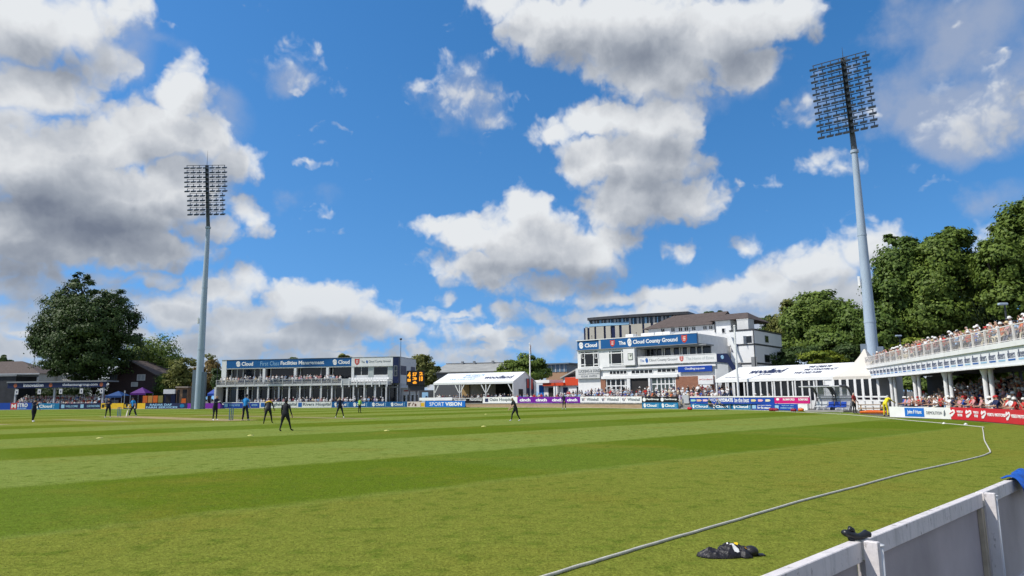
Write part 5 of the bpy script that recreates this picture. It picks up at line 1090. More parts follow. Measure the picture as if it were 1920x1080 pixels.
# ------------------------------------------------------------------ trees
L_DARK = leafmat('leaf_dark', (.020, .042, .011), (.085, .135, .030), .2)
L_MID = leafmat('leaf_mid', (.052, .098, .016), (.21, .285, .050))
L_FOREST = leafmat('leaf_forest', (.036, .078, .015), (.165, .240, .042))
L_OLIVE = leafmat('leaf_olive', (.085, .105, .022), (.26, .26, .065))
L_LIME = leafmat('leaf_lime', (.080, .140, .012), (.30, .34, .04))
L_RUST = leafmat('leaf_rust', (.11, .085, .025), (.30, .20, .06))
tree('broadleaf_tree', 'big dark domed broadleaf tree behind the left terrace', [(160,618,86,76),(108,635,50,56),(215,612,50,52),(156,548,34,30),(115,580,44,38),(203,568,38,34),(240,632,30,40),(160,680,76,36),(82,640,26,40),(148,524,20,14),(185,655,70,50,-4),(140,650,60,55,-5),(98,685,30,24),(172,600,60,50,-6),(215,670,30,26)], 172, 186, 60000, .33, L_DARK, trunk_r=.9, clump=.2)  # shade of the backlit crown is put into the dark leaf colour
tree('broadleaf_tree', 'rounded mid green tree between the dark tree and the floodlight', [(283,672,56,44),(255,688,34,36),(312,690,30,36),(285,712,52,30)], 285, 205, 16000, .36, L_MID, trunk_r=.5)
GT = 'bushy trees around the left floodlight'
tree('bushy_tree', 'yellowish green bushy tree left of the floodlight mast', [(345,690,28,26),(330,712,24,20),(352,720,26,20)], 342, 182, 8000, .30, L_OLIVE, GT)
tree('bushy_tree', 'green bushy shrub tree beside the catering van', [(318,718,24,20),(305,728,18,14)], 316, 186, 5200, .30, L_MID, GT)
tree('bushy_tree', 'rusty green tree right of the floodlight mast', [(390,695,20,26),(402,712,16,22),(384,722,18,20)], 392, 176, 6000, .29, L_RUST, GT)
t = tree('sparse_tree', 'thin leafed bare looking tree behind the floodlight', [(394,674,14,16)], 394, 190, 160, .35, L_OLIVE, GT, trunk_r=.22)
tree('bushy_tree', 'dark green tree at the left end of the two storey stand', [(407,712,12,22),(412,728,10,14)], 408, 165, 3800, .28, L_DARK, GT)
tree('broadleaf_tree', 'little dark tree above the roofs at the left frame edge', [(10,674,11,9),(2,680,10,9)], 10, 245, 1200, .5, L_DARK)
GB_ = 'tree tops above the left stand roof'
tree('tree_top', 'small green tree top above the Facilities lettering', [(548,674,9,5)], 548, 195, 700, .42, L_MID, GB_); tree('tree_top', 'wider green tree top above the right of the blue fascia', [(646,672,14,8),(632,676,8,5)], 646, 190, 1100, .42, L_OLIVE, GB_)
tree('tree_top', 'tiny dark tree top above the left part of the blue fascia', [(489,677,5,4)], 489, 200, 350, .42, L_DARK, GB_)
tree('broadleaf_tree', 'olive green tree just right of the two storey stand', [(790,686,22,22),(775,698,16,20),(808,700,17,22),(792,710,24,16),(790,672,12,10)], 790, 172, 11000, .29, L_OLIVE, clump=.25)
tree('broadleaf_tree', 'rounded bright green tree behind the small marquee', [(985,686,28,20),(955,694,24,18),(1010,692,20,20),(940,700,14,12),(985,702,40,16)], 984, 165, 14000, .29, leafmat('leaf_bright', (.06, .11, .016), (.22, .29, .05)))
tree('tree_top', 'small dark tree top above the brown roof of the white house', [(1330,589,12,5),(1350,588,8,5)], 1336, 180, 900, .4, L_DARK)
GP = 'park trees behind the right marquee'
tree('broadleaf_tree', 'dark rounded tree right of the white tower', [(1445,606,26,16),(1440,640,28,30),(1478,640,24,34)], 1450, 150, 11000, .32, L_DARK, GP, trunk_r=.5)
tree('broadleaf_tree', 'wide mid green tree left of the right floodlight', [(1535,585,46,40),(1500,610,38,40),(1575,605,38,46),(1545,560,28,20),(1530,640,62,38)], 1535, 128, 28000, .30, L_MID, GP, trunk_r=.55)
tree('broadleaf_tree', 'olive tinted tree behind the wide green one', [(1490,578,24,22),(1510,600,30,36),(1475,620,30,44)], 1492, 140, 11000, .31, L_OLIVE, GP, trunk_r=.5)
tree('broadleaf_tree', 'dark tree filling the gap behind the pagoda tent', [(1600,620,34,50),(1570,655,44,34),(1630,650,40,40)], 1600, 120, 15000, .31, L_FOREST, GP, trunk_r=.5)
GQ = 'tall trees behind the upper deck'
tree('broadleaf_tree', 'tall dark green tree right behind the floodlight mast', [(1690,500,46,52),(1665,560,40,56),(1712,470,30,26),(1700,580,52,50),(1655,620,40,46),(1680,452,26,16)], 1690, 112, 36000, .28, L_FOREST, GQ, trunk_r=.6)
tree('broadleaf_tree', 'tall leafy tree with a bright crown in the middle of the right row', [(1775,478,50,46),(1745,530,46,52),(1800,450,26,22),(1815,520,36,50),(1760,590,58,48),(1770,440,30,16)], 1772, 108, 38000, .28, L_MID, GQ, trunk_r=.6)
tree('broadleaf_tree', 'tallest tree at the right frame edge', [(1905,440,36,56),(1870,500,40,52),(1930,400,30,34),(1890,560,46,46),(1935,500,44,80),(1846,468,18,20)], 1895, 100, 38000, .26, L_MID, GQ, trunk_r=.6)
tree('broadleaf_tree', 'dark lower tree between the two tallest right hand trees', [(1835,590,46,46),(1830,530,30,40),(1800,620,50,30)], 1835, 116, 18000, .28, L_DARK, GQ, trunk_r=.5)
GS = 'shrubs behind the right stand'
for (lab, lobes, base, Y, n, m_) in (
    ('lime green shrub above the roof of the glazed marquee', [(1535,672,34,14),(1560,678,26,12)], 1540, 108, 2600, L_LIME),
    ('lime green shrub beside the floodlight foot', [(1690,655,26,14),(1712,645,20,14)], 1698, 98, 2200, L_LIME),
    ('yellow green shrub showing above the heads on the upper deck', [(1820,628,16,9)], 1820, 84, 1100, L_LIME),
    ('mid green bush under the deck between the second and third columns', [(1720,722,26,16),(1745,730,22,20)], 1735, 82, 2600, L_MID),
    ('bright leafy bush under the deck left of the near column', [(1815,712,22,20),(1835,726,20,14)], 1822, 66, 2200, L_LIME),
    ('bright leafy bush under the deck at the right frame edge', [(1880,716,30,16),(1915,712,24,18)], 1895, 62, 2600, L_LIME),
    ('dark hedge bush behind the left terrace below the big tree', [(100,736,60,14),(160,732,60,16),(205,728,30,20)], 150, 196, 5000, L_DARK),
    ('dark hedge bush behind the catering van and the floodlight foot', [(300,735,30,20),(350,735,40,20),(395,735,24,18)], 345, 190, 3000, L_DARK),
    ('dark green hedge bush filling the gap behind the glazed marquee', [(1470,672,36,20),(1510,668,40,22),(1600,665,40,24)], 1510, 112, 4200, L_DARK),
    ('dark thicket filling the gap above the far end of the upper deck', [(1670,645,44,36),(1700,630,44,36),(1730,650,50,36),(1770,640,44,38),(1650,680,30,24)], 1715, 114, 8000, L_DARK),
    ('dark bush behind the deck at the far columns', [(1690,700,40,34),(1650,690,34,34)], 1680, 92, 3600, L_DARK),
    ('dark bush behind the deck beyond the near columns', [(1790,690,44,40),(1850,690,50,40),(1920,680,50,46)], 1850, 82, 6500, L_DARK)):
    tree('shrub', lab, lobes, base, Y, n * 2, .22, m_, GS, trunk_r=.14, cat='shrub')
# ------------------------------------------------------------------ people: one skinned, continuous body per pose
SKIN = mat('skin', (.50, .30, .21), .55, .08, 6); HAIRD = mat('hair_dark', (.035, .025, .018), .6); HAIRG = mat('hair_grey', (.42, .40, .38), .7)
SHOEW = mat('shoe_white', (.70, .70, .68), .5); KIT = mat('kit_black', (.014, .015, .021), .7, .25, 5); KITN = mat('kit_navy', (.014, .017, .045), .7, .2, 5); JEANS = mat('trousers_blue', (.05, .07, .14), .8, .15, 5)
BATTER = mat('shirt_sky_blue', (.02, .25, .62), .6, .08, 4)
def person_mesh(name, pose, mats, fingers=True, sub=1, face=True):
    """pose: lean, twist, legs ((flex, abduct, knee) x2), arms ((flex, abduct, elbow) x2), head pitch; mats: shirt, trousers, skin, shoe, hair, sleeve, glove. Faces -Y."""
    g = pose.get; V = []; E = []; Rr = []; T = []
    def add(p, r, tag_, par=None):
        V.append(Vector(p)); Rr.append(r if isinstance(r, tuple) else (r, r)); T.append(tag_)
        if par is not None: E.append((par, len(V) - 1))
        return len(V) - 1
    ln = R(g('lean', 2)); up = Vector((0, -math.sin(ln), math.cos(ln))); fw = Vector((0, -math.cos(ln), -math.sin(ln))); fat = g('fat', 1.10)
    pel = add((0, 0, .95), (.150 * fat, .115 * fat), 'trousers'); sp = add(V[pel] + up * .17, (.145 * fat, .108 * fat), 'shirt', pel); ch = add(V[pel] + up * .36, (.165 * fat, .115 * fat), 'shirt', sp)
    nk = add(V[pel] + up * .535, (.060, .060), 'shirt', ch)
    hp = ln + R(g('head', 0)); hu = Vector((0, -math.sin(hp), math.cos(hp))); hf = Vector((0, -math.cos(hp), -math.sin(hp)))
    h0 = add(V[nk] + hu * .08, .055, 'skin', nk); h1 = add(V[nk] + hu * .165 + hf * .018, (.076, .094), 'head', h0); h2 = add(V[nk] + hu * .255 + hf * .005, (.066, .080), 'head', h1)
    if face:
        add(V[h1] + hf * .112 + hu * -.004, .014, 'skin', h1)
        for s in (-1, 1): add(V[h1] + Vector((s * .086, 0, 0)) - hf * .01, .014, 'skin', h1)
    for s, (fl, ab, el) in zip((-1, 1), g('arms', ((8, 8, 15), (8, 8, 15)))):
        def d(a, b): return Vector((s * math.sin(R(b)), -math.sin(R(a)) * math.cos(R(b)), -math.cos(R(a)) * math.cos(R(b))))
        sh = add(V[pel] + up * .475 + Vector((s * .175 * fat, 0, 0)), .066, 'shirt', ch if False else nk); V[sh] = V[pel] + up * .470 + Vector((s * .180 * fat, 0, 0))
        a0 = fl + g('lean', 2) * .0; mid = add(V[sh] + d(a0, ab) * .15, .052, 'shirt', sh); elb = add(V[sh] + d(a0, ab) * .285, .043, 'sleeve', mid)
        dd = d(a0 + el, ab - el * g('cross', .35)); wr = add(V[elb] + dd * .25, .029, 'sleeve2', elb); pm = add(V[wr] + dd * .085, (.040, .020), 'glove', wr)
        side = dd.cross(Vector((0, 1, 0)) if abs(dd.y) < .7 else Vector((1, 0, 0))).normalized(); fwd = side.cross(dd).normalized()
        if fingers:
            for k, (o, l) in enumerate(((-.030, .066), (-.010, .078), (.011, .074), (.031, .058))):
                f0 = add(V[pm] + dd * .035 + side * o, .0095, 'glove', pm); add(V[f0] + dd * l * .75 + fwd * (.018 + .004 * k), .0080, 'glove', f0)
            th = add(V[wr] + dd * .045 + side * -.045, .0105, 'glove', wr); add(V[th] + dd * .042 + side * -.014 + fwd * .014, .0085, 'glove', th)
    for s, (fl, ab, kn) in zip((-1, 1), g('legs', ((2, 4, 4), (2, 4, 4)))):
        def d(a, b): return Vector((s * math.sin(R(b)), -math.sin(R(a)) * math.cos(R(b)), -math.cos(R(a)) * math.cos(R(b))))
        hip = add(V[pel] + Vector((s * .092 * fat, 0, -.04)), .098 * fat, 'trousers', pel); th = add(V[hip] + d(fl, ab) * .22, .082 * fat, 'trousers', hip); kne = add(V[hip] + d(fl, ab) * .43, .059, 'trousers', th)
        ds = d(fl - kn, ab * .8); cf = add(V[kne] + ds * .16, .055, 'trousers', kne); an = add(V[kne] + ds * .41, .038, 'trousers', cf)
        fd = Vector((s * .22, -1, 0)).normalized(); fdz = Vector((0, 0, -.055)); fo = add(V[an] + fd * .09 + fdz, (.046, .034), 'shoe', an); add(V[an] + fd * .185 + fdz - Vector((0, 0, .008)), (.040, .024), 'shoe', fo)
    zmin = min(v.z - .026 for v, t_ in zip(V, T) if t_ == 'shoe') if not g('floor') else g('floor')
    V = [v - Vector((0, 0, zmin)) for v in V]
    me = bpy.data.meshes.new('sk'); me.from_pydata(V, E, []); ob = bpy.data.objects.new('sk', me); COL.objects.link(ob)
    md = ob.modifiers.new('s', 'SKIN'); md.use_smooth_shade = True
    for i, sv in enumerate(me.skin_vertices[0].data): sv.radius = Rr[i]; sv.use_root = (i == pel)
    if sub: sb = ob.modifiers.new('b', 'SUBSURF'); sb.levels = sub; sb.render_levels = sub
    dg = bpy.context.evaluated_depsgraph_get(); out = bpy.data.meshes.new_from_object(ob.evaluated_get(dg)); bpy.data.objects.remove(ob); bpy.data.meshes.remove(me)
    out.name = name; out.materials.clear()
    keys = ['shirt', 'trousers', 'skin', 'shoe', 'hair', 'sleeve', 'glove']
    for k in keys: out.materials.append(mats.get(k) or {'sleeve': mats['skin'], 'glove': mats['skin'], 'hair': HAIRD}.get(k, mats['shirt']))
    VA = np.array([tuple(v) for v in V]); segs = [(a, b, T[b]) for a, b in E]; A = np.array([VA[a] for a, b, _ in segs]); B = np.array([VA[b] for a, b, _ in segs]); AB = B - A; LL = (AB ** 2).sum(1) + 1e-9
    cen = np.empty(len(out.polygons) * 3); out.polygons.foreach_get('center', cen); cen = cen.reshape(-1, 3); idx = []
    H1 = VA[h1]; hun = np.array(hu); hfn = np.array(hf); longs = g('long', False)
    for c in cen:
        t_ = np.clip(((c - A) * AB).sum(1) / LL, 0, 1); dist = np.linalg.norm(A + AB * t_[:, None] - c, axis=1); j = int(dist.argmin()); tg = segs[j][2]
        if tg in ('head', 'skin') and np.linalg.norm(c - H1) < .2:
            q = c - H1; k = 'hair' if (q @ hun > .055 or (q @ hfn < -.02 and q @ hun > -.05)) else 'skin'
        elif tg in ('sleeve', 'sleeve2'): k = 'shirt' if (tg == 'sleeve' and (t_[j] < .5 or longs)) or (tg == 'sleeve2' and longs) else 'sleeve'
        elif tg == 'head': k = 'skin'
        else: k = tg
        idx.append(keys.index(k if k in keys else 'shirt'))
    out.polygons.foreach_set('material_index', idx); out.update()
    info = dict(head=Vector(H1), up=hu, fw=hf, V=[Vector(v) for v in VA]); return out, info
def cap_mesh(info, wide=False):
    """a peaked cap or a brimmed hat fitted on the head"""
    u, f = info['up'], info['fw']; s = u.cross(f) * -1; c = info['head'] + u * .045; b = MB(); n = 14; rings = []
    for rr, h in ((.100, 0), (.104, .03), (.092, .075), (.055, .11), (.01, .122)):
        rings.append([c + s * (rr * .92 * math.cos(2*math.pi*i/n)) + f * (rr * 1.08 * math.sin(2*math.pi*i/n)) + u * h for i in range(n)])
    vs = [p for r_ in rings for p in r_]; fs = [(k*n + i, k*n + (i+1) % n, (k+1)*n + (i+1) % n, (k+1)*n + i) for k in range(4) for i in range(n)] + [tuple(range(4*n, 5*n))]
    b.add(vs, fs)
    if wide:
        o = [c + s * (.172 * math.cos(2*math.pi*i/n)) + f * (.185 * math.sin(2*math.pi*i/n)) - u * .012 for i in range(n)]; b.add(rings[0] + o, [(i, i + n, (i+1) % n + n, (i+1) % n) for i in range(n)])
    else:
        pk = [c + s * (.085 * math.cos(math.pi*i/8)) + f * (.085 + .105 * math.sin(math.pi*i/8)) - u * .012 for i in range(9)]; b.add(pk + [p + u * .012 for p in pk], [tuple(range(9)), tuple(range(17, 8, -1))] + [(i, i+1, i+10, i+9) for i in range(8)])
    return b
def person(name, label, px, py, pose, mats, face_deg, cap=None, capmat=None, height=1., group=None, sub=1):
    """stands a person at a ground pixel; face_deg 0 looks at the camera side (-Y), 90 looks to +X"""
    q = gnd(px, py); me, info = person_mesh('person', pose, mats, True, sub)
    o = link(bpy.data.objects.new('person', me)); o.location = (q.x, q.y, .006); o.rotation_euler = (0, 0, R(face_deg)); o.scale = (height,) * 3; tag(o, label, 'person', group)
    if cap: cap_mesh(info, cap == 'hat').build('hat' if cap == 'hat' else 'cap', capmat or KIT, o, True)
    return o, info
fielder = dict(shirt=KITN, trousers=KIT, skin=SKIN, shoe=SHOEW); umpire = dict(shirt=KIT, trousers=KIT, skin=SKIN, shoe=KIT)
GP_ = 'fielders in dark kit'
person('p', 'fielder in dark kit and cap stepping with one arm bent at the far left', 62, 791, dict(lean=4, legs=((14, 6, 6), (-12, 4, 10)), arms=((50, 10, 70), (20, 6, 30)), long=True), fielder, 70, 'cap', KIT, 1.17, GP_)
person('p', 'fielder in dark kit with hands clasped in front, left of the left stumps', 202, 783.5, dict(lean=6, legs=((4, 7, 4), (4, 7, 4)), arms=((35, 4, 85), (35, 4, 85)), cross=.6, long=True, head=8), fielder, 25, None, None, 1.2, GP_)
b1, inf = person('p', 'batter in a light blue shirt walking with a white bat by the left stumps', 249, 780.5, dict(lean=8, legs=((22, 4, 12), (-14, 4, 10)), arms=((14, 14, 22), (-6, 16, 25))), dict(shirt=BATTER, trousers=KIT, skin=SKIN, shoe=SHOEW, glove=SHOEW), -20, 'cap', KITN, 1.24, 'batters in light blue')
def pad_and_bat(o, hand, blade_mat, tilt):
    m = MB(); m.tube((0, 0, .14), (0, 0, -.18), .018); m.slab([(-.054, -.02, -.18), (.054, -.02, -.18), (.054, -.02, -.74), (-.054, -.02, -.74)], .045); b = m.build('cricket_bat', [blade_mat]); tag(b, *tilt[1:3]); b.matrix_world = o.matrix_basis @ Matrix.Translation(hand) @ Matrix.Rotation(R(tilt[0]), 4, 'X'); return b
def pads(o, inf, m_):
    for s in (-1, 1):
        ks = [v for v in inf['V'] if v.x * s > .03 and v.z < .62]; k = max(ks, key=lambda v: v.z); a = min((v for v in ks if v.z < .2), key=lambda v: abs(v.z - .1))
        top = k + Vector((0, -.055, .10)); low = a + Vector((0, -.05, .02)); MB().path([top, k + Vector((0, -.07, 0)), k.lerp(a, .5) + Vector((0, -.065, 0)), low], [.085, .10, .09, .08], 8, flat=.45).build('leg_pad', m_, o, True)
pads(b1, inf, KITN)
pad_and_bat(b1, Vector((-.30, -.25, .70)), mat('bat_white', (.72, .68, .60), .5), (-14, 'white faced cricket bat carried by the batter at the left stumps', 'cricket bat'))
person('p', 'wicketkeeper in dark kit with white gloves left of the right stumps', 402, 788.5, dict(lean=14, legs=((12, 6, 16), (2, 6, 12)), arms=((46, 8, 60), (30, 10, 50)), head=-6, long=True), dict(shirt=KITN, trousers=KIT, skin=SKIN, shoe=SHOEW, glove=SHOEW), 60, None, None, 1.26, GP_)
b2, inf = person('p', 'batter in a light blue shirt seen from behind with a yellow bat', 459, 788.5, dict(lean=4, legs=((6, 6, 4), (-2, 6, 4)), arms=((6, 10, 12), (8, 10, 18))), dict(shirt=BATTER, trousers=KITN, skin=SKIN, shoe=SHOEW, glove=SHOEW), 165, 'cap', KIT, 1.24, 'batters in light blue')
pads(b2, inf, KITN)
pad_and_bat(b2, Vector((.27, -.10, .82)), mat('bat_yellow', (.62, .42, .06), .5), (4, 'yellow cricket bat held down by the batter at the right stumps', 'cricket bat'))
o, inf = person('p', 'fielder bending forward in a dark bib with yellow and orange shoulders', 502, 794.5, dict(lean=26, legs=((22, 9, 10), (-2, 11, 4)), arms=((24, 12, 18), (20, 14, 14)), long=True, head=10), dict(shirt=KIT, trousers=KIT, skin=SKIN, shoe=KIT), 190, None, None, 1.13, GP_)
MB().path([inf['V'][3] + Vector((-.2, .03, -.07)), inf['V'][3] + Vector((-.08, .06, .0)), inf['V'][3] + Vector((.08, .06, .0)), inf['V'][3] + Vector((.2, .03, -.07))], [.075, .085, .085, .075], 8, flat=.7).build('bib_shoulder', [YELLOW], o, True)
person('p', 'large umpire in black seen from behind, striding nearest the camera', 534, 808.5, dict(lean=2, fat=1.27, legs=((18, 9, 6), (-10, 7, 4)), arms=((6, 14, 10), (4, 14, 14)), long=True), umpire, 160, 'hat', KIT, 1.02)
person('p', 'dark fielder stooping with feet wide apart before the blue Cloud boards', 637, 783.5, dict(lean=14, legs=((10, 17, 10), (8, 17, 8)), arms=((30, 12, 30), (26, 14, 30)), long=True, head=8), fielder, 10, None, None, 1.1, GP_)
person('p', 'steward in a lime green top and black trousers far out by the Cloud boards', 674, 774.5, dict(lean=2, arms=((16, 6, 60), (16, 6, 60)), long=True), dict(shirt=mat('hi_vis_lime', (.35, .62, .10), .6), trousers=KIT, skin=SKIN, shoe=KIT), 150, None, None, .98)
person('p', 'dark fielder with bare arms walking bent forward, right of centre', 967, 789.5, dict(lean=20, legs=((30, 3, 22), (-12, 3, 18)), arms=((16, 5, 26), (28, 5, 20)), head=2), dict(shirt=KIT, trousers=KIT, skin=SKIN, shoe=SHOEW), -62, None, None, 1.02, GP_)
person('p', 'far off dark fielder standing before the purple cinch boards', 1058, 767.5, dict(lean=6, legs=((8, 3, 6), (-4, 3, 6)), arms=((16, 5, 20), (10, 5, 20)), long=True), fielder, -40, None, None, 1.12, GP_)
# stumps
for px, py, lab in ((433, 788, 'blue set of three stumps at the right end of the pitch'), (223, 781, 'blue set of three stumps at the left end of the pitch')):
    q = gnd(px, py); m = MB(); t = thing('wicket', lab, 'wicket', (q.x, q.y, .008), R(-43 + 90), 'wickets'); STB = mat('stump_blue', (.10, .22, .38), .5)
    for k in (-1, 0, 1): MB().tube((k * .16, 0, 0), (k * .16, 0, 1.02), .042, .04, 8).ell((k * .16, 0, 1.02), (.04, .04, .03), 8, 4).build('stump', STB, t)
    MB().tube((-.17, 0, 1.06), (-.01, 0, 1.06), .02).tube((.01, 0, 1.06), (.17, 0, 1.06), .02).build('bail', STB, t)
# ------------------------------------------------------------------ spectators
F_MQ = Fr(plan(814, 127), plan(962, 121) - plan(814, 127))
SHIRTS = {'white': (.76, .76, .75), 'red': (.52, .035, .03), 'pale blue': (.30, .46, .66), 'navy': (.02, .03, .09), 'black': (.015, .015, .018), 'grey': (.26, .27, .29), 'cream': (.66, .58, .42), 'pink': (.62, .30, .30), 'orange': (.62, .15, .05), 'royal blue': (.02, .09, .42), 'maroon': (.16, .02, .04), 'lilac': (.36, .32, .50)}
SM = {k: mat('shirt_' + k.replace(' ', '_'), v, .75, .12, 5) for k, v in SHIRTS.items()}
HATM = {'white hat': (mat('hat_white', (.78, .77, .74), .6), 'hat'), 'dark cap': (mat('cap_dark', (.02, .022, .03), .6), 'cap'), 'straw hat': (mat('hat_straw', (.60, .47, .27), .7), 'hat'), 'no hat': (None, None), 'grey hair': (None, None), 'red cap': (mat('cap_red', (.5, .03, .03), .6), 'cap')}
POSES = [dict(lean=-4, legs=((84, 7, 80), (84, 7, 80)), arms=((26, 5, 62), (26, 5, 62))), dict(lean=10, legs=((80, 12, 84), (80, 12, 84)), arms=((40, 8, 40), (34, 8, 52)), head=-8),
         dict(lean=2, legs=((86, 4, 70), (78, 9, 88)), arms=((8, 12, 85), (50, 6, 70)), head=6), dict(lean=-8, legs=((82, 6, 60), (82, 6, 60)), arms=((20, 4, 95), (60, 12, 100)))]
BASEM = []
for i, ps in enumerate(POSES):
    me, inf = person_mesh('seated_person', ps, dict(shirt=WHITE, trousers=JEANS, skin=SKIN, shoe=KIT, hair=HAIRD), True, 1 if i < 0 else 1); BASEM.append((me, inf))
_cache = {}
def spectator_mesh(i, shirt, hat):
    k = (i, shirt, hat)
    if k not in _cache:
        me = BASEM[i][0].copy(); me.materials[0] = SM[shirt]; me.materials[1] = [JEANS, KIT, SM['grey'], SM['cream']][(i + len(shirt)) % 4]
        if hat == 'grey hair': me.materials[4] = HAIRG
        _cache[k] = me
    return _cache[k]
_caps = {}
SHIRT_W = {'warm': ['white'] * 4 + ['red'] * 3 + ['pink'] * 3 + ['orange'] * 2 + ['pale blue'] * 2 + ['cream', 'navy', 'grey', 'royal blue'], 'mixed': ['white'] * 6 + ['grey'] * 3 + ['navy'] * 3 + ['pale blue'] * 3 + ['cream'] * 2 + ['black'] * 2 + ['red', 'pink', 'maroon', 'lilac', 'royal blue', 'orange'], 'pale': ['white'] * 14 + ['cream'] * 2 + ['pink'] * 3 + ['grey'] * 2 + ['pale blue', 'lilac', 'navy'], 'dark': ['navy'] * 3 + ['black'] * 4 + ['white'] * 4 + ['grey'] * 2 + ['maroon']}
HATW = ['white hat'] * 4 + ['dark cap'] * 2 + ['straw hat'] + ['no hat'] * 4 + ['grey hair'] * 3 + ['red cap']
NP = 0
def spectator(pos, face, pal, where, group):
    global NP
    i = random.randrange(4); sh = random.choice(SHIRT_W[pal]); ht = random.choice(HATW); NP += 1
    o = link(bpy.data.objects.new('person', spectator_mesh(i, sh, ht))); o.location = pos; o.rotation_euler = (0, 0, face + random.uniform(-.35, .35)); s = random.uniform(.95, 1.08); o.scale = (s, s, s)
    hm, kind = HATM[ht]
    if hm:
        k = (i, ht)
        if k not in _caps: _caps[k] = cap_mesh(BASEM[i][1], kind == 'hat').mesh('hat' if kind == 'hat' else 'cap', hm, True)
        h = link(bpy.data.objects.new('hat' if kind == 'hat' else 'cap', _caps[k]), o)
    a = 'an' if sh[0] in 'aeiou' else 'a'
    tag(o, 'spectator in %s %s top and %s, %s' % (a, sh, {'no hat': 'dark hair'}.get(ht, ht), where), 'person', group); return o
# right stand, lower rows (front rows lit) and upper deck
STUFF = []
faceR = RS.rz        # local -y looks over the field
jit = lambda a: random.uniform(-a, a)
def row(F, rz, u0, u1, y, z, gap, pal, where, group, fill=.9, solid=True):
    u = u0
    while u < u1:
        if random.random() < fill:
            p = F.w(u + jit(.12), y + jit(.08), z)
            if solid: spectator(p, rz, pal, where, group)
            else: STUFF.append((p, rz + jit(.35), pal))
        u += gap
uA = RS.uz(1660, 760)[0]; uB = Lr - 6.5
row(RS, faceR, 11, uB, .55, 0., .70, 'warm', 'front row under the right deck', 'front row below the deck', .9)
row(RS, faceR, 13, uB, 1.45, .25, .72, 'warm', 'second row under the right deck', 'second row below the deck', .86)
row(RS, faceR, 15, uB, 2.3, .50, .74, 'warm', 'third row under right deck', 'third row below the deck', .75)
for k in range(3, 7): row(RS, faceR, 12, uB + 1, 1.45 + .85 * (k - 1), .25 * k, .8, 'mixed', '', '', .8, False)
row(RS, faceR, 1.0, Lr - 6, .75, z1 + .2, .74, 'warm', 'upper deck front row by rail', 'front row on the upper deck', .92)
row(RS, faceR, 4.0, Lr - 6, 1.75, z1 + .53, .76, 'pale', 'upper deck second row', 'second row on the upper deck', .72)
row(RS, faceR, 9.0, Lr - 6, 2.6, z1 + .85, .8, 'pale', '', '', .45, False)
# pavilion terrace
fT = TF.rz
row(TF, fT, -7, TW - 1.5, .45, .38, .70, 'mixed', 'front row below the pavilion', 'front row below the pavilion', .95)
row(TF, fT, -6, TW - 1, 1.45, .76, .72, 'mixed', 'second row below the pavilion', 'second row below the pavilion', .92)
row(TF, fT, -5, TW, 2.45, 1.14, .72, 'mixed', '', '', .9, False); row(TF, fT, -2, TW, 3.5, 1.52, .8, 'dark', '', '', .75, False)
# low platforms the far rows sit on
tag(MB().box(b0 + .4, bm - .1, -2.45, -.1, 4.63, 4.87).box(b0 + .4, bm - .1, -1.5, -.1, 4.871, 5.17).build('balcony_step', CONC, None, False, S.O, S.rz), 'grey stepped platform under the seated people on the left stand balcony', 'step')
tag(MB().box(S.uz(455, 750)[0], uE - .5, -5.3, -3.0, 0, .44).build('front_terrace', CONC, None, False, S.O, S.rz), None, None, None, 'structure')
tag(MB().box(.3, LM + .4, -.8, 1.9, 0, .69).box(LM + .4, LM + 12, -1.9, 1.9, 0, .69).build('marquee_terrace', CONC, None, False, F_MQ.O, F_MQ.rz), None, None, None, 'structure')
# left stand balcony, ground floor tables, small marquee, left terrace, right marquee front
row(S, S.rz, b0 + .8, bm - .3, -1.95, 4.88, .62, 'pale', 'on the left stand balcony', 'balcony row on the left stand', .78)
row(S, S.rz, b0 + 2, bm, -1.0, 5.18, .68, 'pale', '', '', .6, False); row(S, S.rz, uu(663) + .4, uW1 - .6, 1.2, 5.4, .9, 'dark', '', '', .7, False)
row(S, S.rz, S.uz(470, 750)[0], uE - 1, -4.6, .45, .60, 'pale', '', '', .8, False); row(S, S.rz, S.uz(500, 750)[0], uE - 2, -3.6, .60, .75, 'dark', '', '', .6, False)
MF = Fr(plan(814, 127), plan(962, 121) - plan(814, 127))
row(MF, MF.rz, .8, LM - .3, .0, .70, .62, 'dark', '', '', .85, False); row(MF, MF.rz, .5, LM - .3, 1.1, .80, .7, 'dark', '', '', .8, False); row(MF, MF.rz, LM + .5, LM + 11, -1.2, .7, .66, 'warm', '', '', .85, False)
for k in range(5): row(LT, LT.rz, 1.2, 25.5, .75 + k * .9, .4 * (k + 1), .58, 'warm' if k % 2 else 'pale', '', '', .85, False)
RMF = Fr((25.5, 88.), (9.5, -12.)); row(RMF, RMF.rz, .6, 9, -2.4, .25, .9, 'mixed', '', '', .6, False)
# single figures that stand out
STAND = dict(lean=1, arms=((10, 6, 30), (10, 6, 20)))
def standing(label, pos, rz, shirt, tro, hair=HAIRD, pose=STAND, cap=None, capm=None):
    me, inf = person_mesh('person', pose, dict(shirt=shirt, trousers=tro, skin=SKIN, shoe=KIT, hair=hair), True, 1); o = link(bpy.data.objects.new('person', me)); o.location = pos; o.rotation_euler = (0, 0, rz); tag(o, label, 'person')
    if cap: cap_mesh(inf, cap == 'hat').build('hat' if cap == 'hat' else 'cap', capm, o, True)
    return o
standing('man in a lilac blue top standing at the left end of the glazed marquee', plan(1350, 85.5) + Vector((0, 0, .6)), R(200), SM['lilac'], SM['cream'])
standing('man in a tan top and wide white hat before the pavilion brick wall', TF.w(TW - 6.3, 4.9, 1.1), R(30), mat('shirt_tan', (.5, .28, .13), .7), JEANS, HAIRD, STAND, 'hat', HATM['white hat'][0])
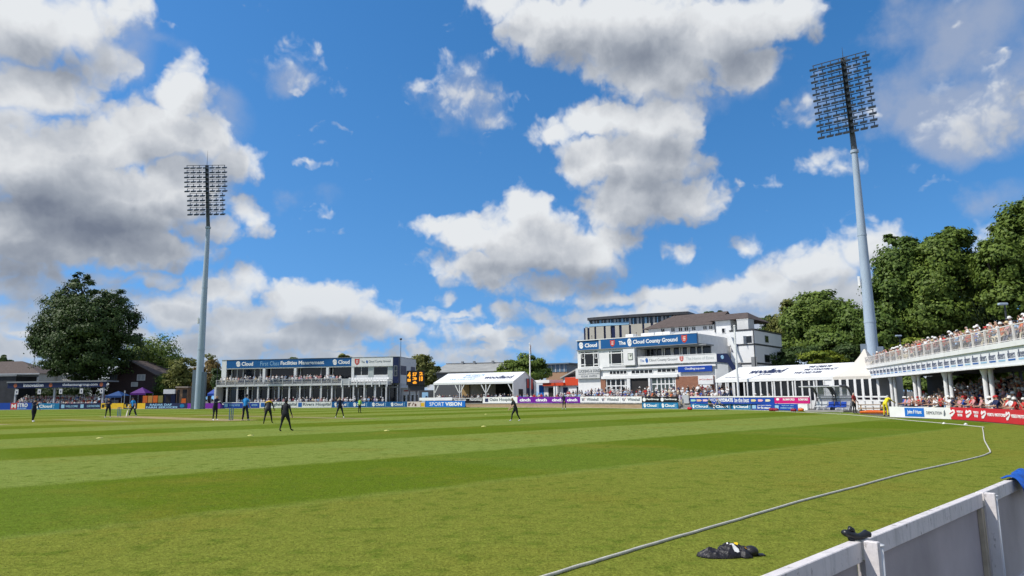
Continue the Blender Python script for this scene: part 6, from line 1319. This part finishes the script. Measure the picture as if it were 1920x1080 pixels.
standing('woman in a red dress standing before the pavilion brick wall', TF.w(TW - 4.9, 4.6, 1.1), R(-10), SM['red'], SM['red'])
standing('man in a royal blue top standing before the pavilion brick wall', TF.w(TW - 3.2, 4.8, 1.1), R(20), SM['royal blue'], JEANS)
standing('man in a black top standing beside the hanging white sign', TF.w(TW - .8, 4.9, 1.0), R(20), SM['black'], JEANS)
standing('person in an orange top standing by the white kiosk', plan(1068, 112) + Vector((0, 0, .7)), R(10), SM['orange'], JEANS)
standing('person in a dark red top with white hair by the end of the dugout', gnd(1603, 775.5), R(30), mat('shirt_dark_red', (.30, .03, .03), .7), KIT, mat('hair_white', (.75, .74, .72), .7))
standing('steward in a bright yellow jacket bending beside the first stand column', plan(1657, 53), R(115), mat('hi_vis_yellow', (.75, .62, .02), .6), mat('hi_vis_yellow', (.75, .62, .02)), HAIRD, dict(lean=48, arms=((50, 6, 20), (50, 6, 20)), legs=((10, 5, 20), (6, 5, 10)), long=True, head=10))
o = standing('person in a grey top lying back on the grass against the blue boards', gnd(1352, 769.5) + Vector((0, 0, .12)), R(35), SM['grey'], KIT, HAIRD, dict(lean=-40, legs=((78, 8, 30), (70, 10, 20)), arms=((-30, 12, 10), (10, 8, 60))))
o = standing('person in a dark green top sitting on the grass against the boards', gnd(1332, 769.) , R(25), mat('shirt_green', (.03, .08, .05), .7), KIT, HAIRD, dict(lean=-12, legs=((82, 10, 20), (84, 8, 40)), arms=((30, 8, 50), (20, 8, 60)))); o.location.z = .06
for px, py, m_, lab in ((1293.5, 768.7, RED, 'red kit bag on the grass beside the pavilion steps'), (1447, 771., mat('bag_maroon', (.28, .02, .05), .6), 'dark red kit bag below the blue boards'), (1455, 771.2, mat('bag_maroon', (.28, .02, .05)), 'second dark red kit bag touching the first one'), (1488, 772.0, mat('bag_maroon', (.28, .02, .05)), 'dark red kit bag near the dugout'), (1502, 771.5, ORANGE, 'orange bag standing at the open side of the dugout')):
    q = gnd(px, py); t = thing('kit_bag', lab, 'bag', (q.x, q.y, .006), R(-45), 'bags by the boards'); t.scale = (.62, .62, .62); MB().path([(-.42, 0, .24), (-.36, 0, .25), (.36, 0, .25), (.42, 0, .24)], [.12, .24, .24, .12], 12).build('bag_body', m_, t, True); MB().path([(-.2, -.1, .44), (-.1, -.12, .58), (.1, -.12, .58), (.2, -.1, .44)], .025).build('handle', BLACK, t)
# the remaining crowd as one mass
names = sorted(SHIRTS); mats_ = [SM[k] for k in names] + [JEANS, SKIN, KIT, HAIRD, HAIRG, HATM['white hat'][0]]; nS = len(names)
bv = []
for me, inf in BASEM:
    v = np.empty(len(me.vertices) * 3); me.vertices.foreach_get('co', v); cp = cap_mesh(inf, True)
    bv.append((v.reshape(-1, 3), [tuple(p.vertices) for p in me.polygons], np.array([p.material_index for p in me.polygons]), np.array([tuple(q) for q in cp.v]), cp.f))
VV = []; LI = []; LS = []; MI = []; nv = 0; nl = 0
for p, rz, pal in STUFF:
    i = random.randrange(4); v, fs, mi, hv, hf = bv[i]; c, s = math.cos(rz), math.sin(rz); M = np.array([[c, -s, 0], [s, c, 0], [0, 0, 1]]); sc = random.uniform(.94, 1.08)
    lut = np.array([names.index(random.choice(SHIRT_W[pal])), nS, nS + 1, nS + 2, nS + random.choice((3, 3, 4)), nS + 1, nS + 1])
    sets = [(v, fs, lut[mi])] + ([(hv, hf, np.full(len(hf), nS + 5))] if random.random() < .33 else [])
    for a, f_, m_ in sets:
        VV.append(a * sc @ M.T + np.array(p))
        for q in f_: LS.append(nl); LI.extend([k + nv for k in q]); nl += len(q)
        MI.append(m_); nv += len(a)
me = bpy.data.meshes.new('crowd'); VV = np.concatenate(VV); me.vertices.add(len(VV)); me.vertices.foreach_set('co', VV.reshape(-1).astype(np.float32)); me.loops.add(len(LI)); me.loops.foreach_set('vertex_index', np.array(LI, dtype=np.int32)); me.polygons.add(len(LS)); me.polygons.foreach_set('loop_start', np.array(LS, dtype=np.int32))
for q in mats_: me.materials.append(q)
me.polygons.foreach_set('material_index', np.concatenate(MI).astype(np.int32)); me.update(calc_edges=True); me.polygons.foreach_set('use_smooth', [True] * len(LS))
tag(link(bpy.data.objects.new('crowd', me)), 'distant seated spectators packed in the stands and marquees', 'crowd', None, 'stuff')
print('individual spectators', NP, 'mass', len(STUFF))
# ------------------------------------------------------------------ boundary rope
pts = [gnd(*q) for q in [(700, 1190), (1040, 1079), (1120, 1055), (1200, 1030), (1290, 1004), (1400, 972), (1500, 942), (1600, 916), (1700, 889), (1780, 871), (1835, 858), (1853, 851.5), (1857, 848), (1852, 838), (1846, 826), (1844, 812), (1842, 803.5), (1838, 801), (1765, 794), (1700, 788.5), (1640, 782), (1560, 776), (1480, 772.5)]]
pts += [plan(px, bY(px) - 1.6) for px in (1400, 1293, 1200, 1080, 980, 870, 770, 600, 400, 190, 0)]
sm = []
for i in range(len(pts) - 1):
    p0, p1, p2, p3 = pts[max(i-1, 0)], pts[i], pts[i+1], pts[min(i+2, len(pts)-1)]
    n = 8 if i < 18 else 3
    for k in range(n):
        t_ = k / n; q = .5 * ((2*p1) + (p2-p0)*t_ + (2*p0-5*p1+4*p2-p3)*t_*t_ + (3*p1-p0-3*p2+p3)*t_**3)
        a = .035 * math.sin(i * 2.1 + k * .7) if i < 10 else 0; sm.append(Vector((q.x + a * .6, q.y + a * .4, .021)))
sm.append(Vector((pts[-1].x, pts[-1].y, .021)))
def rope_material():
    m = mat('rope_fibre', (.58, .56, .49), .85, .18, 6); nt = m.node_tree; N = nt.nodes; L = nt.links
    w = N.new('ShaderNodeTexWave'); w.inputs['Scale'].default_value = 9; w.bands_direction = 'DIAGONAL'; w.inputs['Distortion'].default_value = .4; tc = N.new('ShaderNodeTexCoord'); L.new(tc.outputs['Object'], w.inputs[0])
    b = N.new('ShaderNodeBump'); b.inputs['Strength'].default_value = .5; b.inputs['Distance'].default_value = .01; L.new(w.outputs[0], b.inputs['Height']); L.new(b.outputs[0], N['Principled BSDF'].inputs['Normal']); return m
tag(MB().path(sm, .020, 8).build('boundary_rope', rope_material(), None, True), 'thick off white boundary rope lying across the grass', 'rope')
for px, py, lab in ((1811, 796.5, 'white cup shaped marker on the grass behind the rope before the red boards'), (1770, 795, 'tiny white marker touching the rope left of its corner')):
    q = gnd(px, py); tag(MB().tube((0, 0, 0), (0, 0, .05), .11, .09, 12).tube((0, 0, .0505), (0, 0, .09), .05, .045, 10).build('boundary_marker', WHITE, None, True, (q.x, q.y, .004)), lab, 'marker', 'markers by the rope')

# ------------------------------------------------------------------ black garment on the grass
o_ = gnd(1308, 1046); ax = (gnd(1420, 1043) - o_); Lg = ax.length; ax.normalize(); ay = Vector((-ax.y, ax.x, 0))
outline = [(.00, .08), (.07, -.06), (.16, -.13), (.34, -.17), (.55, -.17), (.68, -.13), (.72, -.19), (.86, -.18), (.87, -.10), (.93, -.05), (.99, .02), (.94, .12), (.84, .19), (.76, .18), (.73, .26), (.60, .31), (.44, .27), (.34, .20), (.33, .14), (.23, .17), (.12, .19), (.05, .15)]
def inside(x, y):
    c = False; n = len(outline)
    for i in range(n):
        (x1, y1), (x2, y2) = outline[i], outline[(i+1) % n]
        if (y1 > y) != (y2 > y) and x < (x2 - x1) * (y - y1) / (y2 - y1) + x1: c = not c
    return c
def edged(x, y):
    best = 9
    for (x1, y1), (x2, y2) in zip(outline, outline[1:] + outline[:1]):
        dx, dy = x2 - x1, y2 - y1; t_ = max(0, min(1, ((x - x1)*dx + (y - y1)*dy) / (dx*dx + dy*dy))); best = min(best, math.hypot(x - x1 - t_*dx, y - y1 - t_*dy))
    return best if inside(x, y) else -best
NX, NY = 120, 64; grid = {}; vs = []; fs = []
def cloth_h(x, y):
    e = edged(x, y)
    if e < 0: return None
    wx = x + .03 * math.sin(11 * y + 2); wy = y + .02 * math.sin(17 * x)
    rid = lambda v: 1 - abs(math.sin(v))
    f = rid(13 * wx + 4 * math.sin(9 * wy)) ** 2; g_ = rid(16 * wy - 7 * wx + 1.5 * math.sin(8 * wx)) ** 2; k_ = rid(31 * wx + 22 * wy) ** 2
    body = .62 + .55 * math.exp(-((x - .60) / .22) ** 2) + .18 * math.exp(-((x - .18) / .10) ** 2) - .16 * math.exp(-((x - .33) / .05) ** 2)
    ramp = min(1, e / .15); soft = min(1, e / .03)
    return .012 * soft + .098 * body * ramp ** .75 + soft * (.018 * f + .013 * g_ + .006 * k_)
for i in range(NX + 1):
    for j in range(NY + 1):
        x = i / NX; y = -.22 + .56 * j / NY; h = cloth_h(x, y)
        if h is not None: grid[(i, j)] = len(vs); p = o_ + ax * (x * Lg) + ay * (y * Lg); vs.append((p.x, p.y, .006 + h))
for i in range(NX):
    for j in range(NY):
        k = [(i, j), (i+1, j), (i+1, j+1), (i, j+1)]
        if all(q in grid for q in k): fs.append(tuple(grid[q] for q in k))
JK = mat('garment_black', (.013, .011, .016), .5, .45, 9, .5, bump=.3, bscale=60)
n0 = len(vs); b = MB(); b.add(vs, fs); b.add([(x, y, .005) for x, y, z in vs], [f[::-1] for f in fs])
ed = {}
for f in fs:
    for a, c in zip(f, f[1:] + f[:1]): ed[(a, c)] = 1
b.add([], [(c, a, a + n0, c + n0) for (a, c) in ed if (c, a) not in ed][:0]); b.f += [(c, a, a + n0, c + n0) for (a, c) in ed if (c, a) not in ed]; b.mi = [0] * len(b.f)
jk = tag(b.build('garment', JK, None, True), 'crumpled black sports garment with white print and a yellow dot lying on the grass', 'garment')
def patch(poly, m_, name, lift=.004):
    """a print that follows the cloth"""
    q = MB(); xs = [p[0] for p in poly]; ys = [p[1] for p in poly]; n = 10; gr = {}; w = []; ff = []
    def inp(x, y):
        c = False
        for (x1, y1), (x2, y2) in zip(poly, poly[1:] + poly[:1]):
            if (y1 > y) != (y2 > y) and x < (x2 - x1) * (y - y1) / (y2 - y1) + x1: c = not c
        return c
    n = 22
    for i in range(n + 1):
        for j in range(n + 1):
            x = min(xs) + (max(xs) - min(xs)) * i / n; y = min(ys) + (max(ys) - min(ys)) * j / n
            if inp(x, y) or i in (0, n):
                h = cloth_h(x, y)
                if h is None or not inp(x, y): continue
                p = o_ + ax * (x * Lg) + ay * (y * Lg); gr[(i, j)] = len(w); w.append((p.x, p.y, .006 + h + lift))
    for i in range(n):
        for j in range(n):
            k = [(i, j), (i+1, j), (i+1, j+1), (i, j+1)]
            if all(t_ in gr for t_ in k): ff.append(tuple(gr[t_] for t_ in k))
    if ff: q.add(w, ff).build(name, m_, jk, True)
patch([(.545, .03), (.585, -.11), (.675, -.10), (.665, -.045), (.63, -.03), (.61, .04)], TXTW, 'white_print'); patch([(.515, .045), (.54, .045), (.54, .075), (.515, .075)], TXTW, 'white_print')
patch(arc(.665, .03, .036, 0, 330, 11), mat('print_yellow', (.80, .55, .02), .5), 'yellow_dot'); patch([(.785, -.06), (.845, -.06), (.85, .01), (.79, .02)], mat('print_amber', (.70, .34, .03), .5), 'amber_print')
cb = MB(); c_ = o_ + ax * (.91 * Lg) + ay * (.03 * Lg); cb.ell((c_.x, c_.y, .05), (.085, .085, .065), 14, 8); pk = c_ + ax * .1; cb.bbox(pk.x - .05, pk.x + .05, pk.y - .06, pk.y + .04, .012, .022, .004); cb.build('cap_lump', JK, jk, True)

# ------------------------------------------------------------------ white fence in the foreground
ZT = 1.0
P1 = gnd(1616, 1015, ZT); P2 = gnd(1842, 924.5, ZT); P3 = gnd(1985, 864, ZT); d12 = (P2 - P1).normalized(); P0 = P1 - (P1 - gnd(1458, 1080, ZT)).normalized() * 2.7
def fence_paint():
    m = mat('fence_paint', (.70, .655, .645), .55, .10, 3, bump=.15, bscale=30); nt = m.node_tree; N = nt.nodes; L = nt.links; b = N['Principled BSDF']
    src = b.inputs['Base Color'].links[0].from_socket; tc = N.new('ShaderNodeTexCoord')
    def chips(sc, lo, hi, st):
        mp = N.new('ShaderNodeMapping'); mp.inputs['Scale'].default_value = st; L.new(tc.outputs['Object'], mp.inputs[0]); n = N.new('ShaderNodeTexNoise'); n.inputs['Scale'].default_value = sc; n.inputs['Detail'].default_value = 6; n.inputs['Roughness'].default_value = .7; L.new(mp.outputs[0], n.inputs[0])
        r = N.new('ShaderNodeMapRange'); r.inputs[1].default_value = lo; r.inputs[2].default_value = hi; L.new(n.outputs[0], r.inputs[0]); return r.outputs[0]
    c = src
    for v, col in ((chips(16, .585, .66, (1, 1, .5)), (.22, .19, .17)), (chips(5, .50, .76, (3, 3, .35)), (.42, .41, .40))):
        x = N.new('ShaderNodeMix'); x.data_type = 'RGBA'; L.new(v, x.inputs[0]); L.new(c, x.inputs[6]); x.inputs[7].default_value = (*col, 1); c = x.outputs[2]
    L.new(c, b.inputs['Base Color']); return m
FP = fence_paint()
PANELM = mat('fence_panel_grey', (.43, .385, .39), .7, .30, 1.1, bump=.1, bscale=40)
def bay(a, b, label):
    F = Fr(a, b - a); w = (b - a).length; t = F.thing('fence_bay', label, 'fence', 0, 0, 0, 'bays of the white boundary fence')
    # local y points away from the camera side, over the field
    MB().bbox(.03, w - .015, .0, .062, ZT - .112, ZT, .004).build('top_rail', FP, t); MB().bbox(.03, w - .015, .0, .055, .02, .14, .004).build('bottom_rail', FP, t)
    MB().box(.03, w - .015, .030, .046, .14, ZT - .113).build('panel', PANELM, t)
    return F, t, w
F0, t0, w0 = bay(P0, P1, 'white fence bay running out of the bottom of the picture, left of the nearest post')
F1, t1, w1 = bay(P1, P2, 'white fence bay with a grey recessed panel between the two posts')
F2, t2, w2 = bay(P2, P3, 'white fence bay at the right frame edge with a blue bag over it')
def post(F, label):
    t = F.thing('fence_post', label, 'post', 0, -.012, 0, 'posts of the white boundary fence')
    MB().bbox(-.012, .03, -.075, -.002, 0, ZT + .006, .004).build('square_post', FP, t)
    m = MB(); m.tube((.078, -.044, 0), (.078, -.044, ZT - .028), .029, n=18); m.build('round_post', mat('post_white', (.70, .70, .70), .45, .1, 5), t, True)
    MB().tube((.078, -.044, ZT - .0278), (.078, -.044, ZT - .020), .036, n=18).build('post_cap', WHITE, t, True)
    MB().tube((.118, -.01, ZT - .118), (.128, -.026, ZT - .118), .009, n=10).build('bolt', WHITE, t, True); return t
post(F1, 'pair of white fence posts, nearest the camera, with the black shoe on top'); post(F2, 'pair of white fence posts second from the camera')
MB().box(w1 - .10, w1 - .055, -.004, .028, .14, ZT - .114).build('batten', mat('batten_wood', (.45, .38, .28), .7, .2, 8), t1)
MB().path([(w1 - .05, -.006, ZT - .12), (w1 - .046, -.008, .6), (w1 - .05, -.006, .1)], .004, 6).build('cable_tie', mat('cord_cream', (.6, .52, .38), .7), t1)
# black rubbery shoe on the post
sh = MB(); FX = Fr(P1, P2 - P1)
prof = [(-.125, .052, .016), (-.112, .050, .024), (-.085, .040, .026), (-.06, .030, .030), (-.02, .022, .022), (.01, .026, .024), (.035, .036, .028), (.052, .030, .022), (.058, .018, .012)]
sh.path([(x, .02, z) for x, z, r in prof], [r for x, z, r in prof], 12, flat=.8); s_ = sh
sh.path([(-.085, .02, .05), (-.075, .015, .075), (-.06, .02, .062), (-.045, .025, .045)], [.012, .015, .015, .010], 10)
sh.path([(-.075, .02, .03), (-.068, .022, .0), (-.05, .022, .004)], [.02, .016, .008], 10)
so = sh.build('black_shoe', mat('rubber_black', (.012, .013, .016), .38, .25, 20, .5), None, True, FX.w(.035, .0, ZT - .004), FX.rz + R(-28)); tag(so, 'small black rubber shoe lying on top of the nearest fence post', 'shoe')
# blue bag thrown over the rail at the right edge
F2u = lambda px, py: F2.uz(px, py, -.02)[0]
u0 = F2u(1902, 905); b = MB(); n = 16; vs = []; fs = []
for i in range(n + 1):
    for j in range(9):
        x = i / n; s = j / 8; wob = .018 * math.sin(9 * x + 4 * s) + .012 * math.sin(23 * x - 7 * s)
        if s < .3: y, z = .07 - .4 * s + wob, ZT + .012 + .05 * math.sin(math.pi * s / .3) * (.4 + .6 * x)
        else: y, z = -.055 - .05 * math.sin((s - .3) * 4) + wob, ZT - .005 - (s - .3) * (.17 + .05 * x) + wob * .6
        vs.append((u0 + x * .62 + .02 * math.sin(7 * s), y, z))
for i in range(n):
    for j in range(8): a = i*9 + j; fs.append((a, a + 9, a + 10, a + 1))
b.add(vs, fs); b.add([(x, y + .006, z + .004) for x, y, z in vs], [f[::-1] for f in fs]); bag = F2.thing('blue_bag', 'bright blue bag with white print draped over the fence at the right frame edge', 'bag'); b.build('bag_cloth', mat('bag_blue', (.012, .10, .46), .55, .3, 12), bag, True)
vs2 = [(u0 + .16 + .40 * i / 8, -.072 - .012 * j - .01 * math.sin(i), ZT - .012 - .022 * j - .004 * i + .006 * math.sin(2.2 * i)) for i in range(9) for j in range(3)]
MB().add(vs2, [(i*3 + j, i*3 + 3 + j, i*3 + 4 + j, i*3 + j + 1) for i in range(8) for j in range(2)]).build('white_print', TXTW, bag, True)
# blue folded seat just under the second post
q = F2.w(-.02, -.16, 0); t = thing('plastic_seat', 'rim of a blue plastic seat at the bottom edge, below the second fence post', 'seat', (q.x, q.y, 0), F2.rz); MB().bbox(-.22, .22, -.22, .0, .27, .33, .02).build('seat_pan', ROYAL, t); MB().tube((-.15, -.1, 0), (-.15, -.1, .27), .025).tube((.15, -.1, 0), (.15, -.1, .27), .025).build('seat_leg', STEELD, t)
# ------------------------------------------------------------------ short turf standing up in the near outfield
def turf(n, rmin, rmax):
    out = []
    while len(out) < n:
        k = n * 3; r = rmin + (rmax - rmin) * rng.random(k) ** .9; a = rng.uniform(-.70, .66, k); x = r * np.sin(a); y = r * np.cos(a)
        s = (x - P1.x) * d12.y - (y - P1.y) * d12.x      # side of the fence line
        ok = (s < -.12); out.extend(zip(x[ok], y[ok]))
    return np.array(out[:n])
XY = turf(260000, 6.2, 24.0); XY = XY[rng.random(len(XY)) < np.clip((24 - np.hypot(XY[:, 0], XY[:, 1])) / 15, 0, 1) ** 1.6 * .55]; n = len(XY); h = rng.uniform(.010, .026, n); an = rng.uniform(0, 6.28, n); w = rng.uniform(.0022, .0045, n) * (XY[:, 1] / 9); le = rng.normal(0, .012, (n, 2))
Vt = np.empty((n, 3, 3)); Vt[:, 0, 0] = XY[:, 0] - np.cos(an) * w; Vt[:, 0, 1] = XY[:, 1] - np.sin(an) * w; Vt[:, 0, 2] = .003; Vt[:, 1, 0] = XY[:, 0] + np.cos(an) * w; Vt[:, 1, 1] = XY[:, 1] + np.sin(an) * w; Vt[:, 1, 2] = .003
Vt[:, 2, :2] = XY + le; Vt[:, 2, 2] = h
me = bpy.data.meshes.new('grass'); me.vertices.add(3*n); me.vertices.foreach_set('co', Vt.reshape(-1).astype(np.float32)); me.loops.add(3*n); me.loops.foreach_set('vertex_index', np.arange(3*n, dtype=np.int32)); me.polygons.add(n); me.polygons.foreach_set('loop_start', np.arange(0, 3*n, 3, dtype=np.int32)); me.update(calc_edges=True); me.materials.append(leafmat('grass_blade', (.13, .165, .02), (.36, .36, .07), .45))
tag(link(bpy.data.objects.new('grass', me)), 'short turf blades of the near outfield', 'grass', None, 'stuff')
